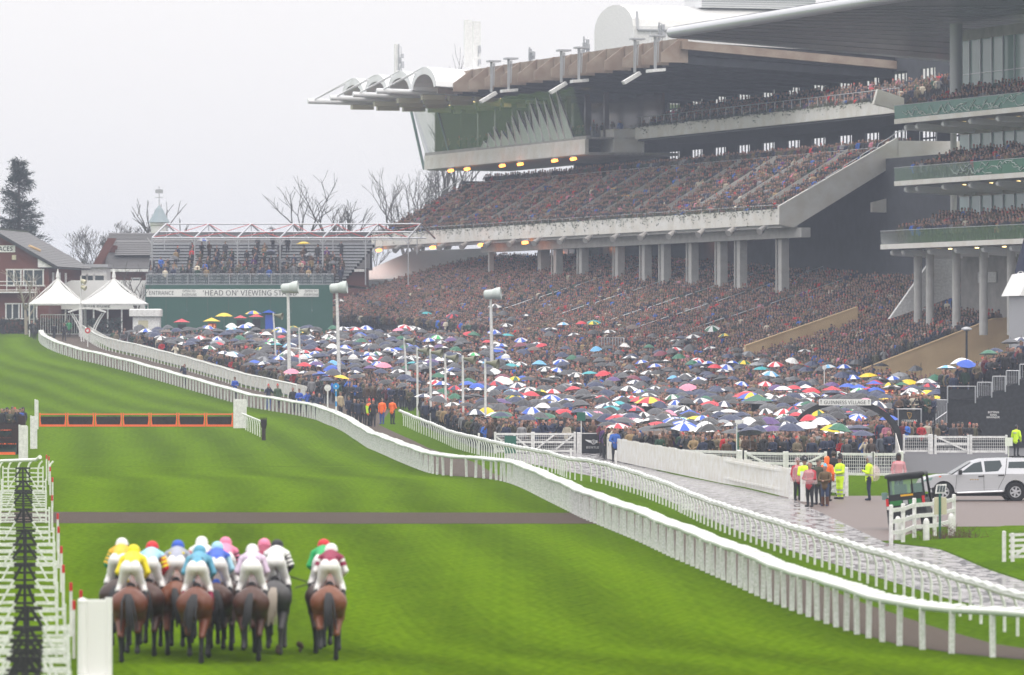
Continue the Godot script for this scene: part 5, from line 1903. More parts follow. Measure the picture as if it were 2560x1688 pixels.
func fences() -> void:
	var d := 333.0
	var g := func(px: float, dd: float) -> Vector3: return land((px - 1280.0) / LENS * dd, -dd)
	gate_run("mesh_gate", "white mesh gate leaf behind the green notice board, by the tubular rail", "gate", g.call(1238, d), g.call(1330, d), 1.22, [[0.02, 1.0, 0.3, 0.55], [0.5, 1.1, 0.96, 0.2]])
	gate_run("mesh_gate", "white mesh gate leaf beside the dark car maker's board", "gate", g.call(1334, d), g.call(1437, d), 1.22, [[0.03, 0.2, 0.5, 1.1], [0.54, 0.25, 0.97, 1.1]])
	var p: Vector3 = g.call(1447, d)
	var o := thing("gate_post", "thick white gate post next to the dark car maker's board", "post", at(p))
	var b := MB.new()
	b.soft(Vector3(0, 0.62, 0), Vector3(0.24, 1.24, 0.2), 0.03)
	part("shaft", b, M.white, o)
	var ad := thing("advert_board", "dark board with a winged B badge and BENTLEY in white", "sign", at(g.call(1484, d)))
	b = MB.new()
	b.slab(Vector3(-0.78, 0.0, 0), Vector3(1.6, 0, 0), Vector3(0, 1.16, 0), Vector3(0, 0, -0.08))
	part("board", b, M.black_wall, ad)
	words("BENTLEY", 0.13, "Droid Sans", false, M.white, ad, Transform3D(Basis().scaled(Vector3(1.25, 1, 1)), Vector3(0.0, 0.36, 0.01)), 0.008)
	words("B", 0.15, "Droid Serif", true, M.white, ad, Transform3D(Basis(), Vector3(0.0, 0.68, 0.022)), 0.008)
	b = MB.new()
	for s in [-1, 1]:
		var w := PackedVector2Array([Vector2(s * 0.13, 0.62), Vector2(s * 0.16, 0.7), Vector2(s * 0.14, 0.77), Vector2(s * 0.5, 0.82), Vector2(s * 0.46, 0.77), Vector2(s * 0.38, 0.72), Vector2(s * 0.28, 0.66)])
		b.prism(w, Vector3.ZERO, Vector3(1, 0, 0), Vector3(0, 1, 0), Vector3(0, 0, 0.012))
	b.lathe(Vector3(0, 0.68, 0.006), [[0.11, 0.0], [0.14, 0.0], [0.14, 0.012], [0.11, 0.012]], 16, Vector3(0, 0, 1))
	part("winged_badge", b, M.vault, ad)
	b = MB.new()
	b.slab(Vector3(-0.8, 1.16, 0.02), Vector3(1.64, 0, 0), Vector3(0, 0.05, 0), Vector3(0, 0, -0.1))
	part("top_edge", b, M.white, ad)
	var gs := thing("green_notice_board", "plain green notice board standing before the white mesh gate", "sign", at(spot(1276, 1146) + Vector3(0, 0, 0.4)))
	b = MB.new()
	b.soft(Vector3(0, 0.78, 0), Vector3(0.66, 0.98, 0.06), 0.02)
	part("board", b, M.sign_green, gs)
	b = MB.new()
	b.tube(Vector3(-0.2, 0, 0), Vector3(-0.2, 0.35, 0), 0.03)
	b.tube(Vector3(0.2, 0, 0), Vector3(0.2, 0.35, 0), 0.03)
	part("leg", b, M.grey, gs)
	gs = thing("green_flag_sign", "green square sign on a white pole above the gate crowd", "sign", at(g.call(1453, 331)))
	b = MB.new()
	b.tube(Vector3.ZERO, Vector3(0, 2.45, 0), 0.035)
	part("pole", b, M.white, gs)
	b = MB.new()
	b.slab(Vector3(-0.25, 1.95, 0.04), Vector3(0.5, 0, 0), Vector3(0, 0.5, 0), Vector3(0, 0, 0.03))
	part("board", b, M.sign_green, gs)
	# inner enclosure fence with gates
	var e := func(px: float, py: float) -> Vector3: return spot(px, py)
	gate_run("mesh_fence", "white mesh fence ending at the boarded fence, in front of the umbrellas", "fence", e.call(1690, 1184), e.call(1846, 1189), 1.2, [])
	o = thing("gate_post", "thick white square post in the enclosure fence by the striped pole", "post", at(e.call(1850, 1190)))
	b = MB.new()
	b.soft(Vector3(0, 0.62, 0), Vector3(0.24, 1.26, 0.2), 0.03)
	part("shaft", b, M.white, o)
	gate_run("mesh_gate", "white mesh gate leaf with one brace, left closed in the enclosure fence", "gate", e.call(1864, 1191), e.call(1961, 1193), 1.2, [[0.03, 1.1, 0.95, 0.25]])
	gate_run("mesh_gate", "white mesh gate leaf with one brace behind the policemen", "gate", e.call(1968, 1193), e.call(2064, 1194), 1.2, [[0.05, 0.25, 0.96, 1.1]])
	gate_run("mesh_fence", "white mesh fence section between the yellow policeman and the corner post", "fence", e.call(2096, 1194), e.call(2182, 1195), 1.2, [])
	gate_run("mesh_fence", "white mesh fence section at the corner by the arch foot", "fence", e.call(2184, 1195), e.call(2250, 1195), 1.2, [])
	gate_run("mesh_gate", "open white gate leaf standing beside the policeman in yellow", "gate", e.call(2070, 1236), e.call(2117, 1243), 1.2, [[0.05, 0.3, 0.95, 0.8]])
	o = thing("picket_wing", "white picket wing fence running back to the black arch foot", "fence", Transform3D())
	var p0: Vector3 = e.call(2252, 1195)
	var p1: Vector3 = e.call(2240, 1140)
	for i in 30:
		b = MB.new()
		var q := p0.lerp(p1, i / 30.0)
		b.slab(q + Vector3(-0.03, 0.05, 0), Vector3(0.03, 0, 0), Vector3(0, 1.25, 0), (p1 - p0) / 30.0 * 0.9)
		part("board", b, M.picket, o)
	b = MB.new()
	b.soft(p0 + Vector3(0, 0.65, 0), Vector3(0.26, 1.3, 0.2), 0.03)
	part("corner_post", b, M.white, o)
	# far fence before the black stand
	gate_run("mesh_fence", "white mesh fence from the black arch to the diagonal braced gate", "fence", e.call(2260, 1135), e.call(2323, 1135), 1.08, [])
	o = thing("gate_post", "thick white square post beside the diagonal braced gate", "post", at(e.call(2328, 1136)))
	b = MB.new()
	b.soft(Vector3(0, 0.58, 0), Vector3(0.22, 1.18, 0.2), 0.03)
	part("shaft", b, M.white, o)
	gate_run("mesh_gate", "white diagonal braced mesh gate in front of the black wall", "gate", e.call(2339, 1136), e.call(2421, 1136), 1.08, [[0.05, 1.0, 0.95, 0.2]])
	gate_run("mesh_fence", "white mesh fence below the BETTING RING MANAGER notice", "fence", e.call(2428, 1136), e.call(2516, 1136), 1.08, [])
	# little white posts and horizontal rail glimpsed in the crowd
	for q in [[1427, 1150, 0.62, "short white marker post on the wet tarmac before the gate", "white marker posts"], [1540, 1170, 0.9, "slim white marker post leaning beside the boarded fence", "white marker posts"], [1197, 1137, 1.25, "white marker post between the tubular rail and the gate", "white marker posts"]]:
		o = thing("marker_post", q[3], "post", at(spot(q[0], q[1])), q[4])
		b = MB.new()
		b.soft(Vector3(0, q[2] / 2, 0), Vector3(0.12, q[2], 0.1), 0.02)
		part("shaft", b, M.white, o)
	# white post and rail corner beside the utility vehicle
	o = thing("post_and_rail_corner", "small white post and rail corner in front of the utility vehicle", "fence", Transform3D())
	var s0 := LENS * EYE / (1358.0 - 844.0)
	var c := func(px: float, dd: float) -> Vector3: return land((px - 1280.0) / LENS * dd, -dd)
	var posts := [c.call(2228, 186.5), c.call(2258, 188), c.call(2286, 192.5), c.call(2337, 194), c.call(2385, 199)]
	for i in 5:
		b = MB.new()
		b.soft(posts[i] + Vector3(0, 0.65, 0), Vector3(0.13, 1.32 if i != 2 else 1.42, 0.13), 0.02)
		part("post", b, M.white, o)
	for y in [0.38, 0.75, 1.12]:
		for i in 4:
			b = MB.new()
			b.bar(posts[i] + Vector3.UP * y, posts[i + 1] + Vector3.UP * (y + 0.01), 0.05, 0.13)
			part("rail", b, M.white, o)
	for q in [[2245, 191, "rounded white bollard inside the post and rail corner, near the road"], [2316, 189, "rounded white bollard in front of the solar panel post"], [2378, 194, "rounded white bollard half hidden by bare stems"]]:
		o = thing("bollard", q[2], "bollard", at(c.call(q[0], q[1])), "rounded white bollards")
		b = MB.new()
		b.lathe(Vector3.ZERO, [[0.11, 0.0], [0.11, 0.62], [0.09, 0.72], [0.055, 0.78], [0.0, 0.8]], 10)
		part("shaft", b, M.white, o)
	o = thing("solar_panel_post", "green post with a small solar panel and a pale box", "sign", at(c.call(2350, 190)))
	b = MB.new()
	b.tube(Vector3.ZERO, Vector3(0, 1.6, 0), 0.045)
	part("pole", b, M.sign_green, o)
	b = MB.new()
	b.slab(Vector3(-0.16, 1.58, 0.02), Vector3(0.34, 0.02, 0), Vector3(0.05, 0.3, -0.08), Vector3(0, 0, 0.03))
	part("solar_panel", b, M.white, o)
	b = MB.new()
	for i in 3:
		b.slab(Vector3(-0.11 + i * 0.095, 1.63, 0.045), Vector3(0.08, 0.005, 0), Vector3(0.035, 0.22, -0.06), Vector3(0, 0, 0.015))
	part("solar_cell", b, M.dark_glass, o)
	b = MB.new()
	b.soft(Vector3(0.02, 1.17, -0.06), Vector3(0.42, 0.58, 0.12), 0.03)
	part("equipment_box", b, M.cream, o)
	o = thing("bare_shrub", "clump of bare reddish stems around the solar panel post", "shrub", at(c.call(2372, 190)))
	rng.seed = 61
	b = MB.new()
	for i in 150:
		var x := rng.randfn(0.1, 0.55)
		var z := rng.randfn(0, 0.4)
		var h := rng.randf_range(0.15, 0.62) * (1.0 - absf(x) * 0.3)
		b.sweep([Vector3(x, 0, z), Vector3(x + rng.randfn(0, 0.08), h * 0.6, z), Vector3(x + rng.randfn(0, 0.18), h, z + rng.randfn(0, 0.1))], 0.009, 0.004, 3)
	part("stems", b, mat(0.11, 0.05, 0.045, 0.9), o).set_meta("kind", "stuff")
	# five barred gate at the frame's edge
	o = thing("five_bar_gate", "white five barred gate at the lower edge of the grass bank", "gate", at(c.call(2536, 166) + Vector3(0, 0.25, 0)))
	for i in 5:
		b = MB.new()
		b.slab(Vector3(-0.15, 0.1 + i * 0.16, 0), Vector3(2.6, 0.12, 0.3), Vector3(0, 0.08, 0), Vector3(0, 0, 0.05))
		part("bar", b, M.white, o)
	for q in [[-0.3, 0.9], [-0.05, 0.84]]:
		b = MB.new()
		b.soft(Vector3(q[0], q[1] / 2, 0.03), Vector3(0.11, q[1], 0.11), 0.02)
		part("post", b, M.white, o)
	b = MB.new()
	b.bar(Vector3(0, 0.14, 0.06), Vector3(0.7, 0.8, 0.12), 0.04, 0.08)
	part("brace", b, M.white, o)
	o = thing("low_rail_sign", "low white two barred trestle standing on the horse walk", "trestle", at(spot(1718, 1284)))
	b = MB.new()
	for y in [0.12, 0.28]:
		b.slab(Vector3(-0.28, y, 0), Vector3(0.56, 0, 0), Vector3(0, 0.08, 0), Vector3(0, 0, 0.04))
	part("bar", b, M.white, o)
	for x in [-0.26, 0.26]:
		b = MB.new()
		b.soft(Vector3(x, 0.2, 0.02), Vector3(0.06, 0.4, 0.06), 0.01)
		part("post", b, M.white, o)

func poles() -> void:
	var b: MB
	# tall poles with drum loudspeakers
	var drums := [[724, 985, 720, 733, "tall white pole with a drum loudspeaker below the END of the stand sign"], [849, 985, 842, 733, "tall white pole with a drum loudspeaker between bookmakers and winning post"], [1231, 975, 1227, 748, "tall white pole with the largest drum loudspeaker, amid the crowd"]]
	for q in drums:
		var p := spot(q[0], q[1])
		var d := -p.z
		var tall: float = (q[1] - q[3]) / LENS * d
		var lean: float = (q[2] - q[0]) / LENS * d
		var t := thing("loudspeaker_pole", q[4], "loudspeaker", at(p), "drum loudspeaker poles")
		b = MB.new()
		b.tube(Vector3.ZERO, Vector3(lean, tall, 0), 0.17, 0.11, 8)
		part("pole", b, M.white, t)
		b = MB.new()
		b.lathe(Vector3(lean - 0.6, tall + 0.3, 0), [[0.0, 0.0], [0.3, 0.05], [0.4, 0.2], [0.4, 0.75], [0.5, 1.1], [0.52, 1.45], [0.36, 1.4], [0.0, 1.1]], 12, Vector3(1, 0.1, 0.1).normalized())
		part("drum", b, mat(0.5, 0.55, 0.53, 0.5), t)
		b = MB.new()
		b.sweep([Vector3(0.1, tall * 0.45, 0), Vector3(0.8, tall * 0.44, 0.1), Vector3(1.1, tall * 0.42, 0.1), Vector3(1.1, tall * 0.38, 0.1)], 0.06, -1, 6)
		b.lathe(Vector3(1.1, tall * 0.34, 0.1), [[0.42, 0.0], [0.36, 0.2], [0.15, 0.36], [0.0, 0.4]], 10)
		part("side_lamp", b, M.white, t)
	var horns := [[692, 940, 683, 783, "nearest the far rail"], [750, 972, 748, 820, "beside the tall pole at the running rail bend"], [1021, 1010, 1010, 845, "with a notice plate, behind the orange bars"], [1044, 1045, 1043, 868, "first after the notice plate pole"], [1077, 1065, 1076, 873, "second after the notice plate pole"], [1115, 1076, 1113, 886, "third after the notice plate pole"], [1158, 1092, 1157, 890, "fourth after the notice plate pole"], [1214, 1110, 1213, 899, "closest to the white mesh gates"]]
	for q in horns:
		var p := spot(q[0], q[1])
		var d := -p.z
		var tall: float = (q[1] - q[3]) / LENS * d
		var lean: float = (q[2] - q[0]) / LENS * d
		var t := thing("horn_speaker_pole", "slim white pole with an olive horn loudspeaker, " + q[4], "loudspeaker", at(p), "horn loudspeaker poles")
		b = MB.new()
		b.tube(Vector3.ZERO, Vector3(lean, tall, 0), 0.085, 0.07, 7)
		part("pole", b, M.white, t)
		b = MB.new()
		b.lathe(Vector3(lean + 0.05, tall - 0.2, 0.1), [[0.0, 0.0], [0.09, 0.02], [0.12, 0.3], [0.3, 0.75], [0.34, 0.8], [0.1, 0.5]], 8, Vector3(0.95, -0.15, 0.3).normalized())
		part("horn", b, mat(0.19, 0.19, 0.13, 0.6), t)
		if q[0] == 1021:
			b = MB.new()
			b.slab(Vector3(-0.15, tall * 0.24, 0.1), Vector3(0.34, 0, 0), Vector3(0, tall * 0.25, 0), Vector3(0, 0, 0.03))
			part("notice_plate", b, M.sign_white, t)
	# winning post discs and markers
	var discs := [[219, 868, 827, M.red, "red disc with a white centre on a slim post at the far walk", 7.0], [819, 1058, 970, M.white, "white disc on a post at the running rail bend", 8.5], [840, 1068, 967, M.blue, "blue disc on a blue and white banded post at the rail bend", 8.0]]
	for i in 3:
		var q: Array = discs[i]
		var p := spot(q[0], q[1])
		var s := LENS / -p.z
		var t := thing("disc_post", q[4], "marker", at(p), "racing disc posts")
		var tall: float = (q[1] - q[2]) / s
		var r: float = q[5] / s
		if i == 2:
			for k in 8:
				b = MB.new()
				b.tube(Vector3(0, k * tall / 8, 0), Vector3(0, (k + 1) * tall / 8, 0), 0.055, -1, 7)
				part("band", b, M.white if k % 2 else M.blue, t)
		else:
			b = MB.new()
			b.tube(Vector3.ZERO, Vector3(0, tall, 0), 0.055, -1, 7)
			part("post", b, M.white, t)
		b = MB.new()
		b.lathe(Vector3(0, tall, 0.03), [[0.0, 0.0], [r, 0.0], [r, 0.05], [0.0, 0.05]], 18, Vector3(0, 0, 1))
		part("disc", b, q[3], t)
		if i != 1:
			b = MB.new()
			b.lathe(Vector3(0, tall, 0.085), [[0.0, 0.0], [r * 0.5, 0.0], [r * 0.5, 0.02], [0.0, 0.02]] if i == 0 else [[0.0, 0.0], [r * 0.26, 0.0], [r * 0.26, 0.02], [0.0, 0.02]], 14, Vector3(0, 0, 1))
			part("centre", b, M.white, t)
	var sp := thing("striped_pole", "slim pole, white and green, rising from the enclosure fence", "pole", at(spot(1842, 1188)))
	b = MB.new()
	b.tube(Vector3.ZERO, Vector3(0, 2.55, 0), 0.03, -1, 6)
	part("shaft", b, M.white, sp)
	b = MB.new()
	b.slab(Vector3(0.03, 0.9, 0), Vector3(0.07, 0, 0), Vector3(0, 1.2, 0), Vector3(0, 0, 0.03))
	part("furled_flag", b, M.sign_green, sp)
	var lp := thing("street_lamp", "black street lamp with a domed head before the long tan wall", "lamp", at(land(33.6, -420)))
	var y0 := high(420)
	b = MB.new()
	b.tube(Vector3.ZERO, Vector3(0, 6.8 + (844 - 825) / LENS * 420 - y0, 0), 0.1, 0.08, 8)
	part("pole", b, M.black_wall, lp)
	b = MB.new()
	b.lathe(Vector3(0, 6.8 + (844 - 828) / LENS * 420 - y0, 0), [[0.1, 0.0], [0.4, 0.12], [0.38, 0.2], [0.2, 0.3], [0.0, 0.34]], 12)
	part("lamp_head", b, M.grey, lp)
	var fl := thing("floodlight_mast", "slim white mast with two pale floodlights in front of the pagoda tents", "floodlight", at(Vector3(-44.0, 6.7, -580)))
	b = MB.new()
	b.tube(Vector3.ZERO, Vector3(0, 6.4, 0), 0.08, -1, 6)
	part("pole", b, M.white, fl)
	for k in 2:
		b = MB.new()
		b.tube(Vector3(0.1, 5.9 - k * 0.6, 0.1), Vector3(0.5, 5.7 - k * 0.6, 0.3), 0.2, 0.26, 8)
		part("lamp_head", b, M.cream, fl)
	for q in [[2061, 990, 916, "round white sign on a slim pole in front of the packed terrace", 5.0], [1874, 830, 752, "", 0.0]]:
		if q[4] == 0.0:
			continue
		var p := sight(q[0], q[1], 440)
		var t := thing("round_sign", q[3], "sign", at(p))
		b = MB.new()
		b.tube(Vector3.ZERO, Vector3(0, 2.2, 0), 0.04)
		part("pole", b, M.white, t)
		b = MB.new()
		b.lathe(Vector3(0, 2.2, 0.03), [[0.0, 0.0], [0.17, 0.0], [0.17, 0.04], [0.0, 0.04]], 14, Vector3(0, 0, 1))
		part("disc", b, M.white, t)
	var pn := thing("notice_placard", "blank white placard on a stick by the hi-vis steward", "sign", at(spot(2522, 1190)))
	b = MB.new()
	b.tube(Vector3.ZERO, Vector3(0, 1.6, 0), 0.025)
	part("stick", b, M.white, pn)
	b = MB.new()
	b.slab(Vector3(-0.19, 1.45, 0.03), Vector3(0.38, 0, 0), Vector3(0, 0.42, 0), Vector3(0, 0, 0.02))
	part("board", b, M.sign_white, pn)
	pn = thing("notice_placard", "blank white board held high in the crowd near the yellow scarves", "sign", at(land(12.4, -310) ))
	b = MB.new()
	b.tube(Vector3.ZERO, Vector3(0, 2.0, 0), 0.03)
	part("stick", b, M.white, pn)
	b = MB.new()
	b.slab(Vector3(-0.24, 1.75, 0.03), Vector3(0.48, 0, 0), Vector3(0, 0.56, 0), Vector3(0, 0, 0.03))
	part("board", b, M.sign_white, pn)

func guinness_corner() -> void:
	var b: MB
	var t := thing("village_arch", "black arch carrying a white sign reading GUINNESS VILLAGE", "arch", at(land((2112 - 1280.0) / LENS * 333, -333)))
	b = MB.new()
	var outer := []
	var n := 18
	var prev := []
	for i in n + 1:
		var a := PI * i / n
		var o := Vector3(3.35 * cos(a), 0.75 + 2.45 * sin(a), 0)
		var r := Vector3(3.0 * cos(a), 0.75 + 2.12 * sin(a), 0)
		if prev.size():
			b.quad(prev[0] + Vector3(0, 0, 0.2), prev[1] + Vector3(0, 0, 0.2), r + Vector3(0, 0, 0.2), o + Vector3(0, 0, 0.2)) if false else b.quad(o + Vector3(0, 0, 0.2), r + Vector3(0, 0, 0.2), prev[1] + Vector3(0, 0, 0.2), prev[0] + Vector3(0, 0, 0.2))
			b.quad(prev[0] + Vector3(0, 0, 0.2), prev[0] + Vector3(0, 0, -0.5), o + Vector3(0, 0, -0.5), o + Vector3(0, 0, 0.2))
			b.quad(r + Vector3(0, 0, 0.2), r + Vector3(0, 0, -0.5), prev[1] + Vector3(0, 0, -0.5), prev[1] + Vector3(0, 0, 0.2))
			b.quad(prev[0] + Vector3(0, 0, -0.5), prev[1] + Vector3(0, 0, -0.5), r + Vector3(0, 0, -0.5), o + Vector3(0, 0, -0.5))
		prev = [o, r]
	part("arch_band", b, M.black, t)
	for s in [-1, 1]:
		b = MB.new()
		b.slab(Vector3(s * 3.18 - 0.18, 0, -0.5), Vector3(0.36, 0, 0), Vector3(0, 0.8, 0), Vector3(0, 0, 0.7))
		part("leg", b, M.black, t)
	b = MB.new()
	b.slab(Vector3(-1.53, 2.83, 0.22), Vector3(3.06, 0, 0), Vector3(0, 0.36, 0), Vector3(0, 0, 0.06))
	var sg := part("sign_board", b, M.sign_white, t)
	words("GUINNESS VILLAGE", 0.205, "Droid Sans", false, M.ink, sg, Transform3D(Basis(), Vector3(0, 3.0, 0.29)), 0.008)
	b = MB.new()
	for s in [-1.4, 1.4]:
		b.slab(Vector3(s - 0.012, 2.9, 0.285), Vector3(0.024, 0, 0), Vector3(0, 0.2, 0), Vector3(0, 0, 0.008))
		b.prism(PackedVector2Array([Vector2(-0.05, 0), Vector2(0.05, 0), Vector2(0, 0.09)]), Vector3(s, 3.07, 0.285), Vector3(1, 0, 0), Vector3(0, 1, 0), Vector3(0, 0, 0.008))
	part("arrow", b, M.ink, sg)
	# black stepped stand
	t = thing("black_stand", "black walled stepped stand with steel railings at the frame's edge", "viewing stand", at(Vector3(0, 0, -350)))
	b = MB.new()
	var X := func(px: float) -> float: return (px - 1280.0) / LENS * 350.0
	var Y := func(py: float) -> float: return EYE + (844.0 - py) / LENS * 350.0
	b.prism(PackedVector2Array([Vector2(X.call(2368), 0), Vector2(X.call(2680), 0), Vector2(X.call(2680), Y.call(905)), Vector2(X.call(2570), Y.call(945)), Vector2(X.call(2440), Y.call(1000)), Vector2(X.call(2368), Y.call(1000))]), Vector3.ZERO, Vector3(1, 0, 0), Vector3(0, 1, 0), Vector3(0, 0, -0.3))
	part("side_wall", b, M.black_wall, t)
	b = MB.new()
	for i in 9:
		b.slab(Vector3(X.call(2368) + i * 0.82, 0, -0.35), Vector3(0.82 if i < 8 else 3.0, 0, 0), Vector3(0, Y.call(1003) + 0.3 * i, 0), Vector3(0, 0, -14))
	part("steps", b, M.deck, t)
	words("BETTING", 0.12, "Droid Sans", true, M.white, t, Transform3D(Basis(), Vector3(X.call(2484), Y.call(1031), 0.01)))
	words("RING", 0.12, "Droid Sans", true, M.white, t, Transform3D(Basis(), Vector3(X.call(2484), Y.call(1037.5), 0.01)))
	words("MANAGER", 0.12, "Droid Sans", true, M.white, t, Transform3D(Basis(), Vector3(X.call(2483), Y.call(1043.5), 0.01)))
	for seg in [[2369, 2441, 1000, 966], [2444, 2482, 986, 956], [2482, 2516, 972, 941], [2516, 2550, 955, 927], [2550, 2600, 940, 911]]:
		b = MB.new()
		var x0: float = X.call(seg[0])
		var x1: float = X.call(seg[1])
		var y0: float = Y.call(seg[2])
		var y1: float = Y.call(seg[3])
		b.tube(Vector3(x0, y1, 0.05), Vector3(x1, y1, 0.05), 0.03, -1, 5)
		b.tube(Vector3(x0, y0 - 0.2, 0.05), Vector3(x0, y1, 0.05), 0.045, -1, 5)
		b.tube(Vector3(x1 - 0.06, y0 - 0.2, 0.05), Vector3(x1 - 0.06, y1, 0.05), 0.045, -1, 5)
		if seg[0] > 2400:
			for k in 7:
				var x := lerpf(x0, x1, (k + 1) / 8.0)
				b.tube(Vector3(x, y0 - 0.1, 0.05), Vector3(x, y1, 0.05), 0.015, -1, 4)
		part("railing", b, M.steel, t)
	b = MB.new()
	b.slab(Vector3(X.call(2374), Y.call(999), 0.04), Vector3(1.5, 0, 0), Vector3(0, 0.62, 0), Vector3(0, 0, 0.03))
	part("black_panel", b, M.black_wall, t)
	b = MB.new()
	b.prism(PackedVector2Array([Vector2(X.call(2236), 0), Vector2(X.call(2300), 0), Vector2(X.call(2300), Y.call(1060)), Vector2(X.call(2236), Y.call(1060))]), Vector3(0, 0, 2.0), Vector3(1, 0, 0), Vector3(0, 1, 0), Vector3(0, 0, -6))
	b.slab(Vector3(X.call(2300), 0, -2), Vector3(1.7, 0, 0), Vector3(0, 1.4, 0), Vector3(0, 0, -4))
	part("low_platform", b, M.black_wall, t)
	b = MB.new()
	b.slab(Vector3(X.call(2240), Y.call(1060), 2.05), Vector3(1.42, 0, 0), Vector3(0, 0.86, 0), Vector3(0, 0, -0.04))
	var pnl := part("name_panel", b, M.black_wall, t)
	words("GUINNESS", 0.13, "Droid Serif", true, M.white, pnl, Transform3D(Basis(), Vector3(X.call(2268), Y.call(1051), 2.07)), 0.008)
	b = MB.new()
	var hp := Vector3(X.call(2268), Y.call(1046), 2.06)
	b.sweep([hp + Vector3(-0.02, 0, 0), hp + Vector3(0.1, 0.14, 0), hp + Vector3(0.13, 0.34, 0), hp + Vector3(0.0, 0.36, 0), hp + Vector3(-0.14, 0.38, 0), hp + Vector3(-0.13, 0.28, 0), hp + Vector3(-0.06, 0.12, 0), hp + Vector3(-0.02, 0, 0)], 0.03, 0.022, 5)
	for k in 4:
		b.tube(hp + Vector3(-0.08 + k * 0.05, 0.32, 0), hp + Vector3(-0.02 + k * 0.03, 0.1 + k * 0.03, 0), 0.006, -1, 3)
	part("harp_emblem", b, M.gold, pnl)
	b = MB.new()
	for q in [[2240, 1060, 1022], [2297, 1060, 1022]]:
		b.tube(Vector3(X.call(q[0]), Y.call(q[1]) - 1.0, 2.1), Vector3(X.call(q[0]), Y.call(q[2]), 2.1), 0.04, -1, 5)
	b.tube(Vector3(X.call(2236), Y.call(1022), 2.1), Vector3(X.call(2298), Y.call(1022), 2.1), 0.035, -1, 5)
	b.tube(Vector3(X.call(2302), Y.call(1018), 1.0), Vector3(X.call(2340), Y.call(1016), 1.0), 0.03, -1, 5)
	b.tube(Vector3(X.call(2296), 1.1, 1.6), Vector3(X.call(2364), Y.call(1030), 1.0), 0.045, -1, 5)
	for k in 9:
		var x: float = lerpf(X.call(2310), X.call(2364), k / 8.0)
		b.tube(Vector3(x, 0.6 + k * 0.12, 1.0), Vector3(x, 1.5 + k * 0.16, 1.0), 0.015 if k % 4 else 0.04, -1, 4)
	for k in 10:
		var x: float = lerpf(X.call(2341), X.call(2366), k / 9.0)
		b.tube(Vector3(x, 1.6, 0.6), Vector3(x, Y.call(1000), 0.6), 0.015, -1, 4)
	b.tube(Vector3(X.call(2341), Y.call(1000), 0.6), Vector3(X.call(2366), Y.call(1000), 0.6), 0.03, -1, 4)
	part("stair_railing", b, M.steel, t)

# ---------------------------------------------------------------- hurdles, fences and markers on the course
func brush(b: MB, o: Vector3, w: float, h: float, dp: float, n: int, lean := 0.0) -> void:  # upright twigs packed in a frame
	for i in n:
		var x := rng.randf() * w
		var y := rng.randf() * h * 0.75
		var z := rng.randf() * dp
		var s := rng.randf_range(0.08, 0.22)
		var p := o + Vector3(x, y, z)
		var e := p + Vector3(rng.randfn(0, 0.04), minf(s, h - y + 0.04), rng.randfn(lean, 0.03))
		var q := Vector3(0.012, 0, rng.randf_range(-0.012, 0.012))
		b.tri(p - q, p + q, e)
		b.tri(p - q + Vector3(0, 0, 0.01), e, p + q)

func hurdle(label: String, where: Transform3D, panels: int, w: float, tall: float, group: String) -> void:
	var t := thing("hurdle", label, "hurdle", where, group)
	for i in panels:
		var x := i * w
		var b := MB.new()
		b.slab(Vector3(x + 0.02, 0, -0.03), Vector3(w - 0.04, 0, 0), Vector3(0, 0.15, 0), Vector3(0, 0, 0.06))
		b.tube(Vector3(x + 0.02, tall - 0.06, 0), Vector3(x + w - 0.02, tall - 0.06, 0), 0.045, -1, 6)
		for s in [0.03, w - 0.11]:
			b.prism(PackedVector2Array([Vector2(s, 0), Vector2(s + 0.08, 0), Vector2(s + 0.08, tall + 0.04), Vector2(s, tall + 0.04)]), Vector3(x, 0, -0.03), Vector3(1, 0, 0), Vector3(0, 1, 0), Vector3(0, 0, 0.07))
			var inward := 0.05 if s < 0.1 else -0.05
			b.bar(Vector3(x + s + 0.04 + inward * 1.6, 0.05, 0.02), Vector3(x + s + 0.04 + inward * 0.3, tall * 0.55, 0.02), 0.05, 0.05)
		var pn := part("panel_frame", b, M.orange, t)
		b = MB.new()
		b.slab(Vector3(x + 0.12, 0.15, -0.1), Vector3(w - 0.24, 0, 0), Vector3(0, tall - 0.36, 0), Vector3(0, 0, 0.06))
		brush(b, Vector3(x + 0.1, 0.14, -0.1), w - 0.2, tall - 0.25, 0.12, 420)
		part("birch_filling", b, M.birch, pn)

func wing_board(label: String, p: Vector3, w: float, h: float, turn := 0.0, dp := 0.1) -> void:
	var t := thing("wing_board", label, "wing board", at(p, turn), "white padded wing boards")
	var b := MB.new()
	b.soft(Vector3(0, h / 2, 0), Vector3(w, h, dp), 0.03)
	part("board", b, M.white, t)
	b = MB.new()
	b.tube(Vector3(-w / 2, 0, 0), Vector3(-w / 2, h + 0.04, 0), 0.05, -1, 7)
	b.tube(Vector3(w / 2, 0, 0), Vector3(w / 2, h * 0.97, 0), 0.04, -1, 7)
	part("padded_post", b, M.white, t)

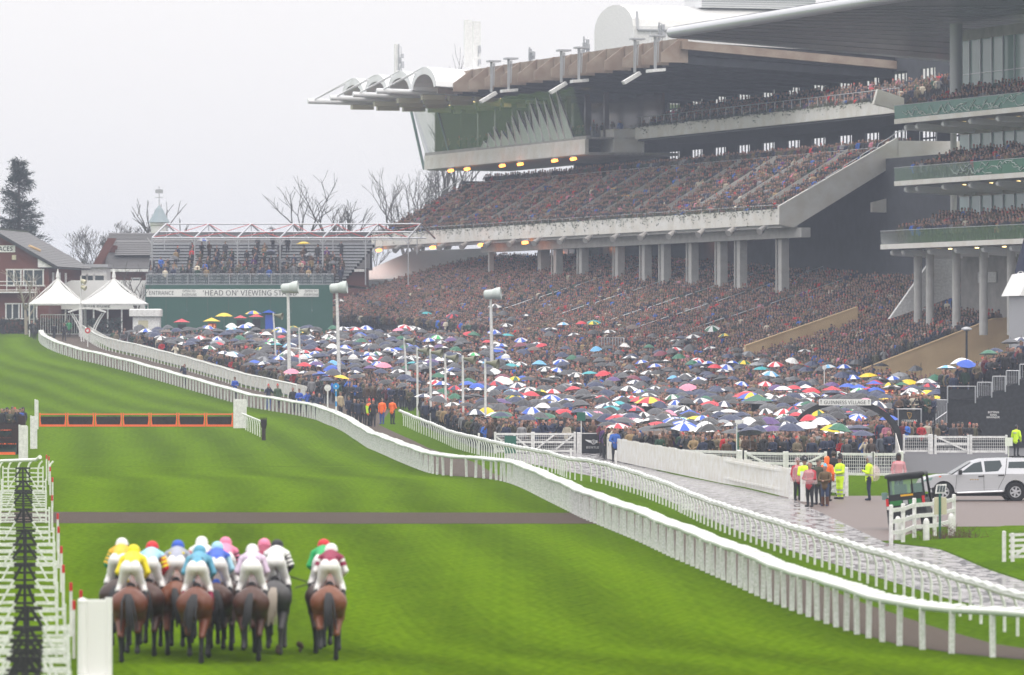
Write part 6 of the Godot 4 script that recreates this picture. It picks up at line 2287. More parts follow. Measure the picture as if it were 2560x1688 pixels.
func course_things() -> void:
	rng.seed = 71
	var d := 389.0
	var p0 := land((97 - 1280.0) / LENS * d, -d)
	hurdle("long orange hurdle of seven birch panels across the turf", at(p0, -0.004), 7, 1.902, 0.9, "hurdles")
	wing_board("white wing board at the rail end of the long orange hurdle", land((600 - 1280.0) / LENS * 386, -386), 0.84, 1.98, 0.25)
	wing_board("white wing board at the outer end of the long orange hurdle", land((91 - 1280.0) / LENS * 384, -384), 0.2, 2.0, 0.5)
	var t := thing("wing_rail", "short white sloping wing rail on curved legs with a birch tuft at its end", "rail", Transform3D())
	var a := land((604 - 1280.0) / LENS * 384, -384) + Vector3(0, 1.08, 0)
	var e := land((657 - 1280.0) / LENS * 366, -366) + Vector3(0, 1.12, 0)
	var b := MB.new()
	b.tube(a, e, 0.06, -1, 7)
	part("rail_tube", b, M.rail, t)
	for i in 9:
		var q := a.lerp(e, (i + 0.7) / 9.0)
		b = MB.new()
		b.sweep([q, q + Vector3(0.1, -0.14, 0.05), q + Vector3(0.16, -0.4, 0.05), q + Vector3(0.17, -1.2, 0.05)], 0.04, -1, 6)
		part("curved_leg", b, M.rail, t)
	b = MB.new()
	var tp := land((659 - 1280.0) / LENS * 364, -364)
	b.tube(tp, tp + Vector3(0, 1.0, 0), 0.13, 0.12, 8)
	for i in 260:
		var ang := rng.randf() * TAU
		var o := tp + Vector3(cos(ang) * 0.1, rng.randf_range(0.7, 1.2), sin(ang) * 0.1)
		b.tri(o, o + Vector3(0.03, 0, 0.01), o + Vector3(cos(ang) * 0.12, 0.35, sin(ang) * 0.12))
	part("birch_tuft", b, M.birch, t)
	# plain fences and schooling hurdles at the frame's edge
	var specs := [[365.0, -6.0, 56.0, 1072.0, "birch fence standing nearest the huddle of people in blue"], [330.0, -6.0, 40.0, 1150.0, "birch fence on spruce apron nearest the white ladder barriers"]]
	for q in specs:
		var dd: float = q[0]
		var x0: float = (q[1] - 60.0 - 1280.0) / LENS * dd
		var x1: float = (q[2] - 1280.0) / LENS * dd
		t = thing("birch_fence", q[4], "fence", at(land(x0, -dd)), "birch and spruce fences")
		b = MB.new()
		b.slab(Vector3(0, 0, -1.0), Vector3(x1 - x0, 0, 0), Vector3(0, 0.95, 0), Vector3(0, 0, 0.6))
		brush(b, Vector3(0, 0.8, -1.0), x1 - x0, 0.35, 0.6, 700)
		part("birch_top", b, M.birch, t)
		b = MB.new()
		b.prism(PackedVector2Array([Vector2(-0.4, 0.7), Vector2(0.5, 0.05), Vector2(0.5, 0), Vector2(-0.4, 0)]), Vector3(0, 0, 0), Vector3(0, 0, 1), Vector3(0, 1, 0), Vector3(x1 - x0, 0, 0))
		brush(b, Vector3(0, 0.3, -0.4), x1 - x0, 0.5, 0.8, 900, 0.15)
		part("spruce_apron", b, M.spruce, t)
		b = MB.new()
		b.slab(Vector3(0, 0, 0.52), Vector3(x1 - x0, 0, 0), Vector3(0, 0.16, 0), Vector3(0, 0, 0.08))
		b.tube(Vector3(0, 0.62, 0.1), Vector3(x1 - x0, 0.62, 0.1), 0.05, -1, 6)
		part("orange_board", b, M.orange, t)
		b = MB.new()
		b.slab(Vector3(x1 - x0 - 0.3, 0.0, -1.02), Vector3(0.42, 0, 0), Vector3(0, 1.55, 0), Vector3(0, 0, 0.64))
		brush(b, Vector3(x1 - x0 - 0.3, 1.0, -1.0), 0.42, 0.7, 0.6, 260)
		part("birch_end", b, M.birch, t)
	wing_board("leaning white wing board beside the far birch fence", land((84 - 1280.0) / LENS * 347, -347) , 0.36, 2.0, 0.3)
	wing_board("white wing board closing the near birch fence", land((58 - 1280.0) / LENS * 314, -314), 0.44, 1.95, 0.2)
	# white rail on curved legs
	t = thing("curved_leg_rail", "white rail on curved legs at the head of the ladder barriers", "rail", Transform3D())
	b = MB.new()
	var s := 54.0
	var base := land((90 - 1280.0) / LENS * 262, -262)
	b.sweep([land((-40 - 1280.0) / LENS * 262, -262) + Vector3(0, 1.08, 0), base + Vector3(0, 1.16, 0), base + Vector3(0.22, 1.3, 0.5)], 0.07, 0.1, 8)
	part("rail_tube", b, M.rail, t)
	for i in 6:
		var q := base + Vector3(-1.7 + i * 0.4 + (0.06 * i * i * 0.2), 0, 0)
		b = MB.new()
		b.sweep([q + Vector3(0.2, 1.1, 0), q + Vector3(0.08, 0.98, 0.03), q + Vector3(0, 0.75, 0.05), q], 0.045, -1, 6)
		part("curved_leg", b, M.rail, t)
	# ladder like marker barriers, each a white slatted frame with a black middle
	var units := [[1170, 57, 50, 19], [1203, 59, 55, 22], [1232, 58, 57, 23], [1274, 60, 63, 21], [1326, 64, 70, 24], [1361, 62, 74, 30], [1410, 62, 78, 27], [1464, 62, 80, 24], [1519, 70, 92, 36], [1572, 68, 102, 38], [1600, 66, 104, 42], [1645, 60, 112, 45], [1690, 56, 118, 48]]
	var which := ["furthest away, under the curved leg rail", "second furthest, below the curved leg rail", "third furthest of the row", "just beyond the earth crossing", "straddling the earth crossing", "just this side of the earth crossing", "midway along the row", "next beyond the leading group of red topped poles", "level with the runners' heads", "level with the runners' shoulders", "with a dense black middle beside the big wing board", "second closest to the big white wing board", "closest, cut by the picture's lower edge"]
	for i in units.size():
		var q: Array = units[i]
		var sc: float = (q[0] - 844.0) / 5.68
		var dd := LENS / sc
		t = thing("ladder_barrier", "white slatted barrier with a black braced middle, " + which[i], "barrier", at(land((q[1] - 1280.0) / LENS * dd, -dd), 0.03 * sin(i * 2.1)), "ladder barriers along the course")
		var hw: float = q[2] / sc
		var kw: float = q[3] / sc
		for k in 6:
			var y := 1.1 - k * 0.19
			b = MB.new()
			b.slab(Vector3(-hw, y - 0.03, 0), Vector3(hw - kw, rng.randf_range(-0.02, 0.02), 0), Vector3(0, 0.055, 0), Vector3(0, 0, 0.04))
			b.slab(Vector3(kw, y - 0.03, 0), Vector3(hw - kw, rng.randf_range(-0.02, 0.02), 0), Vector3(0, 0.055, 0), Vector3(0, 0, 0.04))
			part("white_slat", b, M.rail, t)
			b = MB.new()
			b.slab(Vector3(-kw, y - 0.03, 0), Vector3(kw * 2, 0, 0), Vector3(0, 0.075 if k == 0 else 0.045, 0), Vector3(0, 0, 0.045))
			part("black_slat", b, M.black, t)
		b = MB.new()
		b.slab(Vector3(-0.035, 0, 0.045), Vector3(0.07, 0, 0), Vector3(0, 1.16, 0), Vector3(0, 0, 0.04))
		b.bar(Vector3(-0.06, 1.12, 0.06), Vector3(-kw, 0.72, 0.06), 0.04, 0.07)
		b.bar(Vector3(0.06, 1.12, 0.06), Vector3(kw, 0.72, 0.06), 0.04, 0.07)
		if i > 8:
			b.bar(Vector3(-0.06, 0.72, 0.07), Vector3(-kw, 0.3, 0.07), 0.04, 0.09)
			b.bar(Vector3(0.06, 0.72, 0.07), Vector3(kw, 0.3, 0.07), 0.04, 0.09)
		part("black_brace", b, M.black, t)
		b = MB.new()
		b.bar(Vector3(-kw, 0.72, 0.06), Vector3(-hw * 0.8, 0.1, 0.06), 0.04, 0.055)
		b.bar(Vector3(kw, 0.72, 0.06), Vector3(hw * 0.8, 0.1, 0.06), 0.04, 0.055)
		part("white_brace", b, M.rail, t)
		for x in [-hw, hw]:
			b = MB.new()
			b.soft(Vector3(x, 0.6, 0.02), Vector3(0.06, 1.2, 0.05), 0.01)
			part("post", b, M.rail, t)
	# red topped poles
	var pls := [[116, 1137], [122, 1141], [125, 1167], [131, 1193], [130, 1238], [144, 1283], [146, 1316], [153, 1365], [158, 1412], [177, 1456], [184.6, 1501], [202, 1475]]
	var pw := ["furthest, beside the curved rail end", "second, just clear of the furthest", "third, at the head of the ladder row", "fourth, well before the earth crossing", "fifth, standing behind a shorter one", "at the far edge of the earth crossing", "at the near edge of the earth crossing", "nearer than the earth crossing", "level with the yellow jockey's cap", "beside the dense black barrier", "closest to the big wing board", "half hidden behind the big wing board"]
	for i in pls.size():
		var sc: float = (pls[i][1] - 844.0) / 5.56
		var dd := LENS / sc
		t = thing("marker_pole", "white marker pole with a red top, " + pw[i], "pole", at(land((pls[i][0] - 1280.0) / LENS * dd, -dd)), "red topped marker poles")
		b = MB.new()
		b.tube(Vector3.ZERO, Vector3(0, 1.04, 0), 0.035, -1, 8)
		part("shaft", b, M.white, t)
		b = MB.new()
		b.lathe(Vector3(0, 1.04, 0), [[0.037, 0.0], [0.037, 0.19], [0.0, 0.2]], 8)
		part("red_top", b, M.red, t)
	# the big padded wing in front
	var dd := LENS / 130.0
	t = thing("wing_board", "big white padded wing board close to the lens, left of the runners", "wing board", at(land((238 - 1280.0) / LENS * dd, -dd), -0.12), "white padded wing boards")
	b = MB.new()
	b.soft(Vector3(0, 0.88, 0), Vector3(0.58, 1.76, 0.1), 0.04)
	part("board", b, M.canvas, t)
	b = MB.new()
	b.tube(Vector3(-0.24, 0, 0.06), Vector3(-0.24, 1.72, 0.06), 0.1, 0.09, 10)
	b.ball(Vector3(-0.24, 1.72, 0.06), Vector3(0.1, 0.08, 0.1), 10)
	b.tube(Vector3(0.26, 0, 0.0), Vector3(0.26, 1.8, 0), 0.07, -1, 10)
	part("padded_post", b, M.canvas, t)
	b = MB.new()
	b.lathe(Vector3(0, 0, 0), [[0.68, 0.0], [0.5, 0.12], [0.3, 0.24], [0.0, 0.28]], 12)
	part("padded_foot", b, M.canvas, t)
	# clods thrown up
	for q in [[692, 1625, "smaller clod of turf in the air behind the dark grey horse"], [750, 1618, "larger clod of turf in the air beside the maroon jockey's horse"]]:
		t = thing("turf_clod", q[2], "clod", at(sight(q[0], q[1], 121)), "clods of turf")
		b = MB.new()
		for k in 5:
			b.ball(Vector3(rng.randfn(0, 0.04), rng.randfn(0, 0.05), rng.randfn(0, 0.04)), Vector3(0.05, 0.07, 0.05) * rng.randf_range(0.6, 1.2), 6)
		part("earth", b, M.earth, t)

# ---------------------------------------------------------------- runners
func horse_body(pose: int) -> ArrayMesh:
	var k := Body.new()
	# trunk: 0 coat, 1 dark points. Forward is -Z; the quarters face the lens
	k.pair(Vector3(0.13, 1.26, 0.52), Vector3(0.14, 1.22, 0.2), 0.235, 0.22, 0, 0.12)
	k.bone(Vector3(0, 1.42, 0.5), Vector3(0, 1.4, -0.5), 0.15, 0.2, 0, 0.15)
	k.bone(Vector3(0, 1.2, 0.2), Vector3(0, 1.2, -0.62), 0.29, 0.3, 0, 0.15)
	k.bone(Vector3(0, 1.42, 0.45), Vector3(0, 1.32, 0.78), 0.14, 0.09, 0, 0.1)
	k.pair(Vector3(0.14, 1.3, -0.7), Vector3(0.13, 1.08, -0.8), 0.17, 0.15, 0, 0.1)
	k.bone(Vector3(0, 1.42, -0.66), Vector3(0, 1.66, -1.34), 0.22, 0.12, 0, 0.12)
	k.bone(Vector3(0, 1.68, -1.36), Vector3(0, 1.5, -1.86), 0.115, 0.07, 0, 0.06)
	k.pair(Vector3(0.06, 1.78, -1.32), Vector3(0.075, 1.88, -1.3), 0.035, 0.012, 0, 0.03)
	for s in [-1, 1]:
		var g: float = [[0.1, -0.35], [-0.5, 0.25], [0.35, -0.1]][pose][0 if s < 0 else 1]   # how far this hind leg reaches back
		var lift: float = [[0.0, 0.16], [0.1, 0.0], [0.26, 0.0]][pose][0 if s < 0 else 1]
		k.bone(Vector3(s * 0.17, 1.2, 0.5), Vector3(s * 0.19, 0.92, 0.25 + g * 0.35), 0.2, 0.13, 0, 0.1)
		k.bone(Vector3(s * 0.19, 0.92, 0.25 + g * 0.35), Vector3(s * 0.165, 0.58 + lift * 0.5, 0.58 + g * 0.75), 0.125, 0.068, 0, 0.06)
		k.bone(Vector3(s * 0.165, 0.58 + lift * 0.5, 0.58 + g * 0.75), Vector3(s * 0.15, 0.2 + lift, 0.5 + g), 0.06, 0.043, 1, 0.04)
		k.bone(Vector3(s * 0.15, 0.2 + lift, 0.5 + g), Vector3(s * 0.15, 0.06 + lift, 0.46 + g + lift * 0.5), 0.045, 0.06, 1, 0.03)
		var f: float = [[-0.45, 0.1], [0.2, -0.35], [-0.2, -0.5]][pose][0 if s < 0 else 1]
		var fl: float = [[0.1, 0.3], [0.34, 0.05], [0.2, 0.12]][pose][0 if s < 0 else 1]
		k.bone(Vector3(s * 0.15, 1.05, -0.72), Vector3(s * 0.15, 0.68 + fl * 0.4, -0.74 + f * 0.6), 0.12, 0.07, 0, 0.06)
		k.bone(Vector3(s * 0.15, 0.68 + fl * 0.4, -0.74 + f * 0.6), Vector3(s * 0.15, 0.2 + fl, -0.66 + f * 0.7), 0.058, 0.042, 1, 0.04)
		k.bone(Vector3(s * 0.15, 0.2 + fl, -0.66 + f * 0.7), Vector3(s * 0.15, 0.07 + fl, -0.62 + f * 0.7), 0.044, 0.058, 1, 0.03)
	return k.skin(0.027, 2)

func jockey_body() -> ArrayMesh:
	var k := Body.new()
	# cloths: 0 silks, 1 breeches, 2 boots, 3 skin, 4 sleeves
	k.pair(Vector3(0.085, 1.97, 0.02), Vector3(0.1, 1.93, -0.06), 0.135, 0.13, 1, 0.06)
	k.pair(Vector3(0.125, 1.9, -0.02), Vector3(0.21, 1.6, -0.2), 0.11, 0.085, 1, 0.05)
	k.pair(Vector3(0.21, 1.62, -0.22), Vector3(0.27, 1.5, -0.12), 0.08, 0.068, 1, 0.04)
	k.pair(Vector3(0.27, 1.47, -0.12), Vector3(0.31, 1.16, 0.04), 0.062, 0.05, 2, 0.03)
	k.pair(Vector3(0.31, 1.12, 0.04), Vector3(0.31, 1.09, -0.16), 0.045, 0.04, 2, 0.03)
	k.bone(Vector3(0, 2.03, -0.08), Vector3(0, 2.13, -0.52), 0.16, 0.18, 0, 0.07)
	k.pair(Vector3(0.12, 2.14, -0.52), Vector3(0.19, 2.12, -0.56), 0.1, 0.09, 0, 0.06)
	k.pair(Vector3(0.21, 2.1, -0.56), Vector3(0.31, 1.86, -0.5), 0.078, 0.066, 4, 0.04)
	k.pair(Vector3(0.31, 1.86, -0.5), Vector3(0.16, 1.66, -0.8), 0.06, 0.045, 4, 0.03)
	k.pair(Vector3(0.15, 1.65, -0.82), Vector3(0.1, 1.64, -0.88), 0.042, 0.04, 3, 0.02)
	k.bone(Vector3(0, 2.17, -0.62), Vector3(0, 2.25, -0.7), 0.065, 0.065, 3, 0.04)
	k.bone(Vector3(0, 2.27, -0.72), Vector3(0, 2.25, -0.8), 0.1, 0.085, 3, 0.04)
	return k.skin(0.024, 5)

func runners() -> void:
	var bodies := [horse_body(0), horse_body(1), horse_body(2)]
	var jb := jockey_body()
	var cap := MB.new()
	cap.ball(Vector3(0, 2.31, -0.72), Vector3(0.135, 0.125, 0.155), 14)
	cap.lathe(Vector3(0, 2.27, -0.72), [[0.138, 0.0], [0.15, 0.02], [0.13, 0.05]], 14)
	var cap_mesh := cap.mesh()
	var saddle := MB.new()
	for s in [-1, 1]:
		saddle.quad(Vector3(s * 0.05, 1.56, 0.12), Vector3(s * 0.3, 1.34, 0.12), Vector3(s * 0.31, 1.3, -0.45), Vector3(s * 0.05, 1.56, -0.45))
	saddle.tube(Vector3(0, 1.58, 0.1), Vector3(0, 1.56, -0.4), 0.09, 0.07, 8)
	var saddle_mesh := saddle.mesh()
	var bay := mat(0.13, 0.035, 0.014, 0.4)
	var dark_bay := mat(0.065, 0.022, 0.012, 0.4)
	var chestnut := mat(0.17, 0.052, 0.02, 0.4)
	var brown := mat(0.04, 0.02, 0.014, 0.4)
	var steel_grey := mat(0.06, 0.058, 0.06, 0.5)
	var white := mat(0.78, 0.77, 0.76, 0.6)
	var yel := mat(0.8, 0.66, 0.01, 0.6)
	var amber := mat(0.75, 0.42, 0.01, 0.6)
	var grn := mat(0.01, 0.2, 0.07, 0.6)
	var emerald := mat(0.01, 0.36, 0.1, 0.6)
	var red := mat(0.6, 0.02, 0.03, 0.6)
	var pale_blue := mat(0.35, 0.62, 0.75, 0.6)
	var sky := mat(0.1, 0.33, 0.48, 0.6)
	var royal := mat(0.03, 0.1, 0.5, 0.6)
	var pink := mat(0.75, 0.22, 0.36, 0.6)
	var lilac := mat(0.66, 0.52, 0.68, 0.6)
	var maroon := mat(0.24, 0.008, 0.05, 0.6)
	var black := mat(0.015, 0.015, 0.02, 0.6)
	var grey_check := mat(0.32, 0.34, 0.42, 0.6)
	# x, hoof line y, coat, words for the horse, silks, sleeves, cap, boots, words for the jockey, second colour, trim
	var list := [
		[327, 1654, bay, "bay horse with a dark tail, nearest the big wing board", yel, yel, yel, black, "jockey in all yellow silks and cap", yel, 0],
		[297, 1628, brown, "dark horse mostly hidden behind the yellow jockey's bay", amber, grn, white, black, "jockey in green and gold hooped sleeves with a white cap", amber, 1],
		[372, 1640, dark_bay, "dark bay horse close beside the yellow jockey's mount", pale_blue, red, red, black, "jockey in pale blue and red with a quartered cap", yel, 1],
		[440, 1636, chestnut, "chestnut horse just behind the light blue jockey's mount", grey_check, white, royal, black, "jockey with yellow checks and a royal blue cap", yel, 2],
		[492, 1655, bay, "bay horse with a straight black tail under the light blue jockey", sky, sky, sky, maroon, "jockey in light blue with maroon topped boots", black, 0],
		[503, 1622, brown, "dark horse hidden ahead of the light blue jockey's bay", white, red, white, black, "jockey in white and red ahead of the light blue one", red, 1],
		[541, 1642, dark_bay, "dark bay horse wearing a blue saddle cloth", royal, pale_blue, pale_blue, black, "jockey in royal blue with a pale striped cap", pale_blue, 0],
		[562, 1624, brown, "dark horse tucked in ahead of the blue saddle cloth", pink, pink, pink, black, "jockey in pink and black beside the royal blue one", black, 1],
		[629, 1652, dark_bay, "dark bay horse with a thick black tail under the pale lilac jockey", lilac, lilac, white, black, "jockey in pale lilac with a white cap", black, 0],
		[657, 1630, bay, "bay horse ahead of the pale lilac jockey's mount", maroon, maroon, pink, black, "jockey in maroon with a pink cap, behind the lilac one", white, 0],
		[688, 1634, steel_grey, "dark grey horse with a pale tail", white, black, black, black, "jockey in black and white hoops on the dark grey horse", white, 1],
		[824, 1650, chestnut, "mud splashed brown horse galloping alone out wide", maroon, white, white, black, "jockey in maroon with white armbands, out wide", maroon, 2],
		[808, 1632, brown, "dark horse almost hidden inside the wide brown one", emerald, emerald, red, black, "jockey in emerald green with a red cap", emerald, 0],
	]
	rng.seed = 81
	for i in list.size():
		var q: Array = list[i]
		var sc: float = (q[1] - 844.0) / EYE
		var dd := LENS / sc
		var w := at(land((q[0] - 1280.0) / LENS * dd, -dd), rng.randf_range(-0.05, 0.05))
		var pose := i % 3
		var h := thing("horse", q[3], "horse", w, "racehorses galloping away")
		var bm: ArrayMesh = bodies[pose]
		var o := obj("body", bm, null, h)
		o.set_surface_override_material(0, q[2])
		o.set_surface_override_material(1, M.black if q[2] != steel_grey else steel_grey)
		var b := MB.new()
		var sway := rng.randf_range(-0.1, 0.1)
		for k in 16:
			var x := rng.randfn(0, 0.05)
			b.sweep([Vector3(x * 0.4, 1.43, 0.74), Vector3(x + sway * 0.3, 1.3, 0.93), Vector3(x * 1.3 + sway * 0.7, 1.02, 1.02), Vector3(x * 1.6 + sway, 0.72 + rng.randf_range(-0.1, 0.1), 0.98)], 0.034, 0.012, 5)
		part("tail", b, M.black if i != 10 else mat(0.38, 0.33, 0.28, 0.8), h)
		b = MB.new()
		for k in 12:
			var f := k / 11.0
			var p := Vector3(0, 1.6, -0.66).lerp(Vector3(0, 1.8, -1.34), f)
			b.tri(p, p + Vector3(0.02, -0.14, 0.1), p + Vector3(0.06, -0.06, -0.08))
			b.tri(p, p + Vector3(0.1, -0.16, 0.02), p + Vector3(0.02, 0.03, -0.08))
		part("mane", b, M.black, h)
		o = obj("saddle_cloth", saddle_mesh, royal if i == 6 else M.black, h)
		var j := thing("jockey", q[8] + ", crouched", "jockey", w, "jockeys")
		o = obj("body", jb, null, j)
		o.set_surface_override_material(0, q[4])
		o.set_surface_override_material(1, white)
		o.set_surface_override_material(2, q[7])
		o.set_surface_override_material(3, M.skin)
		o.set_surface_override_material(4, q[5])
		obj("riding_cap", cap_mesh, q[6], j)
		b = MB.new()
		if q[10] == 1:
			for s in [-1, 1]:   # hooped sleeves
				for k in 3:
					var f0 := Vector3(s * 0.21, 2.1, -0.56).lerp(Vector3(s * 0.31, 1.86, -0.5), 0.12 + k * 0.33)
					b.tube(f0, f0 + Vector3(s * 0.018, -0.042, 0.01), 0.085, 0.082, 9)
			part("sleeve_hoop", b, q[9], j)
		elif q[10] == 2:
			for s in [-1, 1]:
				var f0 := Vector3(s * 0.24, 2.03, -0.54)
				b.tube(f0, f0 + Vector3(s * 0.03, -0.08, 0.02), 0.084, 0.08, 9)
			for k in 5:
				b.ball(Vector3(-0.14 + k * 0.07, 2.16 + (k % 2) * 0.05, -0.2 - (k % 2) * 0.1), Vector3(0.04, 0.03, 0.04), 6)
			part("armband", b, q[9], j)
		if i in [4, 8]:
			b = MB.new()
			b.sweep([Vector3(-0.2, 1.98, -0.02), Vector3(-0.1, 2.15, -0.12), Vector3(0, 2.185, -0.14), Vector3(0.1, 2.15, -0.12), Vector3(0.2, 1.98, -0.02)], 0.035, -1, 5)
			part("waist_band", b, black, j)
		b = MB.new()
		for s in [-1, 1]:
			b.ball(Vector3(s * 0.055, 2.25, -0.88), Vector3(0.03, 0.025, 0.02), 6)
		part("goggles", b, M.black, j)
		if i in [10, 11]:
			b = MB.new()
			b.tube(Vector3(0.14 * (1 if i == 10 else -1), 1.66, -0.84), Vector3(0.75 * (1 if i == 10 else -1), 1.5, -0.4), 0.018, 0.012, 5)
			part("whip", b, M.black, j)

# ---------------------------------------------------------------- vehicles
func wheel(t: Node3D, p: Vector3, r: float, w: float, rim: Material) -> void:   # axle along z
	var b := MB.new()
	b.lathe(p - Vector3(0, 0, w / 2), [[r * 0.62, 0.0], [r * 0.95, 0.0], [r, 0.03], [r, w - 0.03], [r * 0.95, w], [r * 0.62, w]], 24, Vector3(0, 0, 1))
	var o := part("wheel", b, M.tyre, t)
	b = MB.new()
	for k in 6:
		var a := TAU * k / 6 + 0.3
		var e := Vector3(cos(a), sin(a), 0)
		b.bar(p + Vector3(0, 0, w / 2 - 0.04) + e * r * 0.08, p + Vector3(0, 0, w / 2 - 0.03) + e * r * 0.6, 0.03, 0.075)
	b.lathe(p + Vector3(0, 0, w / 2 - 0.06), [[r * 0.52, 0.0], [r * 0.63, 0.0], [r * 0.63, 0.05], [r * 0.55, 0.05]], 24, Vector3(0, 0, 1))
	b.lathe(p + Vector3(0, 0, w / 2 - 0.08), [[0.0, 0.0], [r * 0.2, 0.0], [r * 0.17, 0.06], [0.0, 0.065]], 12, Vector3(0, 0, 1))
	part("rim", b, rim, o)
	b = MB.new()
	b.lathe(p + Vector3(0, 0, w / 2 - 0.1), [[0.0, 0.0], [r * 0.62, 0.0]], 20, Vector3(0, 0, 1))
	part("brake_disc", b, M.black, o)

func pickup() -> void:
	# front towards -X, seen from its own left flank; local z points at the lens
	var d := 237.0
	var t := thing("pickup_truck", "silver double cab pickup with a canopy parked on the red paving", "pickup truck", at(land((2532 - 1280.0) / LENS * d, -d) + Vector3(0, 0.01, 0), 0.05))
	var lower := PackedVector2Array([Vector2(-3.92, 0.42), Vector2(-3.5, 0.36)])
	for k in 11:   # front arch
		var a := PI - PI * k / 10.0
		lower.append(Vector2(-3.0 + 0.46 * cos(a), 0.38 + 0.46 * sin(a)))
	lower.append_array(PackedVector2Array([Vector2(-2.5, 0.34), Vector2(-0.5, 0.38)]))
	for k in 11:
		var a := PI - PI * k / 10.0
		lower.append(Vector2(0.0 + 0.47 * cos(a), 0.4 + 0.47 * sin(a)))
	lower.append_array(PackedVector2Array([Vector2(0.5, 0.45), Vector2(1.3, 0.5), Vector2(1.36, 1.1), Vector2(-0.55, 1.13), Vector2(-2.55, 1.1), Vector2(-3.1, 1.08), Vector2(-3.6, 0.99), Vector2(-3.86, 0.86), Vector2(-3.96, 0.66)]))
	var b := MB.new()
	b.prism(lower, Vector3(0, 0, -0.86), Vector3(1, 0, 0), Vector3(0, 1, 0), Vector3(0, 0, 1.72))
	part("body", b, M.silver, t)
	# cab and canopy narrow towards the roof
	var cab := [Vector2(-2.62, 1.095), Vector2(-1.78, 1.62), Vector2(-1.35, 1.74), Vector2(-0.5, 1.77), Vector2(1.3, 1.79), Vector2(1.36, 1.105)]
	b = MB.new()
	var wz := func(y: float) -> float: return lerpf(0.855, 0.66, clampf((y - 1.1) / 0.68, 0, 1))
	for i in cab.size():
		var p: Vector2 = cab[i]
		var q: Vector2 = cab[(i + 1) % cab.size()]
		b.quad(Vector3(q.x, q.y, wz.call(q.y)), Vector3(p.x, p.y, wz.call(p.y)), Vector3(p.x, p.y, -wz.call(p.y)), Vector3(q.x, q.y, -wz.call(q.y)))
	for i in range(1, cab.size() - 1):
		for s in [1, -1]:
			var x := [cab[0], cab[i], cab[i + 1]]
			var v3 := []
			for e in x:
				v3.append(Vector3(e.x, e.y, s * wz.call(e.y)))
			if s > 0:
				b.tri(v3[0], v3[2], v3[1])
			else:
				b.tri(v3[0], v3[1], v3[2])
	part("cab", b, M.silver, t)
	var flat_on := func(pts: Array, out: float) -> MB:
		var m := MB.new()
		var c3 := []
		for e in pts:
			c3.append(Vector3(e.x, e.y, wz.call(e.y) + out))
		for i in range(1, c3.size() - 1):
			m.tri(c3[0], c3[i + 1], c3[i])
		return m
	part("window", flat_on.call([Vector2(-2.3, 1.17), Vector2(-1.74, 1.56), Vector2(-1.42, 1.64), Vector2(-1.36, 1.2)], 0.006), M.dark_glass, t)
	part("window", flat_on.call([Vector2(-1.26, 1.2), Vector2(-1.3, 1.65), Vector2(-0.62, 1.68), Vector2(-0.55, 1.45), Vector2(-0.72, 1.24)], 0.006), M.dark_glass, t)
	part("canopy_window", flat_on.call([Vector2(-0.3, 1.36), Vector2(-0.26, 1.62), Vector2(0.95, 1.65), Vector2(1.0, 1.36)], 0.006), M.dark_glass, t)
	b = MB.new()
	b.tri(Vector3(-2.66, 1.12, 0.7), Vector3(-1.83, 1.63, 0.6), Vector3(-1.83, 1.63, -0.6))
	b.tri(Vector3(-2.66, 1.12, 0.7), Vector3(-1.83, 1.63, -0.6), Vector3(-2.66, 1.12, -0.7))
	part("windscreen", b, M.dark_glass, t)
	for q in [[Vector2(-2.5, 0.5), Vector2(-2.45, 1.08)], [Vector2(-1.31, 0.46), Vector2(-1.33, 1.1)], [Vector2(-0.5, 0.95), Vector2(-0.42, 1.1)], [Vector2(-0.72, 0.5), Vector2(-0.5, 0.95)]]:
		b = MB.new()
		b.bar(Vector3(q[0].x, q[0].y, 0.862), Vector3(q[1].x, q[1].y, 0.862), 0.012, 0.014)
		part("door_gap", b, M.ink, t)
	b = MB.new()
	b.bar(Vector3(-0.42, 1.1, 0.86), Vector3(-0.33, 1.76, 0.67), 0.02, 0.03)
	part("canopy_gap", b, M.ink, t)
	for q in [[-1.55, 1.0], [-0.72, 1.04]]:
		b = MB.new()
		b.slab(Vector3(q[0], q[1], 0.86), Vector3(0.24, 0.01, 0), Vector3(0, 0.045, 0), Vector3(0, 0, 0.04))
		part("door_handle", b, M.black, t)
	b = MB.new()
	b.soft(Vector3(-2.32, 1.2, 0.98), Vector3(0.14, 0.2, 0.2), 0.03)
	part("mirror", b, M.black, t)
	b = MB.new()
	b.tube(Vector3(-2.45, 0.33, 0.93), Vector3(-0.55, 0.4, 0.93), 0.045, -1, 8)
	part("side_step", b, M.silver, t)
	b = MB.new()
	b.slab(Vector3(-2.5, 0.2, -0.7), Vector3(2.1, 0, 0), Vector3(0, 0.16, 0), Vector3(0, 0, 1.4))
	b.slab(Vector3(0.5, 0.3, -0.7), Vector3(0.8, 0, 0), Vector3(0, 0.2, 0), Vector3(0, 0, 1.4))
	for x in [-3.0, 0.0]:
		b.lathe(Vector3(x, 0.39, -0.5), [[0.0, 0.0], [0.455, 0.0], [0.455, 1.25], [0.0, 1.25]], 20, Vector3(0, 0, 1))
	part("underbody", b, M.black, t)
	for x in [-3.0, 0.0]:
		wheel(t, Vector3(x, 0.375, 0.76), 0.375, 0.24, M.silver)
		wheel(t, Vector3(x, 0.375, -0.76), 0.375, 0.24, M.silver)
	b = MB.new()
	b.prism(PackedVector2Array([Vector2(-3.9, 0.8), Vector2(-3.52, 0.86), Vector2(-3.45, 0.98), Vector2(-3.7, 0.95)]), Vector3(0, 0, 0.83), Vector3(1, 0, 0), Vector3(0, 1, 0), Vector3(0, 0, 0.045))
	part("headlight", b, M.pale_glass, t)
	b = MB.new()
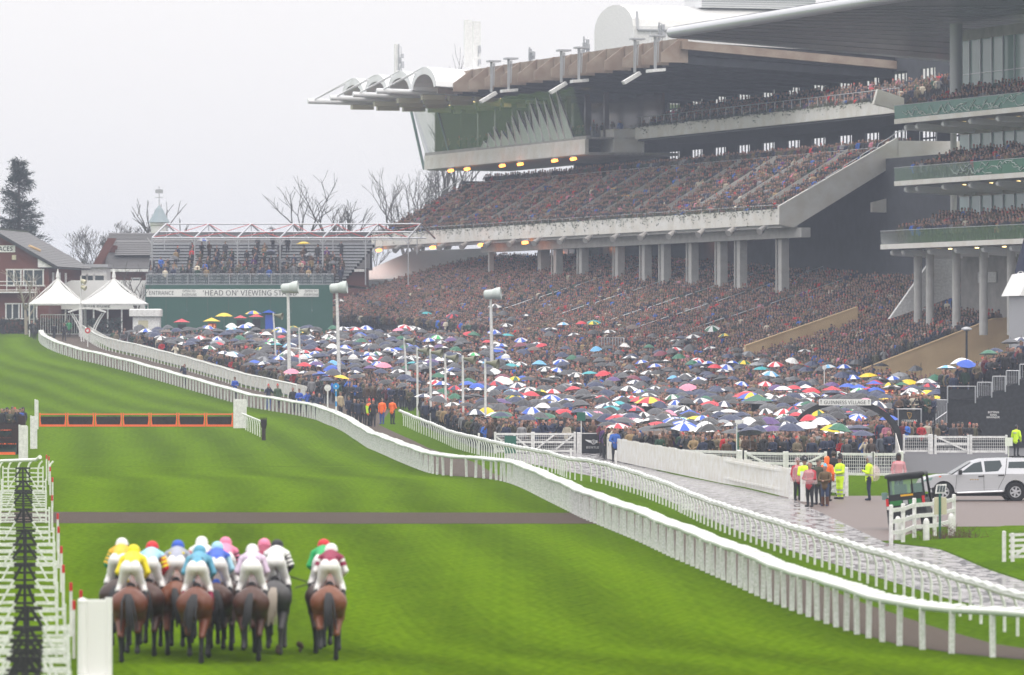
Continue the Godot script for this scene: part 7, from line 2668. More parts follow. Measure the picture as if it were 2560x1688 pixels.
	b.slab(Vector3(-3.2, 0.99, 0.862), Vector3(0.1, 0, 0), Vector3(0, 0.04, 0), Vector3(0, 0, 0.01))
	part("indicator_lamp", b, M.orange, t)
	b = MB.new()
	b.slab(Vector3(-0.1, 1.79, -0.45), Vector3(1.2, 0, 0), Vector3(0, 0.05, 0), Vector3(0, 0, 0.04))
	b.slab(Vector3(-0.1, 1.79, 0.4), Vector3(1.2, 0, 0), Vector3(0, 0.05, 0), Vector3(0, 0, 0.04))
	part("roof_bar", b, M.black, t)
	words("THE JOCKEY CLUB", 0.055, "Droid Serif", false, M.grey, t, Transform3D(Basis(), Vector3(-1.72, 0.77, 0.861)), 0.004)
	b = MB.new()
	for k in 4:
		b.ball(Vector3(-1.86 + k * 0.095, 0.89, 0.862), Vector3(0.03, 0.03, 0.004), 8)
	part("door_emblem", b, M.gold, t)
	# driver and passenger shapes behind the glass are left to the dark glazing

func utility_vehicle() -> void:
	# seen from behind, rolled a little on the verge; local z points at the lens
	var d := LENS / 71.0
	var w := Transform3D(Basis(Vector3.UP, -0.16) * Basis(Vector3(0, 0, 1), 0.11), land((2272 - 1280.0) / LENS * d, -d) + Vector3(0, 0.06, 0))
	var t := thing("utility_vehicle", "dark green utility vehicle with a black cab, seen from behind", "utility vehicle", w)
	var b := MB.new()
	b.soft(Vector3(0, 0.72, -0.9), Vector3(1.4, 0.6, 1.9), 0.05)
	part("cargo_box", b, M.black_wall, t)
	b = MB.new()
	b.slab(Vector3(-0.66, 0.78, 0.055), Vector3(1.32, 0, 0), Vector3(0, 0.38, 0), Vector3(0, 0, 0.03))
	part("tailgate", b, M.black, t)
	for x in [-0.55, 0.12]:
		b = MB.new()
		b.slab(Vector3(x, 0.86, 0.09), Vector3(0.44, 0, 0), Vector3(0, 0.17, 0), Vector3(0, 0, 0.02))
		part("green_panel", b, M.green, t)
	b = MB.new()
	b.slab(Vector3(-0.08, 0.86, 0.09), Vector3(0.16, 0, 0), Vector3(0, 0.16, 0), Vector3(0, 0, 0.025))
	part("catch", b, M.grey, t)
	b = MB.new()
	for s in [-1, 1]:
		b.slab(Vector3(s * 0.62 - 0.035, 0.5, -0.85), Vector3(0.07, 0, 0), Vector3(s * -0.02, 1.4, 0.1), Vector3(0, 0, 0.1))
	b.soft(Vector3(0, 1.9, -1.3), Vector3(1.42, 0.12, 1.5), 0.05)
	b.slab(Vector3(-0.62, 1.08, -0.76), Vector3(1.24, 0, 0), Vector3(0, 0.16, 0), Vector3(0, 0, 0.08))
	b.slab(Vector3(-0.62, 1.72, -0.7), Vector3(1.24, 0, 0), Vector3(0, 0.14, 0.02), Vector3(0, 0, 0.08))
	b.slab(Vector3(0.2, 1.2, -0.73), Vector3(0.04, 0, 0), Vector3(0, 0.56, 0.02), Vector3(0, 0, 0.06))
	for s in [-1, 1]:
		b.bar(Vector3(s * 0.66, 1.86, -0.6), Vector3(s * 0.66, 1.86, -2.0), 0.08, 0.08)
		b.bar(Vector3(s * 0.66, 1.85, -2.0), Vector3(s * 0.68, 0.8, -2.35), 0.08, 0.08)
	part("cab_frame", b, M.black, t)
	for q in [[-0.6, 0.78], [0.25, 0.35]]:
		b = MB.new()
		b.slab(Vector3(q[0], 1.23, -0.71), Vector3(q[1], 0, 0), Vector3(0, 0.5, 0.02), Vector3(0, 0, 0.01))
		part("rear_window", b, pane(0.25, 0.42, 0.36, 0.3), t)
	b = MB.new()
	b.slab(Vector3(-0.62, 0.5, -2.4), Vector3(1.24, 0, 0), Vector3(0, 0.62, 0), Vector3(0, 0, 0.5))
	b.slab(Vector3(-0.5, 0.6, -1.6), Vector3(0.45, 0, 0), Vector3(0, 0.95, 0), Vector3(0, 0, 0.14))
	b.slab(Vector3(0.08, 0.6, -1.6), Vector3(0.45, 0, 0), Vector3(0, 0.95, 0), Vector3(0, 0, 0.14))
	b.slab(Vector3(-0.6, 0.35, -2.2), Vector3(1.2, 0, 0), Vector3(0, 0.2, 0), Vector3(0, 0, 2.0))
	part("front_body", b, M.black_wall, t)
	for s in [-1, 1]:
		b = MB.new()
		b.slab(Vector3(s * 0.64 - 0.045, 0.86, 0.06), Vector3(0.09, 0, 0), Vector3(0, 0.26, 0), Vector3(0, 0, 0.05))
		part("tail_light", b, M.red, t)
		b = MB.new()
		b.slab(Vector3(s * 0.64 - 0.04, 0.74, 0.06), Vector3(0.08, 0, 0), Vector3(0, 0.11, 0), Vector3(0, 0, 0.04))
		part("reverse_light", b, M.white, t)
		for z in [-0.35, -2.15]:
			b = MB.new()
			b.lathe(Vector3(s * 0.58 - 0.13, 0.31, z), [[0.14, 0.0], [0.28, 0.0], [0.31, 0.04], [0.31, 0.22], [0.28, 0.26], [0.14, 0.26]], 20, Vector3(1, 0, 0))
			part("wheel", b, M.tyre, t)
		b = MB.new()
		b.bar(Vector3(s * 0.72, 1.3, -1.9), Vector3(s * 0.88, 1.25, -1.85), 0.03, 0.03)
		b.soft(Vector3(s * 0.9, 1.2, -1.85), Vector3(0.2, 0.26, 0.06), 0.02)
		part("mirror", b, M.pale_glass if s < 0 else M.black, t)
	b = MB.new()
	b.slab(Vector3(-0.22, 1.1, -0.675), Vector3(0.44, 0, 0), Vector3(0, 0.11, 0), Vector3(0, 0, 0.015))
	part("number_plate", b, M.yellow, t)
	b = MB.new()
	b.tube(Vector3(0, 0.45, 0.1), Vector3(0.05, 0.4, 0.22), 0.05, -1, 8)
	b.slab(Vector3(-0.4, 0.28, -0.2), Vector3(0.8, 0, 0), Vector3(0, 0.22, 0), Vector3(0, 0, 0.2))
	part("tow_hitch", b, M.grey, t)

# ---------------------------------------------------------------- people
# cloths on every figure: 0 coat, 1 trousers and shoes, 2 skin, 3 hair or hat
func figure(pose: int, head: int, cell := 0.05) -> ArrayMesh:
	var k := Body.new()
	for s in [-1, 1]:
		var st := 0.0
		if pose == 4:
			st = 0.16 * s
		k.bone(Vector3(s * 0.09, 0.9, 0), Vector3(s * 0.1, 0.5, 0.02 + st * 0.6), 0.105, 0.075, 1)
		k.bone(Vector3(s * 0.1, 0.5, 0.02 + st * 0.6), Vector3(s * 0.1, 0.1, -0.02 + st), 0.072, 0.052, 1)
		k.bone(Vector3(s * 0.1, 0.05, -0.03 + st), Vector3(s * 0.12, 0.045, 0.14 + st), 0.05, 0.042, 1)
	k.bone(Vector3(0, 0.86, 0), Vector3(0, 1.08, 0), 0.165, 0.15, 0, 0.06)
	k.bone(Vector3(0, 1.08, 0), Vector3(0, 1.34, -0.005), 0.15, 0.17, 0, 0.06)
	k.bone(Vector3(-0.15, 1.41, -0.01), Vector3(0.15, 1.41, -0.01), 0.085, 0.085, 0, 0.06)
	var arms: Array = [
		[Vector3(0.27, 1.13, -0.01), Vector3(0.24, 0.88, 0.1)],       # 0 at rest
		[Vector3(0.3, 1.22, 0.2), Vector3(0.08, 1.58, 0.19)],         # 1 binoculars
		[Vector3(0.26, 1.13, 0.05), Vector3(0.12, 1.22, 0.26)],       # 2 holding an umbrella
		[Vector3(0.27, 1.14, 0.06), Vector3(0.06, 1.1, 0.23)],        # 3 folded
		[Vector3(0.28, 1.14, -0.06), Vector3(0.26, 0.9, 0.06)],       # 4 walking
		[Vector3(0.27, 1.16, 0.12), Vector3(0.1, 1.05, 0.33)],        # 5 leaning on a fence
	]
	for s in [-1, 1]:
		var e: Vector3 = arms[pose][0] * Vector3(s, 1, 1)
		var w: Vector3 = arms[pose][1] * Vector3(s, 1, 1)
		if pose == 2 and s < 0:
			e = arms[0][0] * Vector3(-1, 1, 1)
			w = arms[0][1] * Vector3(-1, 1, 1)
		k.bone(Vector3(s * 0.2, 1.4, -0.01), e, 0.075, 0.062, 0, 0.03)
		k.bone(e, w, 0.058, 0.048, 0, 0.03)
		k.bone(w, w + (w - e).normalized() * 0.08, 0.042, 0.036, 2, 0.02)
	k.bone(Vector3(0, 1.46, 0), Vector3(0, 1.56, 0.015), 0.058, 0.055, 2, 0.03)
	k.bone(Vector3(0, 1.61, 0.03), Vector3(0, 1.69, 0.012), 0.075, 0.094, 2, 0.03)
	k.bone(Vector3(0, 1.63, 0.115), Vector3(0, 1.655, 0.105), 0.017, 0.014, 2, 0.02)
	match head:
		0:   # short hair
			k.bone(Vector3(0, 1.68, -0.035), Vector3(0, 1.745, -0.005), 0.092, 0.075, 3, 0.02)
		1:   # flat cap
			k.bone(Vector3(0, 1.755, -0.03), Vector3(0, 1.745, 0.09), 0.085, 0.06, 3, 0.02)
			k.bone(Vector3(0, 1.67, -0.04), Vector3(0, 1.7, -0.04), 0.085, 0.09, 3, 0.02)
		2:   # thin hair
			k.bone(Vector3(0, 1.66, -0.055), Vector3(0, 1.69, -0.045), 0.08, 0.07, 3, 0.02)
		3:   # hood
			k.bone(Vector3(0, 1.58, -0.05), Vector3(0, 1.72, -0.03), 0.105, 0.115, 3, 0.03)
			k.bone(Vector3(0, 1.76, 0.0), Vector3(0, 1.75, 0.05), 0.085, 0.07, 3, 0.03)
		4:   # woolly hat
			k.bone(Vector3(0, 1.72, -0.01), Vector3(0, 1.79, -0.01), 0.1, 0.07, 3, 0.02)
			k.bone(Vector3(0, 1.85, -0.01), Vector3(0, 1.86, -0.01), 0.035, 0.035, 3, 0.02)
		5:   # long hair
			k.bone(Vector3(0, 1.5, -0.07), Vector3(0, 1.7, -0.035), 0.085, 0.1, 3, 0.03)
			k.bone(Vector3(0, 1.74, 0.0), Vector3(0, 1.73, 0.02), 0.08, 0.075, 3, 0.03)
	return k.skin(cell, 4)

const COATS := [
	["black", 0.018, 0.018, 0.021, 26], ["navy", 0.018, 0.025, 0.055, 24], ["charcoal", 0.05, 0.05, 0.056, 16], ["olive", 0.065, 0.062, 0.035, 14], ["brown", 0.07, 0.042, 0.028, 12],
	["tweed", 0.13, 0.105, 0.07, 9], ["tan", 0.27, 0.19, 0.1, 4], ["grey", 0.2, 0.2, 0.21, 5], ["dark green", 0.02, 0.055, 0.035, 6], ["maroon", 0.11, 0.014, 0.025, 3],
	["red", 0.45, 0.02, 0.03, 2], ["blue", 0.03, 0.11, 0.42, 3], ["cream", 0.5, 0.45, 0.36, 2], ["purple", 0.09, 0.03, 0.14, 1], ["pink", 0.55, 0.2, 0.27, 1],
]
const HEADS := ["bareheaded", "flat capped", "balding", "hooded", "woolly hatted", "long haired"]
const FORMS := [[0, 0], [0, 1], [1, 1], [2, 0], [3, 2], [0, 5], [3, 4], [0, 3], [5, 0], [5, 1], [3, 0], [1, 0]]
var shapes: Array = []
var coats: Array = []

func pick_coat() -> int:
	var n := rng.randi() % 128
	for i in COATS.size():
		n -= COATS[i][4]
		if n < 0:
			return i
	return 0

func dress() -> void:
	for i in FORMS.size():
		var m := figure(FORMS[i][0], FORMS[i][1])
		m.surface_set_material(0, M.coat)
		m.surface_set_material(1, M.legs)
		m.surface_set_material(2, M.skin)
		m.surface_set_material(3, [M.hair, M.tweed, M.hair_grey, M.legs, M.panel_red, M.hair][FORMS[i][1]])
		shapes.append(m)
	for c in COATS:
		coats.append(mat(c[1], c[2], c[3], 0.85))

func stand_at(p: Vector3, zone: String, turn := 0.0, jitter := 0.5) -> void:
	crowd_at.append([p, turn + rng.randf_range(-jitter, jitter), zone])

func gather() -> void:
	rng.seed = 101
	var r2x := as_curve(rail2_line)
	var r3x := as_curve(rail3_line)
	# on the lawn
	var d := 337.6
	while d < 560.0:
		var l: float = r2x.call(d) + 1.6 if d < 425 else lerpf(r2x.call(425) + 1.6, r3x.call(d) + 1.5, clampf((d - 425) / 22.0, 0, 1))
		var x := l
		while x < 0.0905 * d + 1.5:
			var p := Vector3(x + rng.randf_range(-0.3, 0.3), 0, -d + rng.randf_range(-0.45, 0.45))
			x += 0.74 + rng.randf() * 0.2
			var rel := p - SO
			var b := rel.dot(SB)
			var a := rel.dot(SA)
			if b > -14.3 and a > -52.5:
				break
			if a < -54 and b > -13.0:
				break
			if d < 372 and x > 24.2:
				break
			if d < 342 and x > 5.6 and x < 6.4:
				continue
			if x > 19.5 and x < 20.6 and d < 339:
				continue
			if rng.randf() < 0.1:
				continue
			var q := land(p.x, p.z)
			var zone := "behind the white mesh gates" if d < 352 and x < 6 else ("on the paving beyond the black arch" if x > 6 and d < 372 else ("on the lawn" if d < 470 else "by the bookmakers' back row"))
			stand_at(q, zone, -0.15)
			var far := d > 450 and x < -4
			var u := rng.randf()
			if u < (0.2 if far else (0.17 if d < 400 else 0.1)) * (0.35 if b > -24 and a > -10 and d > 460 else 1.0):
				shelter(q, zone)
		d += 1.3 if d < 420 else 1.55
	# enclosure before the arch and behind the boarded fence
	var row := 0
	d = 287.0
	while d < 336.0:
		var x: float = 19.0
		var lim := lerpf(11.0, 5.9, clampf((d - 287) / 26.0, 0, 1))
		while x > lim:
			x -= 0.7 + rng.randf() * (0.9 if d < 300 else 0.35)
			if d < 296 and x < 9.5 and rng.randf() < 0.7:
				continue
			var q := land(x, -d + rng.randf_range(-0.4, 0.4))
			stand_at(q, "in the arch enclosure" if x > 10 else "behind the boarded fence", -0.1, 0.9 if x > 12 else 0.5)
			if rng.randf() < (0.2 if x < 12 else 0.13):
				shelter(q, "in the arch enclosure" if x > 10 else "behind the boarded fence")
		d += 2.1 if d < 300 else 1.45
	# terrace under and before the grandstand
	for i in 29:
		var b := -14.0 + i * 0.8 + 0.3
		var a := -51.6
		while a < 122.0:
			a += 0.58 + rng.randf() * 0.22
			if a > 128 - maxf(0, b - 2) * 2.0:
				break
			if b > 8.5 or (a < -36 and b > 1.4):
				continue
			var skip := false
			for g in [0.0, 13.0, 24.0, 40.0, 58.0, 74.0, 92.0]:
				if a > g - 1.3 and a < g + 0.3 and b > -8:
					skip = true
			if b < -13 and a > -4 and a < 5:
				skip = true
			if absf(a + 27.2) < 0.7 and b < -3:
				skip = true
			if skip or rng.randf() < 0.05:
				continue
			var p := SO + SA * a + SB * b
			p.y = terrace(a, b - 0.3) + 0.12
			stand_at(p, "on the lower terrace", -0.15)
			if b < -9 and rng.randf() < 0.03:
				shelter(p, "on the lower terrace")
	# upper tier and the level above
	for i in 12:
		var b := 0.7 + i * 0.8
		var a := 1.0
		while a < 136.0 - b * 0.4:
			a += 0.56 + rng.randf() * 0.16
			var gap := fposmod(a - 8.0, 9.8)
			if b > 2.2 and gap < 1.6 and a > 8:
				continue
			if rng.randf() < 0.06:
				continue
			var p := SO + SA * a + SB * b
			p.y = 17.9 + i * 0.48 - 0.42
			stand_at(p, "on the upper tier", -0.2)
	for i in 3:
		for j in 150:
			var a := 1.5 + j * 0.85 + rng.randf() * 0.3
			var p := SO + SA * a + SB * (11.3 + i * 1.1)
			p.y = 23.7
			stand_at(p, "at the back of the upper tier", -0.2)
	for i in 5:
		for j in 110:
			var a := 1.0 + j * 0.7 + rng.randf() * 0.3
			if rng.randf() < 0.2:
				continue
			var p := SO + SA * a + SB * (12.9 + i * 1.1)
			p.y = 28.1 + 0.45 * i
			stand_at(p, "on the top balcony of the grandstand", -0.2)
	for j in 60:
		var p := SO + SA * (79 + j * 0.95) + SB * (8.0 + rng.randf() * 3)
		p.y = 28.1
		stand_at(p, "behind the restaurant glass", -0.2, 1.5)
	for i in 3:
		for rrow in 6:
			var a := -39.8
			while a > -72.0:
				a -= 0.62 + rng.randf() * 0.25
				if rng.randf() < (0.12 if i == 2 else 0.25) or (i < 2 and a > -43.0 + 0.5 * rrow and rrow > 1):
					continue
				var bb := (-4.0 if i < 2 else -5.0) + 0.8 + rrow * 0.75
				var p := SO + SA * a + SB * bb
				p.y = TIERS[i] + 0.36 + 0.3 * maxf(0, rrow - 1)
				stand_at(p, ["on the top glass balcony", "on the middle glass balcony", "on the lowest glass balcony"][i], -0.2)
	# viewing stand at the far end
	for i in 13:
		for j in 25:
			if rng.randf() < (0.12 if i < 5 else 0.42 + 0.045 * i) or (j < 3 and i > 3) or (j == 4 and i > 1):
				continue
			var p := Vector3(-38.4 + j * 0.84 + rng.randf() * 0.3, 7.25 + 5.2 + i * 0.34, -600.75 - i * 0.75)
			stand_at(p, "on the far viewing stand", 0.05)
			if rng.randf() < 0.05:
				shelter(p, "on the far viewing stand")
	# black stand: its steps, its low platform and the row before its wall
	var X := func(px: float, dd: float) -> float: return (px - 1280.0) / LENS * dd
	for i in 9:
		for k in 9:
			if rng.randf() < 0.25:
				continue
			var p := Vector3(X.call(2368, 350.0) + 0.3 + i * 0.82 + rng.randf() * 0.25, EYE + (844 - 1003) / LENS * 350.0 + 0.3 * i, -350.7 - k * 1.1)
			stand_at(p, "on the black stepped stand", -0.2)
			if rng.randf() < 0.08:
				shelter(p, "on the black stepped stand")
	for i in 26:
		stand_at(Vector3(X.call(2240 + (i % 9) * 11, 350.0) + rng.randf() * 0.2, EYE + (844 - 1060) / LENS * 350.0 if i < 18 else 1.4 + (844 - 1060) / LENS * 0, -348.6 - (i / 9) * 1.2), "above the GUINNESS panel", -0.2)
	for i in 15:
		stand_at(land(X.call(2264 + i * 13 + rng.randf() * 5, 338.0), -338.0 - (i % 3) * 0.8), "before the black wall", -0.3, 0.8)

func shelter(p: Vector3, zone: String) -> void:
	canopy_at.append([p + Vector3(rng.randf_range(-0.15, 0.15), 0, rng.randf_range(-0.1, 0.3)), rng.randf_range(0.94, 1.26), rng.randi() % 15 if rng.randf() < 0.55 else rng.randi() % 40, zone])

func label_words(n: int) -> String:
	var ones := ["", "first", "second", "third", "fourth", "fifth", "sixth", "seventh", "eighth", "ninth", "tenth", "eleventh", "twelfth", "thirteenth", "fourteenth", "fifteenth", "sixteenth", "seventeenth", "eighteenth", "nineteenth"]
	var tens := ["", "", "twenty", "thirty", "forty", "fifty", "sixty", "seventy", "eighty", "ninety"]
	if n < 20:
		return ones[n]
	if n >= 100:
		return "hundred and " + label_words(n - 100) if n > 100 else "hundredth"
	if n % 10 == 0:
		return (tens[n / 10] as String).trim_suffix("y") + "ieth"
	return tens[n / 10] + " " + ones[n % 10]

func near_words(p: Vector3) -> String:   # something one can find close by
	var best := ""
	var far := 1e9
	for q in landmarks:
		var v: float = absf(q[0].x / -q[0].z - p.x / -p.z) * 300.0 + absf(q[0].z - p.z) * 0.06
		if v < far:
			far = v
			best = q[1]
	return best

var landmarks: Array = []

func crowd() -> void:
	for q in [[1290, 1120, "green notice board"], [1390, 1120, "double mesh gate"], [1484, 1120, "winged B board"], [1600, 1130, "boarded fence"], [1842, 1100, "striped pole"], [1940, 1060, "white placard"], [2112, 1050, "arch sign"], [2249, 1050, "arch foot"], [2380, 1110, "braced gate"], [2500, 1110, "hi-vis steward"], [1214, 1050, "horn speaker pole by the gates"], [1690, 1100, "mesh fence end"]]:
		landmarks.append([spot(q[0], maxf(q[1], 1100)), q[2]])
	var hidden := crowd_at.duplicate()
	hidden.sort_custom(func(a, b): return a[0].z > b[0].z)
	var most := 248
	rng.seed = 113
	var rank := {}
	var chosen := hidden.slice(0, most)
	chosen.sort_custom(func(a, b): return a[0].x / -a[0].z < b[0].x / -b[0].z)
	for q in chosen:
		var k := rng.randi() % FORMS.size()
		var c := pick_coat()
		var zone: String = q[2]
		var key := "%s%s" % [zone, COATS[c][0]]
		rank[key] = rank.get(key, 0) + 1
		var l := "%s racegoer in %s coat, %s such %s" % [HEADS[FORMS[k][1]], COATS[c][0], label_words(rank[key]), zone]
		var o := obj("person", shapes[k], null)
		o.transform = Transform3D(Basis(Vector3.UP, q[1]).scaled(Vector3.ONE * rng.randf_range(0.94, 1.06)), q[0])
		o.set_surface_override_material(0, coats[c])
		if FORMS[k][1] in [0, 2, 5] and rng.randf() < 0.3:
			o.set_surface_override_material(3, M.hair_grey if rng.randf() < 0.5 else M.tweed)
		tag(o, l, "person", "racegoers nearest the course")
	var rest := hidden.slice(most)
	var root := Node3D.new()
	root.name = "racegoer_crowd"
	add_child(root)
	root.set_meta("kind", "stuff")
	tag(root, "dense crowd of dark coated racegoers filling the lawn, terraces and stands", "crowd")
	var bins := []
	for i in FORMS.size():
		bins.append([])
	for q in rest:
		bins[rng.randi() % FORMS.size()].append(q)
	for i in FORMS.size():
		var mm := MultiMesh.new()
		mm.transform_format = MultiMesh.TRANSFORM_3D
		mm.use_colors = true
		mm.mesh = shapes[i]
		mm.instance_count = bins[i].size()
		for j in bins[i].size():
			var q: Array = bins[i][j]
			var s := rng.randf_range(0.93, 1.07)
			mm.set_instance_transform(j, Transform3D(Basis(Vector3.UP, q[1]).scaled(Vector3.ONE * s), q[0]))
			var c: Array = COATS[pick_coat()]
			var w := rng.randf_range(0.75, 1.35)
			mm.set_instance_color(j, Color(c[1] * w, c[2] * w, c[3] * w))
		var o := MultiMeshInstance3D.new()
		o.name = "racegoers"
		o.multimesh = mm
		root.add_child(o, true)
		o.set_meta("kind", "stuff")

# ---------------------------------------------------------------- umbrellas
const DYES := {
	"black": Color(0.016, 0.016, 0.02), "navy": Color(0.015, 0.025, 0.075), "charcoal": Color(0.06, 0.062, 0.07), "grey": Color(0.24, 0.25, 0.27), "white": Color(0.72, 0.72, 0.72), "red": Color(0.55, 0.02, 0.04),
	"blue": Color(0.02, 0.09, 0.5), "light blue": Color(0.14, 0.42, 0.72), "green": Color(0.01, 0.12, 0.06), "bright green": Color(0.03, 0.45, 0.12), "yellow": Color(0.8, 0.55, 0.01), "maroon": Color(0.16, 0.015, 0.04),
	"pink": Color(0.7, 0.25, 0.36), "teal": Color(0.02, 0.34, 0.38), "purple": Color(0.09, 0.04, 0.17), "cream": Color(0.6, 0.54, 0.42), "orange": Color(0.75, 0.2, 0.03), "magenta": Color(0.6, 0.03, 0.3), "brown": Color(0.12, 0.08, 0.06),
}
const MIXES := [["black", "black"], ["black", "black"], ["black", "black"], ["black", "black"], ["black", "black"], ["navy", "navy"], ["navy", "navy"], ["navy", "navy"], ["charcoal", "charcoal"], ["charcoal", "charcoal"], ["charcoal", "charcoal"], ["black", "white"], ["black", "white"], ["navy", "white"], ["blue", "white"], ["blue", "white"], ["red", "white"], ["red", "white"], ["green", "white"], ["light blue", "white"], ["red", "red"], ["red", "red"], ["blue", "blue"], ["blue", "blue"], ["light blue", "light blue"], ["green", "green"], ["green", "green"], ["yellow", "yellow"], ["white", "white"], ["white", "white"], ["grey", "grey"], ["grey", "charcoal"], ["maroon", "maroon"], ["purple", "purple"], ["teal", "teal"], ["pink", "pink"], ["navy", "red"], ["yellow", "green"], ["bright green", "white"], ["brown", "brown"]]

func canopy_mesh(r: float, rise: float, panels: int, flat_top := false, scallop := 0.06) -> ArrayMesh:
	var out := ArrayMesh.new()
	for half in 2:
		var b := MB.new()
		for i in panels:
			if i % 2 != half:
				continue
			var a0 := TAU * i / panels
			var a1 := TAU * (i + 1) / panels
			var n := 5
			for k in n:
				var f0 := float(k) / n
				var f1 := float(k + 1) / n
				var p := []
				for q in [[f0, a0], [f0, a1], [f1, a1], [f1, a0]]:
					var y: float = rise * (1.0 - q[0]) if flat_top else rise * cos(q[0] * PI * 0.5)
					p.append(Vector3(cos(q[1]) * r * q[0], y, sin(q[1]) * r * q[0]))
				var dip := Vector3(0, -scallop * rise * sin(PI * 0.5) , 0)
				var mid0: Vector3 = (p[0] + p[1]) / 2 + dip * f0
				var mid1: Vector3 = (p[3] + p[2]) / 2 + dip * f1 + (Vector3(0, rise * 0.12, 0) if k == n - 1 else Vector3.ZERO)
				b.quad(p[0], mid0, mid1, p[3])
				b.quad(mid0, p[1], p[2], mid1)
		b.mesh(out)
	var s := MB.new()
	s.tube(Vector3(0, rise + 0.09, 0), Vector3(0, -0.75, 0), 0.014, -1, 5)
	for i in panels:
		var a := TAU * i / panels
		s.tube(Vector3(0, rise * 0.55, 0), Vector3(cos(a) * r * 0.62, rise * 0.5, sin(a) * r * 0.62), 0.006, -1, 3)
	s.mesh(out)
	return out

func umbrellas() -> void:
	var forms := [canopy_mesh(0.6, 0.27, 8), canopy_mesh(0.62, 0.2, 8), canopy_mesh(0.56, 0.34, 8)]
	var dye := {}
	for k in DYES:
		var m := mat(DYES[k].r, DYES[k].g, DYES[k].b, 0.45)
		m.backlight_enabled = true
		m.backlight = Color(0.25, 0.25, 0.25)
		dye[k] = m
	M.dye = dye
	rng.seed = 131
	var list := canopy_at.duplicate()
	list.sort_custom(func(a, b): return a[0].z > b[0].z)
	var most := 262
	var chosen := list.slice(0, most)
	chosen.sort_custom(func(a, b): return a[0].x / -a[0].z < b[0].x / -b[0].z)
	var rank := {}
	for q in chosen:
		var mix: Array = MIXES[q[2]]
		var zone: String = q[3]
		var key := "%s%s%s" % [zone, mix[0], mix[1]]
		rank[key] = rank.get(key, 0) + 1
		var what: String = mix[0] if mix[0] == mix[1] else "%s and %s panelled" % [mix[0], mix[1]]
		var o := obj("umbrella", forms[rng.randi() % 3], null)
		tag(o, "open %s umbrella, %s of its colour %s" % [what, label_words(rank[key]), zone], "umbrella", "umbrellas held over the crowd")
		o.transform = Transform3D(Basis.from_euler(Vector3(rng.randf_range(-0.1, 0.28), rng.randf() * TAU, rng.randf_range(-0.2, 0.2)), EULER_ORDER_XYZ).scaled(Vector3.ONE * q[1]), q[0] + Vector3(0, rng.randf_range(1.78, 2.08), 0.12))
		o.set_surface_override_material(0, dye[mix[0]])
		o.set_surface_override_material(1, dye[mix[1]])
		o.set_surface_override_material(2, M.shaft)
	var rest := list.slice(most)
	var root := Node3D.new()
	root.name = "umbrella_mass"
	add_child(root)
	root.set_meta("kind", "stuff")
	tag(root, "mass of open umbrellas over the crowd further up the lawn", "umbrellas")
	var bins := {}
	for q in rest:
		var k := "%s/%s" % MIXES[q[2]]
		if not bins.has(k):
			bins[k] = []
		bins[k].append(q)
	for k in bins:
		var mix: PackedStringArray = (k as String).split("/")
		var m := forms[rng.randi() % 3].duplicate() as ArrayMesh
		m.surface_set_material(0, dye[mix[0]])
		m.surface_set_material(1, dye[mix[1]])
		m.surface_set_material(2, M.shaft)
		var mm := MultiMesh.new()
		mm.transform_format = MultiMesh.TRANSFORM_3D
		mm.mesh = m
		mm.instance_count = bins[k].size()
		for j in bins[k].size():
			var q: Array = bins[k][j]
			mm.set_instance_transform(j, Transform3D(Basis.from_euler(Vector3(rng.randf_range(-0.1, 0.28), rng.randf() * TAU, rng.randf_range(-0.2, 0.2)), EULER_ORDER_XYZ).scaled(Vector3.ONE * q[1]), q[0] + Vector3(0, rng.randf_range(1.78, 2.08), 0.12)))
		var o := MultiMeshInstance3D.new()
		o.name = "umbrellas"
		o.multimesh = mm
		root.add_child(o, true)
		o.set_meta("kind", "stuff")

func over(px: float, py: float, up: float) -> Vector3:  # ground below something seen at that height
	var d := 120.0
	while d < 800.0:
		var x := (px - 1280.0) / LENS * d
		if EYE + (844.0 - py) / LENS * d <= high(d) + up:
			return land(x, -d)
		d += 0.5
	return land(0, -d)

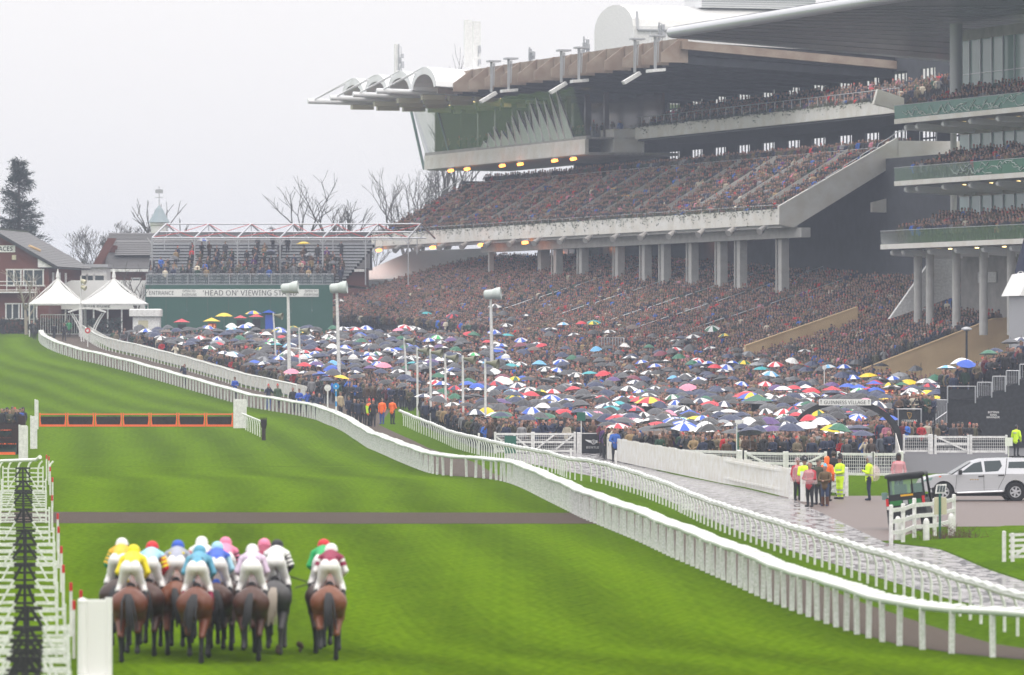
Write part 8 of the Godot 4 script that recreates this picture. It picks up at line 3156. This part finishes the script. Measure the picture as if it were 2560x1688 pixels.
func bookmakers() -> void:
	# x, y and width in the photograph of each parasol, its two colours, its board (0 none, 1 dark stand, 2 lit red board, 3 plain coloured board)
	var list := [
		[464, 771, 46, "yellow", "blue", 1, "back row, nearest the kiosk"], [454, 797, 45, "red", "red", 1, "second row, nearest the kiosk"], [474, 756, 34, "blue", "white", 0, "back row, second from the kiosk"], [499, 756, 36, "black", "green", 0, "back row, third from the kiosk"],
		[516, 755, 36, "blue", "blue", 0, "back row, fourth from the kiosk"], [537, 754, 40, "red", "blue", 0, "back row, fifth from the kiosk"], [566, 752, 38, "white", "blue", 0, "back row, sixth from the kiosk"], [587, 756, 42, "red", "red", 0, "back row, seventh from the kiosk"],
		[606, 756, 38, "yellow", "yellow", 0, "back row, eighth from the kiosk"], [632, 755, 42, "yellow", "orange", 0, "back row, below the stand sign"], [657, 756, 40, "red", "black", 0, "back row, below the word STAND"], [688, 751, 42, "red", "red", 0, "back row, beyond the word STAND"],
		[707, 754, 36, "light blue", "light blue", 0, "back row, touching the drum loudspeaker pole"], [560, 783, 46, "yellow", "yellow", 0, "second row, third from the kiosk"], [633, 777, 44, "yellow", "blue", 0, "second row, above a red flat one"], [601, 787, 38, "red", "red", 1, "third row, nearer the kiosk"],
		[640, 784, 40, "red", "red", 1, "third row, further from the kiosk"], [529, 795, 48, "orange", "yellow", 2, "third row, with a lit board"], [672, 774, 40, "blue", "blue", 3, "third row, above a blue board"], [714, 773, 40, "grey", "white", 2, "first of three pale ones, at the loudspeaker pole"],
		[748, 772, 40, "grey", "white", 1, "second of three pale ones"], [787, 770, 40, "grey", "white", 1, "third of three pale ones"], [752, 757, 40, "navy", "blue", 0, "back row, second beyond the loudspeaker pole"], [790, 753, 44, "white", "red", 0, "back row, third beyond the loudspeaker pole"], [806, 759, 40, "red", "black", 0, "back row, fourth beyond the loudspeaker pole"],
		[834, 757, 40, "red", "red", 1, "before the marquee, first"], [884, 755, 38, "blue", "blue", 1, "before the marquee, second"], [905, 745, 42, "yellow", "black", 0, "before the marquee, third"], [933, 754, 38, "red", "red", 1, "before the marquee, fourth"], [945, 744, 42, "yellow", "yellow", 0, "before the marquee, fifth"],
		[971, 747, 36, "black", "black", 1, "black one before the marquee"], [1004, 743, 50, "yellow", "yellow", 3, "above an orange board"], [1044, 742, 40, "red", "red", 3, "above a red board"], [1081, 741, 42, "blue", "blue", 1, "blue one between red and lit boards"], [1115, 738, 40, "yellow", "yellow", 2, "above a lit board, lower of two"],
		[1150, 729, 42, "grey", "white", 2, "pale one above a lit board, near the columns"], [1188, 725, 44, "yellow", "yellow", 2, "above a lit board, higher of two"],
		[2119, 957, 42, "blue", "blue", 0, "blue pair below the tan wall, first"], [2147, 960, 53, "blue", "blue", 1, "blue pair below the tan wall, second"], [2185, 950, 42, "blue", "blue", 1, "against the tan wall beside a yellow one"], [2222, 955, 44, "yellow", "black", 2, "above a lit board below the tan wall"],
		[2254, 953, 42, "green", "green", 1, "dark green one against the tan wall"], [2284, 961, 52, "blue", "navy", 2, "above a lit board near the black stand"], [2315, 947, 57, "grey", "white", 0, "large pale one by the black stand"], [2321, 957, 44, "red", "navy", 0, "beside the large pale one"], [2080, 965, 55, "red", "red", 1, "red one below the start of the tan wall"],
		[2014, 960, 50, "grey", "white", 1, "pale one before the terrace"], [1984, 962, 40, "red", "red", 0, "red one before the terrace"], [1957, 964, 42, "white", "white", 0, "white one before the terrace"],
		[1625, 997, 82, "yellow", "red", 1, "biggest of all, near the boarded fence"], [1600, 993, 66, "green", "red", 0, "tucked behind the biggest one"], [1578, 990, 60, "red", "white", 0, "second behind the biggest one"], [1555, 990, 56, "blue", "white", 0, "third behind the biggest one"], [1724, 1023, 54, "blue", "blue", 0, "flat topped, before the biggest ones"],
		[1893, 992, 88, "blue", "green", 1, "big one left of the arch sign"], [1868, 982, 76, "red", "red", 0, "behind the big blue and green one"], [1878, 986, 80, "yellow", "blue", 0, "between the red and the blue and green ones"],
	]
	var big := canopy_mesh(1.0, 0.42, 8, false, 0.04)
	var peak := canopy_mesh(1.0, 0.42, 4, true, 0.02)
	rng.seed = 141
	for q in list:
		var p := over(q[0], q[1] + 4, 2.35)
		var s := LENS / -p.z
		var r := clampf(q[2] / 2.0 / s, 0.7, 1.6)
		var two: String = q[3] if q[3] == q[4] else "%s and %s" % [q[3], q[4]]
		var t := thing("market_parasol", "%s bookmaker's parasol, %s" % [two, q[6]], "parasol", at(p), "bookmakers' parasols")
		var square: bool = q[5] > 0 and q[3] != "yellow" or q[0] == 1724
		var o := obj("canopy", peak if square else big, null, t)
		o.transform = Transform3D(Basis(Vector3.UP, PI / 4 if square else rng.randf()).scaled(Vector3(r * (1.25 if square else 1.0), r * 0.95, r * (1.25 if square else 1.0))), Vector3(0, 2.15, 0))
		o.set_surface_override_material(0, M.dye[q[3]])
		o.set_surface_override_material(1, M.dye[q[4]])
		o.set_surface_override_material(2, M.shaft)
		var b := MB.new()
		b.tube(Vector3.ZERO, Vector3(0, 2.3, 0), 0.03, -1, 6)
		part("pole", b, M.shaft, t)
		if q[5] > 0:
			var lab: String = ["", "dark betting stand", "lit betting board", "%s betting board" % ("orange" if q[0] == 1004 else q[3])][q[5]]
			var bd := thing("betting_board", "%s under %s parasol, %s" % [lab, two, q[6]], "betting board", at(p + Vector3(0.05, 0, 0.35)), "bookmakers' boards")
			b = MB.new()
			b.slab(Vector3(-0.42, 0.3, 0), Vector3(0.84, 0, 0), Vector3(0, 1.65, 0), Vector3(0, 0, -0.12))
			part("panel", b, [M.black, M.black_wall, M.panel_red, M.orange if q[0] == 1004 else M.dye[q[3]]][q[5]], bd)
			b = MB.new()
			b.tube(Vector3(-0.35, 0, -0.06), Vector3(-0.35, 0.3, -0.06), 0.025)
			b.tube(Vector3(0.35, 0, -0.06), Vector3(0.35, 0.3, -0.06), 0.025)
			part("leg", b, M.grey, bd)
			if q[5] == 2:
				b = MB.new()
				for k in 9:
					var y := 0.5 + k * 0.155
					b.slab(Vector3(-0.36, y, 0.002), Vector3(rng.randf_range(0.25, 0.4), 0, 0), Vector3(0, 0.07, 0), Vector3(0, 0, 0.012))
					b.slab(Vector3(0.16, y, 0.002), Vector3(rng.randf_range(0.1, 0.2), 0, 0), Vector3(0, 0.07, 0), Vector3(0, 0, 0.012))
				part("led_figures", b, M.led, bd)

# ---------------------------------------------------------------- people one can single out
func someone(label: String, p: Vector3, turn: float, pose: int, head: int, coat: Material, hat: Material = null, legs: Material = null, tall := 1.0, face: Material = null) -> MeshInstance3D:
	var key := "%d_%d" % [pose, head]
	if not close_forms.has(key):
		close_forms[key] = figure(pose, head, 0.034)
	var o := obj("person", close_forms[key], null)
	o.transform = Transform3D(Basis(Vector3.UP, turn).scaled(Vector3.ONE * tall), p)
	o.set_surface_override_material(0, coat)
	o.set_surface_override_material(1, legs if legs else M.legs)
	o.set_surface_override_material(2, face if face else M.skin)
	o.set_surface_override_material(3, hat if hat else [M.hair, M.tweed, M.hair_grey, M.legs, M.panel_red, M.hair][head])
	tag(o, label, "person")
	var b := MB.new()
	for s in [-1, 1]:
		b.ball(Vector3(s * 0.034, 1.675, 0.098), Vector3(0.012, 0.01, 0.008), 6)
	b.slab(Vector3(-0.022, 1.598, 0.098), Vector3(0.044, 0, 0), Vector3(0, 0.007, 0), Vector3(0, 0, 0.01))
	part("face_features", b, M.hair, o)
	return o

var close_forms := {}

func shell(b: MB, top: float, low: float, r: float, flare: float) -> void:   # a loose plastic cape round the body
	b.lathe(Vector3(0, 0, 0), [[r * 0.45, top], [r * 0.95, top - 0.12], [r * 1.05, top - 0.35], [r * flare, low + 0.1], [r * flare * 0.96, low]], 14)

func helmet(o: Node3D) -> void:
	var b := MB.new()
	b.lathe(Vector3(0, 1.7, 0), [[0.15, 0.0], [0.118, 0.02], [0.115, 0.1], [0.09, 0.2], [0.03, 0.25], [0.0, 0.25]], 14)
	part("police_helmet", b, M.black, o)
	b = MB.new()
	b.ball(Vector3(0, 1.81, 0.11), Vector3(0.03, 0.04, 0.012), 8)
	part("helmet_badge", b, M.silver, o)

func bands(o: Node3D, hh: Array, r: float) -> void:
	for y in hh:
		var b := MB.new()
		b.lathe(Vector3(0, y, 0), [[r, 0.0], [r, 0.055]], 14)
		part("reflective_band", b, M.grey, o)

func named_people() -> void:
	var red := mat(0.4, 0.012, 0.03, 0.6)
	var brown := mat(0.12, 0.08, 0.04, 0.9)
	var olive := mat(0.06, 0.062, 0.04, 0.9)
	var navy := mat(0.015, 0.022, 0.05, 0.8)
	var royal := mat(0.02, 0.075, 0.4, 0.7)
	var jeans := mat(0.03, 0.05, 0.11, 0.8)
	var beige := mat(0.42, 0.34, 0.22, 0.8)
	var black := mat(0.014, 0.014, 0.017, 0.8)
	var orange := mat(0.95, 0.16, 0.02, 0.6)
	var b: MB
	var cape := func(o: Node3D, top: float, low: float, r: float, f: float) -> void:
		var m := MB.new()
		shell(m, top, low, r, f)
		part("clear_poncho", m, M.poncho, o)
	var o := someone("man in a red coat under a clear poncho, standing by the gate leaf", spot(2025, 1269), -0.6, 3, 0, red, null, black)
	cape.call(o, 1.5, 0.92, 0.27, 1.15)
	o = someone("person in red with a clear hood behind the boarded fence end", spot(1994, 1252), 0.4, 0, 3, red, M.poncho, black, 0.98)
	cape.call(o, 1.5, 0.8, 0.27, 1.2)
	o = someone("helmeted policeman in a yellow jacket looking down behind the gate leaf", spot(2011, 1256), 0.3, 3, 0, M.hiviz, null, black)
	helmet(o)
	o = someone("woman in a brown coat and pale blue woolly hat with brown boots", spot(2063, 1267), -0.4, 3, 4, brown, mat(0.16, 0.46, 0.66, 0.8), jeans, 0.93)
	b = MB.new()
	for s in [-1, 1]:
		b.tube(Vector3(s * 0.1, 0.02, 0), Vector3(s * 0.1, 0.42, 0.02), 0.085, 0.09, 8)
	part("brown_boots", b, mat(0.09, 0.035, 0.018, 0.6), o)
	o = someone("man in an olive coat and flat cap beside the woman in brown", spot(2047, 1264), -0.5, 0, 1, olive, mat(0.1, 0.1, 0.08, 0.9), null, 1.03)
	o = someone("man in an orange hooded hi-vis coat behind the woolly hat", spot(2068, 1255), 2.7, 0, 3, orange, orange, black, 1.02)
	o = someone("man in a dark suit seen from behind, walking to the enclosure", spot(2084, 1236), 3.0, 4, 0, black, null, black, 1.04)
	o = someone("helmeted policeman in full yellow hi-vis jacket and trousers", spot(2100, 1249), -0.9, 3, 0, M.hiviz, null, M.hiviz, 1.0)
	helmet(o)
	bands(o, [0.98, 1.2], 0.178)
	b = MB.new()
	for s in [-1, 1]:
		for y in [0.2, 0.36]:
			b.lathe(Vector3(s * 0.1, y, 0.0), [[0.085, 0.0], [0.09, 0.05]], 10)
	part("trouser_band", b, M.grey, o)
	b = MB.new()
	for s in [-1, 1]:
		b.soft(Vector3(s * 0.11, 0.05, 0.06), Vector3(0.13, 0.1, 0.3), 0.03)
	part("black_boots", b, M.boots, o)
	o = someone("steward in a grey hood and hi-vis vest under a billowing clear poncho", spot(2173, 1252), -1.6, 2, 3, M.hiviz, mat(0.3, 0.31, 0.33, 0.7), navy, 1.02)
	b = MB.new()
	b.ball(Vector3(0.06, 1.12, -0.22), Vector3(0.27, 0.34, 0.24), 12)
	part("clear_poncho", b, M.poncho, o)
	bands(o, [1.02], 0.176)
	o = someone("hooded man in a red coat and clear poncho behind the utility vehicle", spot(2247, 1246), 0.15, 0, 3, mat(0.5, 0.1, 0.12, 0.6), M.black, navy, 1.04, M.skin_dark)
	cape.call(o, 1.5, 0.8, 0.3, 1.35)
	o = someone("steward in a yellow hi-vis jacket seen from behind beside the placard", spot(2541, 1141), 2.6, 0, 0, M.hiviz, M.legs, black, 1.0)
	b = MB.new()
	b.slab(Vector3(-0.1, 1.3, -0.19), Vector3(0.2, 0, 0), Vector3(0, 0.06, 0), Vector3(0, 0, 0.01))
	part("back_print", b, M.grey, o)
	# men leaning at the enclosure fence, and others near it
	var men := [[1770, 1170, "dark coated man looking down behind the enclosure fence, by the striped pole", black, 0], [1955, 1176, "man in a black top holding a cup behind the enclosure fence", black, 0], [2030, 1176, "balding man in a navy jacket behind the second enclosure gate", navy, 2], [2178, 1178, "balding man in a dark brown coat walking up to the corner fence", mat(0.05, 0.035, 0.03, 0.9), 2], [1733, 1165, "man in a grey green jumper and flat cap at the boarded fence", mat(0.09, 0.08, 0.06, 0.9), 1], [1897, 1160, "man in a tweed jacket with his back to the fence", mat(0.12, 0.1, 0.06, 0.9), 1], [1968, 1158, "man in a tan coat and jeans near the yellow scarves", beige, 0], [1992, 1157, "man with a yellow scarf and grey trousers", mat(0.07, 0.065, 0.05, 0.9), 1], [2008, 1157, "man with a yellow scarf and dark red trousers", mat(0.16, 0.13, 0.08, 0.9), 0], [2066, 1163, "man in a pale khaki parka taking a photograph", mat(0.14, 0.15, 0.1, 0.9), 1], [2100, 1163, "woman with a grey bag in a long grey coat", mat(0.2, 0.2, 0.2, 0.8), 5], [2128, 1163, "woman in olive tweed with a brown shoulder bag", olive, 1], [2149, 1163, "tall man in a navy overcoat near the corner post", navy, 0], [2203, 1163, "man in a grey suit talking near the arch foot", mat(0.07, 0.08, 0.1, 0.8), 0], [2222, 1163, "man in a dark jacket with clasped hands by the arch foot", navy, 0]]
	for q in men:
		var i := men.find(q)
		o = someone(q[2], spot(q[0], q[1] + 4), rng.randf_range(-0.8, 0.5) if i != 5 else 2.9, [3, 2, 0, 4, 0, 0, 3, 0, 0, 1, 0, 3, 0, 0, 3][i], q[4], q[3], null, [null, null, null, null, null, null, jeans, mat(0.2, 0.18, 0.15, 0.9), mat(0.13, 0.01, 0.02, 0.9), null, null, null, null, null, null][i], rng.randf_range(0.97, 1.05))
		if i in [7, 8]:
			b = MB.new()
			b.sweep([Vector3(-0.1, 1.1, 0.18), Vector3(-0.08, 1.45, 0.12), Vector3(0, 1.5, -0.08), Vector3(0.08, 1.45, 0.12), Vector3(0.1, 1.0, 0.18)], 0.035, -1, 5)
			part("yellow_scarf", b, M.yellow, o)
	# along the walk and at the rail bend
	var walkers := [[461, 966, "photographer in blue black leaning on the far running rail", navy, 1, 0, -0.9], [587, 999, "man in a bright blue jacket at the running rail", royal, 3, 1, 0.4], [671, 1024, "man in a navy anorak and blue trousers at the lattice gate", navy, 1, 4, 0.2], [694, 1022, "person in a red hat and yellow scarf at the lattice gate", mat(0.05, 0.09, 0.05, 0.8), 0, 4, 0.1], [732, 1032, "man in black and blue at the running rail bend", black, 0, 0, -0.3], [748, 1034, "man in a royal blue jacket in the bend group", royal, 3, 1, 0.2], [768, 1040, "photographer in a blue waterproof crouching at the bend", royal, 1, 3, 0.2], [784, 1045, "photographer in a navy waterproof beside the blue one", navy, 1, 4, -0.3], [798, 1046, "third photographer in navy at the rail bend", navy, 3, 0, 0.3],
		[851, 1044, "man in a beige coat and cap by the banded post", beige, 0, 1, 0.8], [872, 1056, "policeman in dark navy, first of the dark group on the walk", navy, 0, 1, 0.5], [886, 1060, "dark coated man with an orange strap on the walk", black, 0, 0, 0.2], [896, 1062, "man in a navy overcoat in the middle of the dark group", navy, 0, 1, 0.0], [906, 1062, "man in black turned away in the dark group", black, 0, 0, 2.8], [918, 1064, "man in an olive coat with hands in pockets on the walk", olive, 0, 1, 0.3], [923, 1066, "official in an orange and yellow hi-vis tabard", orange, 0, 4, 2.2], [933, 1067, "man in a black coat holding something red", black, 4, 4, 0.0], [955, 1061, "official in an orange hi-vis vest and blue trousers", orange, 0, 1, -0.4], [981, 1061, "official with an orange hi-vis vest leaning on the rail end", orange, 3, 0, 2.6],
		[7, 836, "man in black with a bag at the far end of the turf", black, 0, 3, 0.4], [34, 833, "man in dark grey standing at the white banner fence", mat(0.03, 0.03, 0.035, 0.8), 0, 0, 0.6], [51, 832, "man in black with folded arms at the white banner fence", black, 3, 0, 0.3], [79, 846, "man in black beside the end of the running rail", black, 0, 0, 0.2], [87, 849, "man with camera bag close to the running rail end", mat(0.05, 0.05, 0.05, 0.8), 1, 1, 0.4], [135, 851, "man in black walking away on the far walk", black, 4, 0, 2.9], [160, 853, "man in a long black coat walking on the far walk", black, 4, 1, 0.3], [172, 844, "steward in green and yellow by the barred gate", mat(0.03, 0.22, 0.09, 0.7), 0, 0, 0.0]]
	for q in walkers:
		o = someone(q[2], spot(q[0], q[1]), q[6], q[4], q[5], q[3], M.panel_red if q[0] in [694, 933] else null, mat(0.03, 0.08, 0.32, 0.8) if q[0] in [671, 955] else null, rng.randf_range(0.97, 1.05))
		if q[0] == 923:
			b = MB.new()
			b.slab(Vector3(-0.2, 0.86, -0.19), Vector3(0.26, 0, 0), Vector3(0.1, 0.5, 0), Vector3(0, 0, 0.36))
			part("yellow_tabard", b, M.hiviz, o)
	# huddle by the birch fence
	for i in 9:
		var px := 4.0 + i * 6.6
		o = someone("%s of the huddle behind the birch fence, wearing %s" % [["first", "second", "third", "fourth", "fifth", "sixth", "seventh", "eighth", "ninth"][i], ["black", "navy", "black with a blue collar", "dark green", "brown tweed", "royal blue", "charcoal", "royal blue and white", "black and royal blue"][i]], land((px - 1280.0) / LENS * (372.0 + (i % 3) * 1.2), -(372.0 + (i % 3) * 1.2)), -0.3 + 0.1 * (i % 4), [0, 1, 0, 3, 0, 0, 1, 3, 0][i], [0, 1, 3, 0, 1, 4, 0, 1, 3][i], [black, navy, black, olive, brown, royal, black, royal, black][i], null, null, rng.randf_range(0.96, 1.05))

func _ready() -> void:
	view()
	materials()
	ground()
	grandstand()
	balcony_stand()
	houses()
	trees()
	tents()
	head_on_stand()
	rails()
	fences()
	guinness_corner()
	poles()
	course_things()
	dress()
	gather()
	umbrellas()
	bookmakers()
	crowd()
	named_people()
	pickup()
	utility_vehicle()
	runners()
